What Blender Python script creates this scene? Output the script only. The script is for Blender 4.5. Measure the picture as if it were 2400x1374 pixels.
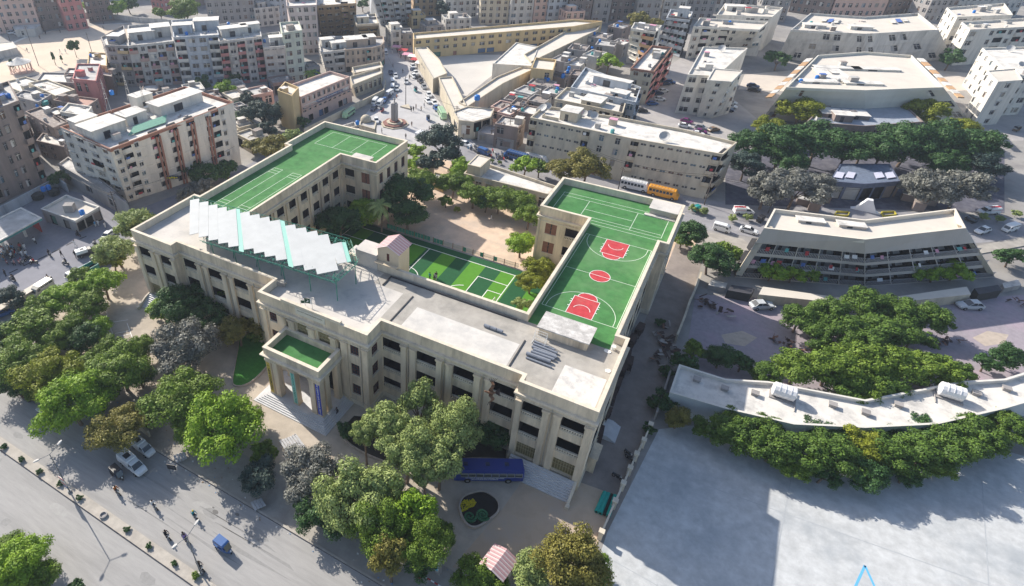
import bpy, bmesh, math, random
from mathutils import Vector, Matrix
for o in list(bpy.data.objects): bpy.data.objects.remove(o)
SC=bpy.context.scene; COL=SC.collection
R=math.radians; rnd=random.Random(7)
# ------------------------------------------------------------ camera
CX,CY,CZ=49.868,-60.117,77.417; YAW,PIT,ROL=-0.53728,-0.62859,-0.00708; FPX,PX,PY=1414.84,935.20,644.71
def _axes():
    cy,sy=math.cos(YAW),math.sin(YAW); cp,sp=math.cos(PIT),math.sin(PIT)
    f=Vector((sy*cp,cy*cp,sp)); r=Vector((cy,-sy,0)); u=r.cross(f)
    return (r*math.cos(ROL)+u*math.sin(ROL), -r*math.sin(ROL)+u*math.cos(ROL), f)
CR,CU,CF=_axes()
cam=bpy.data.objects.new('camera',bpy.data.cameras.new('camera')); COL.objects.link(cam)
cam.data.sensor_width=36; cam.data.lens=FPX/2400*36
cam.data.shift_x=(1200-PX)/2400; cam.data.shift_y=-(687-PY)/2400
cam.data.clip_start=0.5; cam.data.clip_end=4000
m=Matrix((CR,CU,-CF)).transposed().to_4x4(); m.translation=(CX,CY,CZ); cam.matrix_world=m
SC.camera=cam
# ------------------------------------------------------------ light
SHX,SHY=1.55,-0.44                      # ground shadow per metre of height
sd=Vector((SHX,SHY,-1))
sun=bpy.data.objects.new('sun',bpy.data.lights.new('sun','SUN')); COL.objects.link(sun)
sun.data.energy=5.0; sun.data.angle=R(0.5); sun.data.color=(1,.93,.82)
sun.rotation_euler=sd.to_track_quat('-Z','Y').to_euler(); sun.location=(0,0,120)
w=bpy.data.worlds.new('World'); SC.world=w; w.use_nodes=True; nt=w.node_tree
sky=nt.nodes.new('ShaderNodeTexSky'); sky.sky_type='NISHITA'; sky.sun_disc=False
sky.sun_elevation=math.atan(1/math.hypot(SHX,SHY)); sky.sun_rotation=math.atan2(-SHX,-SHY)
sky.altitude=50; sky.dust_density=1.5
nt.links.new(sky.outputs[0],nt.nodes['Background'].inputs[0]); nt.nodes['Background'].inputs[1].default_value=0.12
SC.view_settings.view_transform='Standard'; SC.view_settings.look='None'; SC.view_settings.exposure=0.62; SC.view_settings.gamma=1
SC.render.engine='CYCLES'
# ------------------------------------------------------------ mapping from photograph pixel to place
def G(x,y,z=0.0):
    d=CF+CR*((x-PX)/FPX)-CU*((y-PY)/FPX); t=(z-CZ)/d.z
    return Vector((CX,CY,CZ))+d*t
def depth_of(P): return (Vector(P)-Vector((CX,CY,CZ))).dot(CF)
CAM=Vector((CX,CY,CZ))
# ------------------------------------------------------------ tagging
def tag(o,label=None,cat=None,group=None,kind=None):
    if label: o['label']=label
    if cat: o['category']=cat
    if group: o['group']=group
    if kind: o['kind']=kind
    return o
def empty(name,loc=(0,0,0),rz=0,label=None,cat=None,group=None):
    o=bpy.data.objects.new(name,None); o.empty_display_size=.5; COL.objects.link(o)
    o.location=loc; o.rotation_euler=(0,0,rz); return tag(o,label,cat,group)
def copy_tree(o,parent=None):
    c=o.copy(); COL.objects.link(c)
    if parent: c.parent=parent
    for ch in KIDS.get(o.name,[]): 
        k=copy_tree(ch,c); KIDS.setdefault(c.name,[]).append(k)
    return c
KIDS={}
# ------------------------------------------------------------ materials
MATS={}
def M(name,col=(.5,.5,.5),rough=.85,var=.12,scale=.6,metal=0,streak=0,bump=0,dirt=None,dscale=.15,damt=.5,spec=.3,emit=0,sx=1):
    if name in MATS: return MATS[name]
    m=bpy.data.materials.new(name); m.use_nodes=True; t=m.node_tree; n=t.nodes; L=t.links
    b=n['Principled BSDF']; b.inputs['Roughness'].default_value=rough; b.inputs['Metallic'].default_value=metal
    b.inputs['Specular IOR Level'].default_value=spec
    col=tuple(col)+(1,)
    if var<=0: b.inputs['Base Color'].default_value=col
    else:
        g=n.new('ShaderNodeNewGeometry'); mp=n.new('ShaderNodeMapping'); L.new(g.outputs['Position'],mp.inputs[0])
        mp.inputs['Scale'].default_value=(sx,1,.18 if streak else 1)
        nz=n.new('ShaderNodeTexNoise'); nz.inputs['Scale'].default_value=scale; nz.inputs['Detail'].default_value=6; nz.inputs['Roughness'].default_value=.65
        L.new(mp.outputs[0],nz.inputs['Vector'])
        mr=n.new('ShaderNodeMapRange'); mr.inputs[1].default_value=.3; mr.inputs[2].default_value=.7; mr.inputs[3].default_value=1-var; mr.inputs[4].default_value=1+var
        L.new(nz.outputs[0],mr.inputs[0])
        mx=n.new('ShaderNodeVectorMath'); mx.operation='SCALE'; mx.inputs[0].default_value=col[:3]; L.new(mr.outputs[0],mx.inputs['Scale'])
        out=mx.outputs[0]
        if dirt:
            n2=n.new('ShaderNodeTexNoise'); n2.inputs['Scale'].default_value=dscale; n2.inputs['Detail'].default_value=8; n2.inputs['Roughness'].default_value=.7
            L.new(mp.outputs[0],n2.inputs['Vector'])
            r2=n.new('ShaderNodeMapRange'); r2.inputs[1].default_value=.48; r2.inputs[2].default_value=.68; r2.inputs[3].default_value=0; r2.inputs[4].default_value=damt
            L.new(n2.outputs[0],r2.inputs[0]); mm=n.new('ShaderNodeMix'); mm.data_type='RGBA'
            L.new(r2.outputs[0],mm.inputs[0]); L.new(out,mm.inputs[6]); mm.inputs[7].default_value=tuple(dirt)+(1,); out=mm.outputs[2]
        L.new(out,b.inputs['Base Color'])
        if bump:
            bp=n.new('ShaderNodeBump'); bp.inputs['Strength'].default_value=bump; bp.inputs['Distance'].default_value=.1
            L.new(nz.outputs[0],bp.inputs['Height']); L.new(bp.outputs[0],b.inputs['Normal'])
    if emit: b.inputs['Emission Color'].default_value=col; b.inputs['Emission Strength'].default_value=emit
    MATS[name]=m; return m
def leafmat(name,a,b_,sub=.2):
    if name in MATS: return MATS[name]
    m=bpy.data.materials.new(name); m.use_nodes=True; t=m.node_tree; n=t.nodes; L=t.links
    b=n['Principled BSDF']; b.inputs['Roughness'].default_value=.6; b.inputs['Specular IOR Level'].default_value=.25
    g=n.new('ShaderNodeNewGeometry'); nz=n.new('ShaderNodeTexNoise'); nz.inputs['Scale'].default_value=.9; nz.inputs['Detail'].default_value=3
    L.new(g.outputs['Position'],nz.inputs['Vector'])
    mr=n.new('ShaderNodeMapRange'); mr.inputs[1].default_value=.35; mr.inputs[2].default_value=.65; L.new(nz.outputs[0],mr.inputs[0])
    ad=n.new('ShaderNodeMath'); ad.operation='MULTIPLY_ADD'; L.new(g.outputs['Random Per Island'],ad.inputs[0]); ad.inputs[1].default_value=.5
    hf=n.new('ShaderNodeMath'); hf.operation='MULTIPLY'; hf.inputs[1].default_value=.55; L.new(mr.outputs[0],hf.inputs[0]); L.new(hf.outputs[0],ad.inputs[2])
    mm=n.new('ShaderNodeMix'); mm.data_type='RGBA'; L.new(ad.outputs[0],mm.inputs[0]); mm.inputs[6].default_value=tuple(a)+(1,); mm.inputs[7].default_value=tuple(b_)+(1,)
    L.new(mm.outputs[2],b.inputs['Base Color'])
    tr=n.new('ShaderNodeBsdfTranslucent'); L.new(mm.outputs[2],tr.inputs[0]); ms=n.new('ShaderNodeMixShader'); ms.inputs[0].default_value=sub
    L.new(b.outputs[0],ms.inputs[1]); L.new(tr.outputs[0],ms.inputs[2]); L.new(ms.outputs[0],n['Material Output'].inputs[0])
    MATS[name]=m; return m
# ------------------------------------------------------------ mesh builder
class MB:
    def __init__(s): s.v=[]; s.f=[]; s.m=[]
    def quad(s,a,b,c,d,mi=0):
        i=len(s.v); s.v+= [tuple(a),tuple(b),tuple(c),tuple(d)]; s.f.append((i,i+1,i+2,i+3)); s.m.append(mi)
    def poly(s,pts,mi=0):
        i=len(s.v); s.v+=[tuple(p) for p in pts]; s.f.append(tuple(range(i,i+len(pts)))); s.m.append(mi)
    def box(s,x0,x1,y0,y1,z0,z1,mi=0):
        s.obox((x0,y0,z0),(x1-x0,0,0),(0,y1-y0,0),(0,0,z1-z0),mi)
    def obox(s,o,a,b,c,mi=0):
        o,a,b,c=map(Vector,(o,a,b,c)); i=len(s.v)
        s.v+=[tuple(o),tuple(o+a),tuple(o+a+b),tuple(o+b),tuple(o+c),tuple(o+a+c),tuple(o+a+b+c),tuple(o+b+c)]
        for f in ((0,3,2,1),(4,5,6,7),(0,1,5,4),(1,2,6,5),(2,3,7,6),(3,0,4,7)): s.f.append(tuple(i+k for k in f)); s.m.append(mi)
    def prism(s,poly,z0,z1,mi=0,mt=None):
        n=len(poly); i=len(s.v); s.v+=[(p[0],p[1],z0) for p in poly]+[(p[0],p[1],z1) for p in poly]
        for k in range(n): s.f.append((i+k,i+(k+1)%n,i+n+(k+1)%n,i+n+k)); s.m.append(mi)
        s.f.append(tuple(i+n+k for k in range(n))); s.m.append(mi if mt is None else mt)
        s.f.append(tuple(i+n-1-k for k in range(n))); s.m.append(mi)
    def tube(s,p,q,r0,r1=None,n=6,mi=0,caps=True):
        p,q=Vector(p),Vector(q); r1=r0 if r1 is None else r1; d=(q-p).normalized()
        a=d.orthogonal().normalized(); b=d.cross(a); i=len(s.v)
        for c,r in ((p,r0),(q,r1)):
            for k in range(n):
                t=2*math.pi*k/n; s.v.append(tuple(c+a*(r*math.cos(t))+b*(r*math.sin(t))))
        for k in range(n): s.f.append((i+k,i+(k+1)%n,i+n+(k+1)%n,i+n+k)); s.m.append(mi)
        if caps: s.f.append(tuple(i+n-1-k for k in range(n))); s.m.append(mi); s.f.append(tuple(i+n+k for k in range(n))); s.m.append(mi)
    def lathe(s,c,prof,n=12,mi=0):
        i=len(s.v); c=Vector(c)
        for r,z in prof:
            for k in range(n): t=2*math.pi*k/n; s.v.append((c.x+r*math.cos(t),c.y+r*math.sin(t),c.z+z))
        for j in range(len(prof)-1):
            for k in range(n): s.f.append((i+j*n+k,i+j*n+(k+1)%n,i+(j+1)*n+(k+1)%n,i+(j+1)*n+k)); s.m.append(mi)
        s.f.append(tuple(i+n-1-k for k in range(n))); s.m.append(mi)
        l=i+(len(prof)-1)*n; s.f.append(tuple(l+k for k in range(n))); s.m.append(mi)
    def loft(s,rings,mi=0,caps=True):
        n=len(rings[0]); i=len(s.v)
        for r in rings: s.v+=[tuple(p) for p in r]
        for j in range(len(rings)-1):
            for k in range(n): s.f.append((i+j*n+k,i+j*n+(k+1)%n,i+(j+1)*n+(k+1)%n,i+(j+1)*n+k)); s.m.append(mi if isinstance(mi,int) else mi(j,k))
        if caps:
            m0=mi if isinstance(mi,int) else mi(0,0); s.f.append(tuple(i+n-1-k for k in range(n))); s.m.append(m0); l=i+(len(rings)-1)*n; s.f.append(tuple(l+k for k in range(n))); s.m.append(m0 if isinstance(mi,int) else mi(len(rings)-2,0))
    def ring(s,poly,d0,d1,z0,z1,mi=0,top=None):
        a=off(poly,d0); b=off(poly,d1); n=len(poly); top=mi if top is None else top
        for k in range(n):
            k2=(k+1)%n; A,B,C,D=a[k],a[k2],b[k2],b[k]
            s.quad((*D,z0),(*C,z0),(*C,z1),(*D,z1),mi); s.quad((*B,z0),(*A,z0),(*A,z1),(*B,z1),mi)
            s.quad((*D,z1),(*C,z1),(*B,z1),(*A,z1),top); s.quad((*A,z0),(*B,z0),(*C,z0),(*D,z0),mi)
    def build(s,name,mats,parent=None,smooth=False):
        me=bpy.data.meshes.new(name); me.from_pydata(s.v,[],s.f)
        if not isinstance(mats,(list,tuple)): mats=[mats]
        for q in mats: me.materials.append(q)
        me.polygons.foreach_set('material_index',s.m)
        if smooth: me.polygons.foreach_set('use_smooth',[True]*len(s.f))
        me.update(); o=bpy.data.objects.new(name,me); COL.objects.link(o)
        if parent is not None: o.parent=parent; KIDS.setdefault(parent.name,[]).append(o)
        return o
def off(poly,d):
    n=len(poly); out=[]
    for k in range(n):
        p0=Vector(poly[k-1][:2]); p1=Vector(poly[k][:2]); p2=Vector(poly[(k+1)%n][:2])
        a=(p1-p0).normalized(); b=(p2-p1).normalized(); na=Vector((a.y,-a.x)); nb=Vector((b.y,-b.x))
        c=na+nb; den=c.dot(na)
        c=c/den if abs(den)>.2 else na
        out.append((p1.x+c.x*d,p1.y+c.y*d))
    return out
def text_obj(name,body,size,mat,parent,origin,ux,uz,extr=.01):
    cu=bpy.data.curves.new(name,'FONT'); cu.body=body; cu.size=size; cu.align_x='CENTER'; cu.align_y='CENTER'; cu.extrude=extr
    t=bpy.data.objects.new(name,cu); me=bpy.data.meshes.new_from_object(t); bpy.data.objects.remove(t)
    ux=Vector(ux).normalized(); uz=Vector(uz).normalized(); n=ux.cross(uz); mt=Matrix((ux,uz,n)).transposed().to_4x4(); mt.translation=Vector(origin)
    me.transform(mt); me.materials.clear(); me.materials.append(mat)
    o=bpy.data.objects.new(name,me); COL.objects.link(o); o.parent=parent; KIDS.setdefault(parent.name,[]).append(o); return o
# facade: bilinear patch with real recessed openings
def facade(mb,bl,br,tr,tl,ops,depth=.25,mi=0,mr=None,mback=None):
    bl,br,tr,tl=map(Vector,(bl,br,tr,tl)); nrm=(br-bl).cross(tl-bl).normalized(); mr=mi if mr is None else mr
    def P(u,v,d=0): return (bl*(1-u)+br*u)*(1-v)+(tl*(1-u)+tr*u)*v-nrm*d
    us=sorted({0,1}|{round(o[0],5) for o in ops}|{round(o[1],5) for o in ops}); vs=sorted({0,1}|{round(o[2],5) for o in ops}|{round(o[3],5) for o in ops})
    for j in range(len(vs)-1):
        vm=(vs[j]+vs[j+1])/2; run=None
        row=[any(o[0]<(us[i]+us[i+1])/2<o[1] and o[2]<vm<o[3] for o in ops) for i in range(len(us)-1)]
        i=0
        while i<len(row):
            if row[i]: i+=1; continue
            k=i
            while k+1<len(row) and not row[k+1]: k+=1
            mb.quad(P(us[i],vs[j]),P(us[k+1],vs[j]),P(us[k+1],vs[j+1]),P(us[i],vs[j+1]),mi); i=k+1
    for o in ops:
        u0,u1,v0,v1=o[:4]; d=o[4] if len(o)>4 else depth
        mr_=(1 if (d>=.9 and mback is not None) else mr) if mback!=2 else (2 if d>=1 else mr)  # deep openings get dark reveals, shade put into their colour
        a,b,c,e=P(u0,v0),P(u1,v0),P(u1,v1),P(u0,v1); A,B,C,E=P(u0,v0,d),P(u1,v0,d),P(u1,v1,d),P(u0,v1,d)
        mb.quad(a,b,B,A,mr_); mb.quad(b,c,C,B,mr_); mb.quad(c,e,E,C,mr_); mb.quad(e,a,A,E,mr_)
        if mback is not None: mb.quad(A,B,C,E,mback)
    return P,nrm
# ------------------------------------------------------------ the school
stone=M('cream sandstone',(.68,.57,.43),.9,.18,.8,streak=1,dirt=(.28,.235,.185),dscale=.35,damt=.7,bump=.1)
stone2=M('cream sandstone trim',(.66,.585,.475),.9,.1,.8,streak=1,dirt=(.40,.35,.28),dscale=.5,damt=.5)
in_shade=M('painted interior shade',(.022,.018,.022),.9,.3,1)  # stone interiors coloured near black, the shade is painted in
conc=M('roof concrete',(.385,.36,.325),.9,.15,.5,dirt=(.25,.24,.22),dscale=.2,damt=.8)
plaster=M('white roof plaster',(.58,.545,.505),.9,.12,.6,dirt=(.36,.35,.34),dscale=.3,damt=.85)
turf=M('artificial turf',(.055,.185,.055),.95,.24,.6,dirt=(.12,.245,.10),dscale=.1,damt=.75)
white=M('white paint',(.8,.8,.78),.7,.05,2); redp=M('red court paint',(.46,.04,.05),.8,.2,1.2,dirt=(.5,.14,.12),dscale=.5,damt=.5)
line=M('court line white',(.62,.72,.6),.8,.05,2)
shut=M('dark red shutter',(.10,.03,.028),.6,.3,2); gold=M('brass grille',(.20,.16,.075),.5,.25,2); glass=M('dark window glass',(.035,.045,.06),.15,.25,1,spec=.6)
marble=M('grey marble steps',(.56,.56,.57),.5,.12,.9); brownsh=M('brown wooden shutter',(.22,.10,.07),.7,.25,3)
SCH=empty('school_building',(0,0,0),0,'large cream three storey school with colonnades, U shaped plan and green turf roofs','school')
H=16.6; ZR=15.2; CT=14.65
OUT=[(-45,-1.41),(-34.05,-1.41),(-34.05,0),(-10.75,0),(-10.75,-4.03),(10.75,-4.03),(10.75,0),(34.05,0),(34.05,-1.41),(45,-1.41),(45,15.07),(43.4,15.07),(43.4,44.76),(45,44.76),(45,61.3),(19.7,61.3),(19.7,46.7),(29.6,46.7),(29.6,13.2),(-29.6,13.2),(-29.6,46.7),(-19.7,46.7),(-19.7,61.3),(-45,61.3),(-45,44.76),(-43.4,44.76),(-43.4,15.07),(-45,15.07)]
FL3=[(10.55,13.35),(6.1,9.05),(1.8,4.6)]
opens={}  # edge index -> list (s0,s1,z0,z1,depth,type)
def xo(e,a,b,z0,z1,dep,typ): opens.setdefault(e,[]).append((a,b,z0,z1,dep,typ))
for e,x0,xs in ((8,34.05,[(35.0,38.0),(40.65,43.9)]),(0,-45,[(-43.9,-40.65),(-38.0,-35.0)])):
    for a,b in xs:
        for k,(z0,z1) in enumerate(FL3): xo(e,a-x0,b-x0,z0,z1,2.4 if k<2 else .5,'bal' if k<2 else 'gate')
for e,x0,sg in ((6,10.75,1),(2,-34.05,-1)):
    for a,b in [(11.0,14.4),(17.15,20.65),(23.45,26.95),(29.85,33.3)]:
        if sg<0: a,b=-b,-a
        for k,(z0,z1) in enumerate(FL3): xo(e,a-x0,b-x0,z0 if k<2 else 2.3,z1,2.6,'bal')
for a,b in [(7.4,9.0),(-9.0,-7.4)]:
    for z0,z1 in [(11.3,13.25),(6.9,9.3),(2.4,4.7)]: xo(4,a+10.75,b+10.75,z0,z1,.35,'win')
for a,b in [(-3.2,-.85),(1.2,3.55)]: xo(4,a+10.75,b+10.75,10.4,13.3,.45,'gate')
for a,b in [(-5.6,-4.9),(4.95,5.5)]: xo(4,a+10.75,b+10.75,10.4,13.2,.6,'niche')
for a,b in [(-4.2,-2.2),(-1,1.2),(2.4,4.4)]: xo(4,a+10.75,b+10.75,.9,6.0,1.2,'dark')
for z0,z1 in [(11.3,13.25),(6.9,9.3),(2.4,4.7)]: xo(5,1.1,2.9,z0,z1,.35,'win'); xo(3,1.1,2.9,z0,z1,.35,'win')
for k in range(2):
    for z0,z1 in FL3: xo(27,3+k*6.3,6.4+k*6.3,z0,z1,1.2,'bal'); xo(9,3+k*6.3,6.4+k*6.3,z0,z1,1.2,'win')
for k in range(5):
    for z0,z1 in FL3: xo(11,1.6+k*5.8,4.9+k*5.8,z0,z1,1.2,'win')
for k in range(2):
    for z0,z1 in FL3: xo(13,3+k*6.6,6+k*6.6,z0,z1,.5,'win')
for k in range(8):
    for i,(z0,z1) in enumerate([(10.6,13.3),(6.0,8.9),(1.4,4.5)]): xo(19,1.3+k*4.05,3.6+k*4.05,z0,z1,.9,'bal' if i<2 else 'dark'); xo(17,1.3+k*4.05,3.6+k*4.05,z0,z1,.9,'dark')
for i,(z0,z1) in enumerate([(10.6,13.3),(6.0,8.9),(1.4,4.5)]):
    xo(20,1.0,3.6,z0,z1,.9,'bal'); xo(20,5.6,8.1,z0,z1,.3,'shut')
    xo(16,1.7,4.1,z0,z1-.2,.3,'shut'); xo(16,5.9,8.6,z0-.2,z1-.2,1.1,'bal')
    for k in range(4): xo(21,1.3+k*3.4,2.9+k*3.4,z0,z1,.35,'win')
wall=MB(); jobs=[]
for e in range(len(OUT)):
    p,q=OUT[e],OUT[(e+1)%len(OUT)]; Lw=math.hypot(q[0]-p[0],q[1]-p[1]); zt=H-.04
    ops=[(o[0]/Lw,o[1]/Lw,o[2]/zt,o[3]/zt,o[4]) for o in opens.get(e,[])]
    P,n=facade(wall,(*p,0),(*q,0),(*q,zt),(*p,zt),ops,mi=0,mr=0,mback=1)
    u=Vector((q[0]-p[0],q[1]-p[1],0)).normalized()
    for o in opens.get(e,[]): jobs.append((Vector((*p,0)),u,n,o))
wall.build('wall',[stone,in_shade],SCH)
t=MB()
t.ring(OUT,-.03,.42,14.4,CT,0); t.ring(OUT,-.03,.22,14.12,14.4,0); t.ring(OUT,-.03,.1,13.42,13.56,0)
t.build('cornice',stone2,SCH)
for x,y in ((10.62,.0),(34.0,-.02),(15.68,0),(22.0,0),(28.4,0),(-15.68,0),(-22.0,0),(-28.4,0),(39.25,-1.41),(9.4,-4.03),(-9.4,-4.03)): t=MB(); t.tube((x,y-.1,.5),(x,y-.1,14.2),.07,n=6); t.build('drain_pipe',M('old drain pipe',(.42,.38,.33),.8,.15,2),SCH)
for x,y in ((-29.5,46.4),(-21.5,46.6),(20.2,46.6)): t=MB(); t.tube((x,y,.5),(x,y,15.3),.09,n=6); t.build('drain_pipe',MATS['old drain pipe'],SCH)
t=MB(); t.ring(OUT,-.42,-.02,ZR-.3,H-.041,0); t.ring(OUT,-.48,.06,H-.04,H+.08,0)
t.build('parapet',[stone2],SCH)
t=MB(); t.poly([(*p,ZR) for p in off(OUT,-.3)]); t.build('roof',conc,SCH)
t=MB(); t.ring(OUT,-.03,.12,0,1.0,0); t.build('plinth',stone2,SCH)
for o0,u,n,(a,b,z0,z1,dep,typ) in jobs:
    A=o0+u*a; W=b-a; t=MB()
    if typ=='bal':
        hb=.75; t.obox(A+Vector((0,0,z0+hb-.14))-n*.28,u*W,n*.3,(0,0,.14)); t.obox(A+Vector((0,0,z0))-n*.26,u*W,n*.24,(0,0,.14))
        t.obox(A+Vector((0,0,z0+.12))-n*.3,u*W,n*.03,(0,0,hb-.24),1); k=max(4,int(W/.33))  # dark plate behind the balusters paints the shade between them
        for i in range(k): t.obox(A+u*(W*(i+.22)/k)+Vector((0,0,z0+.14))-n*.24,u*(W/k*.5),n*.17,(0,0,hb-.28))
        t.build('balustrade',[stone2,in_shade],SCH)
        if b-a>2 and dep>2:
            t=MB(); 
            for i in (.15,.6): t.obox(A+u*(W*i)+Vector((0,0,z0+.05))-n*(dep-.02),u*(W*.25),n*.06,(0,0,2.0))
            t.build('door',shut,SCH)
    elif typ in('win','shut'):
        mm=shut if typ=='win' else brownsh
        t.obox(A+Vector((0,0,z0))-n*(dep-.04),u*W,n*.05,(0,0,z1-z0),1)
        for i in range(4): t.obox(A+u*(W*i/3-.04*(i>0)*(1 if i<3 else 2))+Vector((0,0,z0))-n*(dep-.1),u*.08,n*.09,(0,0,z1-z0),0)
        for i in range(4): t.obox(A+Vector((0,0,z0+(z1-z0-.08)*i/3))-n*(dep-.09),u*W,n*.06,(0,0,.08),0)
        if typ=='shut':
            for i in (0,.55): t.obox(A+u*(W*i)+Vector((0,0,z0+.05))-n*(dep-.12),u*(W*.45),n*.08,(0,0,z1-z0-.1),0)
        t.obox(A-u*.1+Vector((0,0,z0-.1)),u*(W+.2),n*.12,(0,0,.1),2)
        t.build('window',[mm,glass,stone2],SCH)
    elif typ=='gate':
        t.obox(A+Vector((0,0,z0))-n*(dep-.03),u*W,n*.04,(0,0,z1-z0),0)
        for i in range(9): t.obox(A+u*((W-.07)*i/8)+Vector((0,0,z0))-n*(dep-.09),u*.07,n*.06,(0,0,z1-z0),1)
        for i in (0,.45,.7,.97): t.obox(A+Vector((0,0,z0+(z1-z0)*i))-n*(dep-.11),u*W,n*.05,(0,0,.07),1)
        t.build('door_grille',[gold,M('pale brass',(.42,.36,.22),.5,.1,2)],SCH)
# pilasters
def pil(x0,x1,y,pr=.32,z1=13.4,base=0):
    t=MB(); t.box(x0,x1,y-pr,y-.003,base,z1-.42); t.box(x0-.08,x1+.08,y-pr-.1,y-.002,z1-.42,z1-.2); t.box(x0-.14,x1+.14,y-pr-.17,y-.001,z1-.2,z1+.02); t.box(x0-.1,x1+.1,y-pr-.1,y-.002,base,1.1)
    t.build('pilaster',stone,SCH)
for s in (1,-1):
    for a,b,y in [(34.12,34.95,-1.41),(38.02,38.9,-1.41),(39.65,40.6,-1.41),(43.95,44.95,-1.41),(14.42,15.35,0),(16.1,17.1,0),(20.67,21.6,0),(22.35,23.4,0),(26.98,27.95,0),(28.75,29.8,0)]:
        pil(min(a*s,b*s),max(a*s,b*s),y)
for a,b in [(-4.75,-3.5),(-.7,.6),(3.75,4.8)]: pil(a,b,-4.03,.3,13.4,10.25)
for a,b in [(-10.7,-9.7),(-6.9,-5.75),(5.75,6.9),(9.75,10.7)]: pil(a,b,-4.03,.14)
t=MB()
for k in range(9):
    y=13.35+.0+k*4.05; t.box(-29.6+.003,-29.3,y+.02,y+.95,0,13.4)
t.build('pilaster',stone,SCH)
# raised name parapet with inscription
t=MB(); t.box(-5.85,5.85,-4.11,-3.55,16.69,17.1); t.box(-2.9,2.9,-4.14,-4.035,15.35,16.5,1); t.build('name_parapet',[stone2,M('pale name panel',(.66,.61,.53),.9,.05,1)],SCH)
insc=M('grey carved lettering',(.22,.19,.15),.9,0)
text_obj('lettering','N.J.V. GOVT. HIGHER SECONDARY SCHOOL',.25,insc,SCH,(0,-4.16,16.1),(1,0,0),(0,0,1))
# portico
PT=empty; t=MB()
PX0,PX1,PY0,PY1=-5.65,5.45,-9.9,-4.05
POL=[(PX0,PY0),(PX1,PY0),(PX1,PY1),(PX0,PY1)]
t.box(PX0,PX1,PY0,PY1,8.75,10.05,0); t.ring(POL,-.5,-.01,10.05,11.25,0); t.ring(POL,0,.5,9.75,9.95,1); t.ring(POL,0,.28,9.55,9.75,1); t.ring(POL,-.55,.05,11.25,11.36,1)
t.build('portico_roof',[stone,stone2],SCH)
t=MB(); t.poly([(PX0+.5,PY0+.5,10.07),(PX1-.5,PY0+.5,10.07),(PX1-.5,PY1-.02,10.07),(PX0+.5,PY1-.02,10.07)]); t.build('portico_turf',turf,SCH)
def column(x0,x1,y0,y1):
    t=MB(); t.box(x0,x1,y0,y1,.85,8.35); t.box(x0-.07,x1+.07,y0-.07,y1+.07,8.35,8.55); t.box(x0-.12,x1+.12,y0-.12,y1+.12,8.55,8.748); t.box(x0-.06,x1+.06,y0-.06,y1+.06,.86,1.25); return t.build('column',stone,SCH)
for a in (-5.6,-4.3,-.6,3.15,4.4): column(a,a+1.0,-9.85,-8.85)
for a in (-5.6,4.4): column(a,a+1.0,-8.4,-7.4); column(a,a+1,-5.3,-4.4)
t=MB(); t.box(-6.0,5.9,-10.6,-4.04,0,.85,0)
for i in range(1,6): t.box(-6-.32*i,5.9+.32*i,-10.6-.32*i,-4.045-.001*i,0,.85-.145*i,0)
t.build('entrance_steps',marble,SCH)
# side pavilion steps
for s in (1,-1):
    t=MB(); a,b=(34.6,44.4) if s>0 else (-44.4,-34.6)
    for i in range(8): t.box(a+.001*i,b-.001*i,-1.9-.32*i-.32,-1.75,0,1.75-.22*i-.001)
    t.build('pavilion_steps',marble,SCH)
    t=MB(); xx=b+.02 if s>0 else a-.37
    pts=[(xx,y,z) for y,z in ((-1.75,1.95),(-3.0,1.6),(-3.9,1.1),(-4.6,.75),(-4.95,.4))]
    for i in range(4):
        (x,y0,z0),(_,y1,z1)=pts[i],pts[i+1]; t.poly([(x,y0,0),(x,y1,0),(x,y1,z1),(x,y0,z0)]); t.poly([(x+.35,y1,0),(x+.35,y0,0),(x+.35,y0,z0),(x+.35,y1,z1)]); t.quad((x,y0,z0),(x,y1,z1),(x+.35,y1,z1),(x+.35,y0,z0))
    t.box(xx-.05,xx+.5,-5.5,-4.9,0,.55); t.build('step_side_wall',stone2,SCH)
t=MB(); t.box(45.0,46.4,9.5,13.2,0,.9)
for i in range(4): t.box(46.4+.3*i,46.7+.3*i,9.5,13.2,0,.75-.16*i)
t.build('side_steps',marble,SCH)
t=MB(); t.box(45.01,46.3,2.2,5.4,3.1,3.3); t.box(45.01,46.2,2.3,2.6,0,3.1); t.box(45.01,46.2,5.0,5.3,0,3.1); t.box(45.01,45.1,2.6,5.0,0,3.1,1); t.build('side_porch',[stone,in_shade],SCH)
# roof finishes
def sheet(name,polys,z,mat,parent,th=None):
    t=MB()
    for p in polys: t.poly([(a[0],a[1],z) for a in p])
    return t.build(name,mat,parent)
def rect(x0,x1,y0,y1): return [(x0,y0),(x1,y0),(x1,y1),(x0,y1)]
sheet('roof_plaster',[rect(-44.5,-34.5,-.9,12.6),rect(-34.5,3.5,.5,12.6),rect(3.5,9.4,.5,9.2)],ZR+.006,plaster,SCH)
sheet('roof_plaster',[rect(-10.2,10.2,-3.5,.5)],ZR+.010,plaster,SCH)
sheet('roof_plaster',[rect(13.2,30.9,.6,7.2)],ZR+.012,M('pale roof plaster',(.58,.555,.52),.9,.1,.5,dirt=(.42,.41,.40),dscale=.3,damt=.7),SCH)
sheet('roof_plaster',[rect(38.2,44.2,-.7,6.4)],ZR+.014,M('scraped white plaster',(.62,.59,.55),.9,.12,.8,dirt=(.34,.34,.35),dscale=.7,damt=.8),SCH)
t=MB(); t.box(11.1,11.3,.5,9.3,ZR,ZR+.12); t.box(31.2,31.4,.5,8.4,ZR,ZR+.12); t.box(5.2,28.5,12.1,12.25,ZR,ZR+.25); t.box(5.1,5.3,9.4,12.2,ZR,ZR+.2); t.build('roof_joint',M('dark pipe',(.05,.05,.055),.6,.2,2),SCH)
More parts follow.
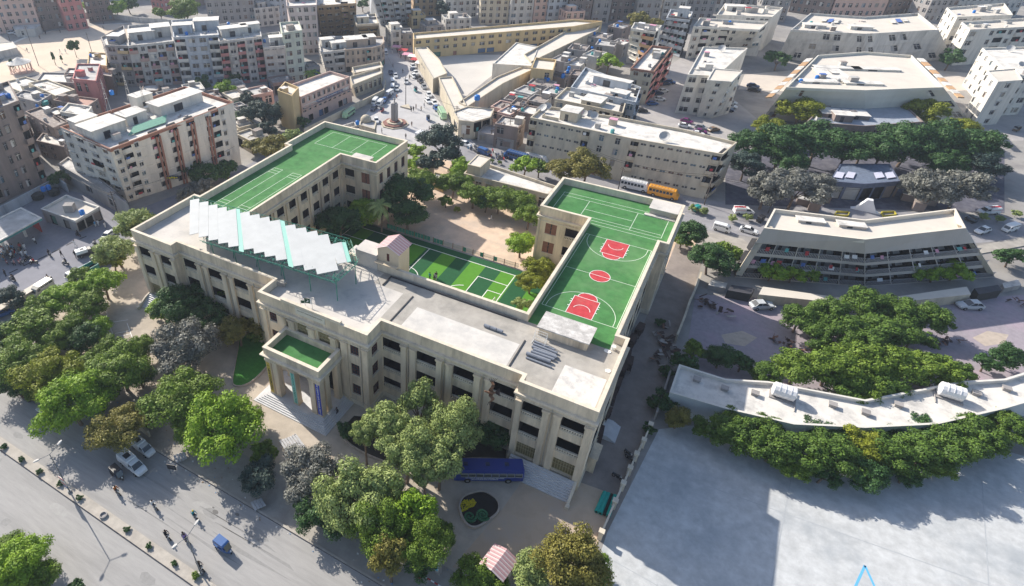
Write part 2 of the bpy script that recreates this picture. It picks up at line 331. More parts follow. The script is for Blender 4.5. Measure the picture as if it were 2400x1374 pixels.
L_T=sheet('roof_turf',[rect(-42.9,-30.1,13.6,44.9),rect(-44.5,-30.1,44.9,47.2),rect(-44.5,-20.2,47.2,60.8)],ZR+.02,turf,SCH)
R_T=sheet('roof_turf',[rect(30.1,42.9,12.8,44.9),rect(30.1,44.5,44.9,47.2),rect(20.2,44.5,47.2,60.8)],ZR+.02,turf,SCH)
def lines(segs,parent,z,w=.09,mat=line,name='court_line'):
    t=MB()
    for a,b in segs:
        a,b=Vector((*a,z)),Vector((*b,z)); d=(b-a).normalized(); n=Vector((-d.y,d.x,0))*w/2; t.quad(a-n-d*w/2,b-n+d*w/2,b+n+d*w/2,a+n-d*w/2); z+=.0007
    return t.build(name,mat,parent)
def arc(cx,cy,r,a0,a1,n=28): return [(cx+r*math.cos(a0+(a1-a0)*i/n),cy+r*math.sin(a0+(a1-a0)*i/n)) for i in range(n+1)]
def path(p,closed=False): return [(p[i],p[(i+1)%len(p)]) for i in range(len(p) if closed else len(p)-1)]
def rl(x0,x1,y0,y1): return path(rect(x0,x1,y0,y1),True)
lines(rl(-40.8,-24.4,51.2,59.2)+[((-35.4,51.2),(-35.4,59.2)),((-30,51.3),(-30,59.2))],L_T,ZR+.03)
for x0 in (-40.6,-35.1): lines([((x0,16),(x0,35.4)),((x0+2.5,16),(x0+2.5,35.4)),((x0,35.4),(x0+2.5,35.4)),((x0,34.3),(x0+2.5,34.3)),((x0,33.2),(x0+2.5,33.2)),((x0,16),(x0+2.5,16)),((x0,17.2),(x0+2.5,17.2)),((x0,18.3),(x0+2.5,18.3))],L_T,ZR+.03)
lines(rl(21.5,43.2,48.6,57.5)+[((21.6,56.1),(43.2,56.1)),((27.35,49.6),(27.35,56.1)),((37.25,48.8),(37.25,56)),((27.4,52.35),(36.9,52.35)),((21.5,49.7),(43,49.7)),((30.2,47.4),(43,47.4))],R_T,ZR+.03)
BX0,BX1,BY0,BY1=30.45,42.6,18.15,43.2; BC=(BX0+BX1)/2
lines(rl(BX0,BX1,BY0,BY1)+[((BX0,30.6),(BX1,30.6))],R_T,ZR+.034)
for yb,s in ((BY0,1),(BY1,-1)):
    pa=arc(BC,yb+s*1.0,5.45,0,math.pi*s); lines([((BC+5.45,yb),pa[0])]+path(pa)+[(pa[-1],(BC-5.45,yb))],R_T,ZR+.034)
    t=MB(); t.poly([(*p,ZR+.042) for p in (rect(BC-2.1,BC+2.1,min(yb,yb+s*5),max(yb,yb+s*5)))]); c=arc(BC,yb+s*5,1.6,0,math.pi*s,20); t.poly([(*p,ZR+.042) for p in c]); t.build('court_key',redp,R_T)
    lines(rl(BC-2.1,BC+2.1,min(yb,yb+s*5),max(yb,yb+s*5))+path(c)+path(arc(BC,yb+s*1.6,1.35,0.15*s,(math.pi-.15)*s,14)),R_T,ZR+.05,.09,white)
    lines([((BC+q*2.2,yb+s*k),(BC+q*2.35,yb+s*k)) for q in (-1,1) for k in (2,3.2,3.8)],R_T,ZR+.05,.14,white)
t=MB(); t.poly([(*p,ZR+.042) for p in arc(BC,30.6,1.75,0,2*math.pi,30)[:-1]]); t.build('court_key',redp,R_T); lines(path(arc(BC,30.6,1.75,0,2*math.pi,30)),R_T,ZR+.05,.09,white); lines([((BC-1.75,30.6),(BC+1.75,30.6))],R_T,ZR+.056,.09,white)
# rooftop houses
t=MB(); t.box(32.5,40.0,10.7,14.4,ZR,16.75,0); t.box(32.2,40.25,10.4,14.65,16.75,16.95,1); t.build('roof_hatch_house',[stone,M('speckled slab',(.45,.43,.41),.9,.25,1.2,dirt=(.75,.73,.7),dscale=.9,damt=.8)],SCH)
t=MB(); t.box(-27.4,-22.6,48.5,50.0,ZR,16.0,0); t.box(-27.5,-22.5,47.0,50.1,16.0,16.15,0); t.box(-27.4,-22.6,47.1,48.5,ZR,16.0,0);t.build('roof_hatch_house',plaster,SCH)
t=MB(); t.box(39.2,44.4,56.9,60.7,ZR,16.55,0); t.box(38.9,44.5,56.7,60.85,16.55,16.7,1); t.box(38.4,44.3,55.9,56.7,ZR,ZR+.25,1); t.build('roof_hatch_house',[conc,plaster],SCH)
# stair tower with pink striped gable roof
yel=M('yellow plaster',(.60,.50,.37),.9,.08,.6,streak=1); pink=M('dusty pink metal',(.42,.25,.26),.6,.06,2); pinkw=M('pale pink metal',(.52,.43,.43),.6,.06,2)
hx0,hx1,hy0,hy1,hz,hr=2.1,6.3,12.9,16.6,20.0,21.0
t=MB(); facade(t,(hx0,hy0,ZR),(hx1,hy0,ZR),(hx1,hy0,hz),(hx0,hy0,hz),[(.40,.57,.0,.42,.2),(.42,.56,.52,.86,.2)],mback=1)
t.quad((hx1,hy0,ZR),(hx1,hy1,ZR),(hx1,hy1,hz),(hx1,hy0,hz)); t.quad((hx0,hy1,ZR),(hx0,hy0,ZR),(hx0,hy0,hz),(hx0,hy1,hz)); t.quad((hx1,hy1,ZR),(hx0,hy1,ZR),(hx0,hy1,hz),(hx1,hy1,hz))
mx=(hx0+hx1)/2; t.poly([(hx0,hy0,hz),(hx1,hy0,hz),(mx,hy0,hr)]); t.poly([(hx1,hy1,hz),(hx0,hy1,hz),(mx,hy1,hr)]); t.box(hx0-.2,hx1,hy0-.9,hy0,17.3,17.42); t.box(hx0,hx1,13.3,hy1,0,ZR); t.box(-4.6,2.0,13.3,15.9,0,ZR-.01); t.build('stair_tower',[yel,shut],SCH)
t=MB()
for s in (-1,1):
    ex=mx+s*(hx1-hx0)/2+s*.35; ez=hz-.17; n=14
    for i in range(n):
        y0=hy0-.35+(hy1-hy0+.7)*i/n; y1=hy0-.35+(hy1-hy0+.7)*(i+1)/n
        t.obox((mx,y0,hr+.02+(.05 if i%2 else 0)),(ex-mx,0,ez-hr),(0,y1-y0,0),(0,0,.06),i%2)
t.build('gable_roof',[pinkw,pink],SCH)
t=MB(); t.box(-2.4,2.05,12.6,15.9,ZR,18.3,0); t.box(-2.5,2.05,12.5,16.0,18.3,18.42,0); t.box(-4.6,-2.4,13.2,15.9,ZR,16.6,0); t.build('white_roof_room',plaster,SCH)
# canopy
grn=M('green painted steel',(.05,.24,.17),.5,.1,2); pan=M('white roofing sheet',(.44,.455,.46),.6,.07,.5,spec=.2); mint=M('mint translucent sheet',(.25,.50,.43),.5,.06,2)
CAN=empty('roof_canopy',(-13,2,ZR),0,'long stepped white sheet canopy on green tubular steel frame over the school roof','canopy')
CAN.location=(0,0,0)
def cz(x): return 18.65+(x+29)*.042
def CP(a,b,dz=0):
    X,Y=430+a/5.088,450+b/5.088; z=19
    for _ in range(12): p=G(X,Y,z); z=cz(p.x)+dz
    return p
strips=[((78,100),(188,82),(180,490),(72,515)),((190,130),(297,113),(297,525),(182,545)),((299,165),(405,150),(415,567),(299,583)),((407,198),(515,180),(535,605),(417,622)),((517,232),(625,200),(660,645),(537,662)),
((675,255),(787,232),(838,675),(720,692)),((790,285),(905,265),(970,715),(843,738)),((907,318),(1022,297),(1102,760),(973,778)),((1025,355),(1148,335),(1235,803),(1107,822)),
((1212,408),(1330,390),(1440,870),(1312,892)),((1333,442),(1458,425),(1580,915),(1445,940)),((1461,488),(1590,462),(1720,960),(1595,985)),((1593,525),(1722,505),(1848,935),(1721,960)),((1740,632),(1885,600),(1950,838),(1838,862))]
def slab(pts,dz,name,mat):
    t=MB(); P=[CP(a,b) for a,b in pts]; P=[p+Vector((0,0,dz)) for p in P]; t.poly(P[::-1]); Q=[p-Vector((0,0,.07)) for p in P]; t.poly(Q)
    for i in range(4): j=(i+1)%4; t.quad(P[i],P[j],Q[j],Q[i])
    t.build(name,mat,CAN)
for i,s in enumerate(strips): slab(s,.05+.005*(i%5),'roof_sheet',pan)
for s in [((625,200),(672,205),(720,718),(663,705)),((1148,335),(1205,350),(1312,902),(1253,885)),((1885,600),(1935,600),(2000,828),(1952,840))]: slab(s,.0,'mint_strip',mint)
t=MB()
fa,fb=CP(215,560,-.3),CP(1815,1050,-.3); ba,bb=CP(85,60,-.3),CP(1960,575,-.3); ra=CP(2045,845,-.4)
def truss(t,a,b,h=.7,w=.5,r=.05,n=20):
    a,b=Vector(a),Vector(b); d=(b-a); s=d.normalized().cross(Vector((0,0,1)))*w
    t.tube(a-Vector((0,0,h)),b-Vector((0,0,h)),r,n=5); t.tube(a+s,b+s,r,n=5); t.tube(a-s,b-s,r,n=5)
    for i in range(n):
        p=a+d*(i/n)-Vector((0,0,h)); q=a+d*((i+.5)/n); p2=a+d*((i+1)/n)-Vector((0,0,h))
        for k in (1,-1): t.tube(p,q+s*k,r*.7,n=4,caps=False); t.tube(q+s*k,p2,r*.7,n=4,caps=False)
truss(t,fa,fb,n=22); truss(t,ba,bb,n=26); truss(t,ra,fb,n=7,h=.5); truss(t,bb,ra,n=7,h=.5)
for i in range(24):
    k=(i+.5)/24; p=fa.lerp(fb,k); q=ba.lerp(bb,k); t.tube(p,q,.05,n=5); 
    if i%2: t.tube(p,ba.lerp(bb,min(1,k+.04)),.035,n=4)
for i in range(1,8): t.tube(fa.lerp(ba,i/8),fb.lerp(bb,i/8),.04,n=4)
t.build('steel_frame',grn,CAN)
posts=[(360,745,325,590,1),(635,850,595,680,1),(915,955,875,770,1),(1212,1065,1170,855,1),(1520,1185,1490,950,0),(1838,1300,1815,1050,0),(2058,1100,2045,850,0)]
for fx,fy,tx,ty,v in posts:
    f=G(430+fx/5.088,450+fy/5.088,ZR); tp=CP(tx,ty,-.9 if v else -.5); t=MB(); t.tube(f,(f.x,f.y,tp.z) if not v else tp,.08,n=8)
    if v: t.tube(f+Vector((-1.6,.9,0)),tp,.06,n=6)
    t.tube(tp,tp+Vector((-.7,.3,.55)),.05,n=5); t.tube(tp,tp+Vector((.7,-.1,.55)),.05,n=5); t.tube(tp,tp+Vector((.3,.8,.6)),.05,n=5); t.build('post',grn,CAN)
for x in (-38,-30,-22,-14,-6):
    t=MB(); t.tube((x,11.8,ZR),(x,12.2,cz(x)-.9),.08,n=6); t.build('post',grn,CAN)
# flag poles on the front parapet
fg=M('dark green flag cloth',(.01,.06,.03),.8,.1,3)
def flag(x,y,z,h,fw,fh,label,dz=0,cres=True):
    r=empty('flagpole',(x,y,z),0,label,'flag'); t=MB(); t.tube((0,0,0),(0,0,h),.035,.025,n=6); t.lathe((0,0,h),[(.02,0),(.06,.05),(.02,.1)],6); t.build('pole',M('pale steel',(.5,.5,.48),.4,.05,2,metal=.4),r)
    if fw:
        t=MB(); n=8
        def F(u,v): return (-fw*u, .12*math.sin(u*6)*u, h-.1-dz-fh*v-.12*u*u)
        for i in range(n):
            u0,u1=i/n,(i+1)/n; t.quad(F(u0,1),F(u1,1),F(u1,0),F(u0,0),1 if i<2 else 0)
        fo=t.build('flag_cloth',[fg,white],r)
        if cres:
            t=MB(); a=[F(.62+.17*math.cos(k),.5+.26*math.sin(k)) for k in [i*.5 for i in range(2,12)]]; b=[F(.66+.12*math.cos(k),.45+.2*math.sin(k)) for k in [i*.5 for i in range(2,12)]]
            for i in range(9): t.quad(*[(p[0],p[1]-.02,p[2]) for p in (a[i],a[i+1],b[i+1],b[i])]); t.quad(*[(p[0],p[1]+.02,p[2]) for p in (a[i+1],a[i],b[i],b[i+1])])
            t.build('crescent',white,fo)
flag(G(745,731,ZR).x,-3.1,ZR,3.4,1.5,1.0,'tallest flagpole on the school front with large dark green crescent flag')
flag(G(730,724,ZR).x,-3.1,ZR,2.6,.9,.6,'middle flagpole on the school front with small dark flag',cres=False)
flag(G(717,720,ZR).x,-3.1,ZR,3.2,0,0,'bare flagpole on the school front without any flag')
flag(-14.2,76.5,4.5,2.2,-1.1,.8,'small dark flag on pole over the low annexe roof')
# banners hung on the columns: things of their own
def banner(x0,x1,y,z0,z1,mat,txt,tm,label,size):
    r=empty('banner',((x0+x1)/2,y,z0),0,label,'banner'); t=MB(); w=(x1-x0)/2; t.box(-w,w,-.03,0,0,z1-z0); t.build('cloth',mat,r)
    text_obj('lettering',txt,size,tm,r,(0,-.05,(z1-z0)/2),(0,0,-1),(1,0,0))
    return r
yl=M('yellow banner cloth',(.66,.48,.10),.7,.04,2); tl=M('teal banner cloth',(.30,.62,.55),.7,.06,2); bl_=M('blue banner cloth',(.012,.045,.42),.7,.04,2); blk=M('black lettering',(.02,.02,.02),.7,0); tdk=M('dark teal lettering',(.02,.22,.17),.7,0)
banner(-5.45,-4.75,-9.9,1.3,8.2,yl,'C  NEW COMPUTERS',blk,'tall yellow banner with black letters on the leftmost portico column',.62)
banner(-.45,.3,-9.9,1.3,8.2,tl,'AKHUWAT FOUNDATION',tdk,'tall pale teal banner with green letters on the middle portico column',.58)
banner(4.5,5.3,-9.9,1.3,8.2,bl_,'WE CREATE OUR SCHOOL DEPTT S',white,'tall deep blue banner with white letters on the corner portico column',.46)
# loose things on the roof
gry=M('grey turf roll',(.22,.24,.28),.8,.1,2); wht2=M('pale plastic',(.75,.75,.73),.5,.05,2)
def roll(p,q,r,label,mat=gry,z=ZR,grp='grey rolled mats on the roof beside the slab house',cat='rolled mat'):
    p=G(*p,z+r); q=G(*q,z+r); t=MB(); t.tube(p,q,r,n=10); d=(q-p); L=d.length; d.normalize(); t.tube(q,q+d*.05,r*.55,n=10); t.tube(p-d*.05,p,r*.55,n=10); tag(t.build('rolled_mat',mat,smooth=False),label,cat,grp)
rl_=[((1250,806),(1306,828),.2,'thin'),((1247,812),(1303,834),.22,'thin'),((1250,819),(1305,838),.26,'fat'),((1234,828),(1290,848),.3,'fattest'),((1245,824),(1299,843),.24,'fat'),((1233,838),(1293,861),.16,'thinnest'),((1252,800),(1300,820),.18,'thin')]
for i,(p,q,r,s) in enumerate(rl_): roll(p,q,r,['uppermost but one grey rolled mat beside the slab house','third grey rolled mat from the slab house','middle fat grey rolled mat in the row','fattest dark grey rolled mat in the row','grey rolled mat wedged between the two fattest ones','thin grey rolled mat nearest the front parapet','thin grey rolled mat nearest the slab house wall'][i])
for i in range(3): roll((1135+i*15,762+i*5.5),(1148+i*15,767+i*5.5),.27,['left','middle','right'][i]+' grey drum of the short row on the roof',grp='short grey drums in a row on the roof',cat='drum')
t=MB()
for k in range(1):
    a=G(1252,795,ZR); 
    for dx in (0,1.9):
        t.tube((a.x+dx,a.y,ZR),(a.x+dx,a.y,ZR+1.9),.04,n=5); t.tube((a.x+dx,a.y,ZR+1.9),(a.x+dx,a.y-1.2,ZR),.03,n=5); t.tube((a.x+dx,a.y,ZR+.04),(a.x+dx,a.y-1.2,ZR+.04),.03,n=5)
    for z in (.3,.9,1.4,1.9): t.tube((a.x,a.y,ZR+z),(a.x+1.9,a.y,ZR+z),.03,n=5)
    for i in range(5): t.tube((a.x+.32*(i+1),a.y,ZR),(a.x+.32*(i+1),a.y,ZR+1.9),.018,n=4)
tag(t.build('goal_frame',wht2),'white wire goal frame standing by the slab house on the roof','goal')
a=G(648,671,ZR); t=MB(); t.obox(a,(1.5,.5,0),(-.3,.8,0),(0,0,.75),0); t.obox(a+Vector((0,0,.75))-Vector((.1,.1,0)),(1.7,.6,0),(-.35,.95,0),(0,0,.12),0); tag(t.build('roof_box',conc),'grey concrete box in the left corner of the central roof','box')
for (x,y,s) in ((1437,819,1),(1426,825,0),(1422,823,0),(1425,870,0)):
    a=G(x,y,ZR); t=MB()
    if s: t.lathe(a,[(.3,0),(.32,.3),(.36,.62),(.3,.64)],12)
    else:
        t.lathe(a,[(.34,0),(.42,.06),(.36,.1),(.2,.05)],12)
    tag(t.build('white_bucket',wht2),{1437:'tall white bucket near the right roof corner',1426:'right one of two round white basins on the roof',1422:'left one of two round white basins on the roof',1425:'lone white basin by the right parapet'}[x],'basin')
# ------------------------------------------------------------ ground
def gpoly(name,pts,z,mat,kind='structure',label=None,cat=None):
    t=MB(); t.poly([(p[0],p[1],z) for p in pts]); o=t.build(name,mat); tag(o,label,cat,kind=kind); return o
def gp(*px): return [tuple(G(*p)[:2]) for p in px]
earth=M('city ground',(.30,.285,.27),.95,.18,.12,dirt=(.17,.16,.165),dscale=.05,damt=.7)
asph=M('pale road asphalt',(.33,.322,.315),.9,.09,2.2,dirt=(.24,.235,.23),dscale=.35,damt=.7,sx=.12)
asph2=M('grey street asphalt',(.27,.265,.28),.9,.12,.6,dirt=(.19,.185,.2),dscale=.1,damt=.6)
pave=M('dusty pavement',(.36,.335,.30),.95,.13,.6,dirt=(.24,.22,.20),dscale=.2,damt=.8)
fore=M('beige forecourt',(.46,.40,.33),.95,.12,.6,dirt=(.31,.27,.225),dscale=.12,damt=.7)
sand=M('tan dirt yard',(.60,.46,.35),.97,.15,.35,dirt=(.42,.37,.33),dscale=.08,damt=.8)
sand2=M('sports ground sand',(.62,.51,.40),.97,.08,.15,dirt=(.52,.43,.36),dscale=.03,damt=.6)
lot=M('white cement lot',(.49,.50,.505),.9,.18,.6,dirt=(.31,.335,.36),dscale=.09,damt=.85,bump=.2)
purp=M('mauve paved yard',(.31,.275,.305),.95,.14,1.2,dirt=(.40,.30,.36),dscale=.12,damt=.8)
rf_l=[M('white litter',(.7,.7,.68),.8,0),M('brown litter',(.25,.18,.12),.8,0),M('blue litter',(.15,.25,.4),.8,0)]
gpoly('ground',rect(-900,900,-300,1200),0,earth)
gpoly('road',rect(-600,700,-38.6,-27.9),.004,asph); gpoly('road',rect(-600,700,-75,-40.1),.004,asph)
gpoly('pavement',rect(-200,49.5,-27.6,-21.5),.012,pave)
gpoly('forecourt',rect(-62,49.5,-21.5,13.2),.008,fore)
gpoly('alley',rect(45,51.5,-8,75),.016,M('brown alley dirt',(.27,.235,.215),.97,.15,.4,dirt=(.18,.155,.15),dscale=.15,damt=.7))
gpoly('dirt_yard',rect(-29,49,46.6,88),.012,sand)
gpoly('dirt_yard',gp((1250,1090),(1440,1160),(1395,1290),(1250,1374),(1060,1330),(1180,1190)),.021,M('orange sand',(.50,.39,.29),.97,.12,.4,dirt=(.38,.33,.29),dscale=.2,damt=.7))
gpoly('cement_lot',[(50.6,-6),(50.6,-60),(260,-60),(260,60),(150,42),(92,38),(66,26),(53,16)],.02,lot)
gpoly('mauve_yard',gp((1630,690),(1780,700),(2027,712),(2274,700),(2420,690),(2420,920),(2027,925),(1600,880)),.024,purp)
gpoly('yard_patch',gp((1690,785),(1740,776),(1775,792),(1745,812),(1700,805)),.028,M('sandy patch',(.45,.38,.32),.97,.15,1)); gpoly('yard_patch',gp((2364,785),(2314,776),(2279,792),(2309,812),(2354,805)),.028,MATS['sandy patch'])
lotline=M('dark joint line',(.40,.42,.44),.9,.1,2)
lines([((50.7,-9.5),(75,-11.5)),((75,-11.5),(140,-16)),((60,-60),(58,-9.9)),((90,-60),(86,-12.2)),((70,-11),(72,20)),((92,-13),(96,30)),((53,8),(130,14)),((110,-60),(112,28))],None,.03,.12,lotline,'joint_line')['kind']='structure'
pr_=random.Random(5); pt_=M('road repair patch',(.27,.265,.26),.93,.12,1.5); lt_=M('pale road patch',(.345,.338,.33),.93,.1,1.5)
for k in range(22):
    x=pr_.uniform(-45,28); y=pr_.choice([pr_.uniform(-37.8,-29),pr_.uniform(-52,-41.5)]); a_,b_=pr_.uniform(.4,2.6),pr_.uniform(.3,1.0); n_=9
    gpoly('road_patch',[(x+a_*math.cos(j*6.283/n_)*pr_.uniform(.7,1.1),y+b_*math.sin(j*6.283/n_)*pr_.uniform(.7,1.1)) for j in range(n_)],.0065+k*.0002,pt_ if k%3 else lt_)
for k in range(10):
    x=pr_.uniform(-50,20); y=pr_.uniform(-37,-30); gpoly('tyre_mark',[(x,y),(x+pr_.uniform(4,14),y+pr_.uniform(-.5,.5)),(x+14,y+.12),(x,y+.1)],.0112+k*.0001,pt_)
t=MB()
for k in range(160):
    x=pr_.uniform(-60,48); y=pr_.uniform(-27.4,-21.6) if k%2 else pr_.uniform(-28.9,-28.1); s_=pr_.uniform(.08,.28)
    t.obox((x,y,.013),(s_,s_*pr_.uniform(-.5,.5),0),(-s_*.3,s_*.8,0),(0,0,.05),k%3)
tag(t.build('litter',rf_l),'scattered paper and plastic litter along the kerb and pavement','litter',kind='stuff')
# square and streets behind
gpoly('square',gp((750,330),(830,300),(880,240),(895,190),(900,140),(880,110),(915,95),(975,150),(1000,200),(1060,280),(1120,345),(1110,380),(1000,340),(960,345)),.012,M('pale square paving',(.45,.44,.44),.93,.08,.3,dirt=(.36,.35,.36),dscale=.08,damt=.7))
gpoly('street',gp((1000,338),(1150,345),(1300,385),(1640,470),(2420,512),(2420,560),(2027,590),(1680,545),(1400,470),(1150,392),(1050,372)),.016,asph2)
gpoly('street',gp((1500,225),(1560,160),(1620,120),(1680,200),(1800,300),(2260,300),(2400,225),(2400,330),(1700,345),(1500,290)),.02,M('parking court paving',(.36,.34,.335),.93,.14,.3,dirt=(.44,.41,.38),dscale=.06,damt=.7))
gpoly('pavement',gp((1640,575),(1740,590),(1790,600),(1740,560),(1650,543)),.024,pave)
gpoly('cream_paving',gp((1745,175),(1860,165),(1850,215),(1730,210)),.032,M('cream paving',(.55,.49,.43),.9,.08,.2)); gpoly('cream_paving',gp((2309,175),(2194,165),(2204,215),(2324,210)),.032,MATS['cream paving'])
gpoly('street',gp((-60,520),(110,432),(250,470),(300,500),(560,400),(640,350),(700,330),(640,400),(360,520),(290,560),(255,640),(130,690),(-60,760)),.012,M('shade tinted asphalt',(.23,.23,.26),.92,.1,.5,dirt=(.18,.18,.205),dscale=.1,damt=.6))  # asphalt toned dark and bluish, the street's shade painted into it
gpoly('sports_ground',gp((-80,190),(0,150),(40,96),(110,75),(260,55),(330,60),(330,130),(200,155),(60,180),(-40,215)),.012,sand2)
for a,b in [((188,72),(262,57))]: pass
t=MB(); pts=gp((18,104),(60,86),(130,70),(215,60),(290,56),(350,52))
for i in range(len(pts)-1):
    (x0,y0),(x1,y1)=pts[i],pts[i+1]; t.quad((x0,y0,.02),(x1,y1,.02),(x1+1,y1+2.6,.02),(x0+1,y0+2.6,.02))
tag(t.build('track',M('pale track',(.72,.66,.58),.95,.05,1)),kind='structure')
# kerb of road and median
kerb=M('worn kerb concrete',(.40,.37,.33),.95,.15,1)
t=MB(); t.box(-200,49,-27.9,-27.6,0,.16); o=t.build('kerb',kerb); tag(o,kind='structure')
t=MB(); t.box(-400,400,-40.1,-38.6,0,.2); o=t.build('median_strip',M('sandy median',(.42,.385,.34),.95,.14,1,dirt=(.30,.275,.25),dscale=.3,damt=.8)); tag(o,kind='structure')
t=MB(); t.box(-400,400,-40.16,-40.1,0,.21); tag(t.build('kerb',M('dark kerb face',(.13,.12,.12),.9,.2,1)),kind='structure')
t=MB(); t.box(-400,400,-27.96,-27.9,0,.165); tag(t.build('kerb',MATS['dark kerb face']),kind='structure')
t=MB(); p=gp((1640,575),(1800,604),(1760,578),(1640,553)); t.prism(p,0,.2); tag(t.build('traffic_island',pave),kind='structure')
t=MB(); p=gp((2414,575),(2254,604),(2290,578),(2414,553)); t.prism(p[::-1],0,.2); tag(t.build('traffic_island',pave),kind='structure')
# football field
FT=MB(); g1=M('dark green field turf',(.012,.085,.03),.95,.1,1); g2=M('light green field turf',(.08,.24,.02),.95,.1,1)
FT.poly([(*p,.03) for p in rect(-29.4,29.4,13.4,46.0)],0); tag(FT.build('football_turf',g1),kind='structure')
t=MB()
for x in (-22.4,-15.2,-8.0,-.4,6.85,14.1): t.poly([(*p,.036) for p in rect(x,x+3.6,14.5,43.8)],0)
t.poly([(*p,.036) for p in rect(21.5,29.2,14.5,40)],0)
tag(t.build('football_turf_stripes',g2),kind='structure')
fl=lines(rl(-24.7,17.35,14.6,43.8)+[((-3.7,14.6),(-3.7,43.8))]+path(arc(-4.5,31,4.2,0,6.2832,30))+rl(10.5,17.35,19,39.5)+rl(14.25,17.35,23,36)+path(arc(10.5,31,4.2,1.9,4.4,12))+rl(-24.7,-18.4,19,39.1),None,.04,.16,white,'field_markings'); tag(fl,kind='structure')
r=empty('football_goal',(17.4,32.2,0),0,'small white goal on the striped football turf','goal'); t=MB()
for y in (0,-3): t.tube((0,y,0),(0,y,2),.06); t.tube((0,y,2),(1.2,y,0),.04)
t.tube((0,0,2),(0,-3,2),.06); t.tube((1.2,0,.05),(1.2,-3,.05),.04); t.build('frame',white,r)
# mesh fence with green netting along the field
r=empty('field_fence',(0,46.6,0),0,'low net fence with green panels between football turf and dirt yard','fence')
net=M('green net panel',(.06,.27,.20),.8,.2,2); mesh_=M('pale wire mesh',(.30,.36,.32),.8,.2,3)
for i in range(40):
    x=-17+i*.85; t=MB(); h=1.3
    mt=net if (i<20 and i not in (14,18,19)) or i in (24,29,33) else mesh_
    if mt is net: t.box(x+.05,x+.8,-.03,.03,.15,h)
    else:
        for k in range(5): t.box(x+.05+.17*k,x+.1+.17*k,-.02,.02,.1,h); 
        t.box(x,x+.85,-.02,.02,h-.06,h); t.box(x,x+.85,-.02,.02,.6,.66)
    t.build('net_panel' if mt is net else 'wire_panel',mt,r)
    if i%3==0: t=MB(); t.box(x-.06,x+.06,-.06,.06,0,1.5); t.build('post',M('rusty post',(.28,.14,.09),.8,.2,2),r)
t=MB(); t.box(-18,18,.35,.6,0,.25); tag(t.build('kerb',M('red brown kerb',(.33,.15,.10),.9,.2,2)),kind='structure'); 
# ------------------------------------------------------------ city buildings
WC={'w':M('weathered white wall',(.54,.52,.49),.9,.16,.5,streak=1,dirt=(.23,.22,.215),dscale=.4,damt=.75),
 'W':M('clean white wall',(.63,.60,.545),.9,.1,.5,streak=1,dirt=(.33,.32,.30),dscale=.4,damt=.65),
 'b':M('brown brick wall',(.25,.20,.18),.92,.2,.5,streak=1,dirt=(.15,.13,.13),dscale=.2,damt=.6),
 'c':M('cream wall',(.52,.46,.36),.9,.12,.5,streak=1,dirt=(.29,.26,.215),dscale=.4,damt=.65),
 'y':M('yellow ochre wall',(.58,.44,.24),.9,.12,.35,streak=1,dirt=(.38,.29,.19),dscale=.2,damt=.5),
 'o':M('dull orange wall',(.40,.28,.17),.9,.15,.35,streak=1,dirt=(.25,.22,.20),dscale=.2,damt=.6),
 'p':M('pink wall',(.58,.41,.35),.9,.08,.35,streak=1,dirt=(.42,.32,.28),dscale=.2,damt=.4),
 'r':M('faded red wall',(.46,.20,.19),.9,.15,.35,streak=1),
 'g':M('grey block wall',(.33,.31,.30),.92,.16,.5,streak=1,dirt=(.2,.19,.19),dscale=.2,damt=.6),
 'u':M('blue white wall',(.43,.455,.49),.9,.14,.5,streak=1,dirt=(.2,.22,.25),dscale=.4,damt=.7),
 'G':M('pale green wall',(.50,.53,.44),.9,.1,.35,streak=1,dirt=(.3,.3,.3),dscale=.25,damt=.5)}
rf={'w':M('white flat roof',(.66,.63,.585),.9,.1,.6,dirt=(.33,.32,.31),dscale=.35,damt=.8),'g':M('grey flat roof',(.40,.39,.38),.92,.15,.5,dirt=(.6,.59,.57),dscale=.25,damt=.6),
 'c':M('cream flat roof',(.62,.57,.50),.92,.08,.5,dirt=(.45,.41,.37),dscale=.25,damt=.5),'b':M('brown junk roof',(.26,.22,.20),.95,.3,1.5,dirt=(.5,.47,.44),dscale=.8,damt=.8)}
winm=M('window dark',(.03,.034,.042),.25,.3,1,spec=.5); fram=M('window frame grey',(.32,.32,.33),.7,.1,2); back_shade=M('painted balcony shade',(.03,.03,.034),.9,.3,1)  # balcony and gallery recesses near black, their shade is in the colour
tankb=M('bright blue tank plastic',(.01,.17,.55),.5,.1,3); brn=M('brown trim',(.30,.15,.11),.85,.15,1); oran=M('orange balcony',(.50,.31,.17),.85,.12,1)
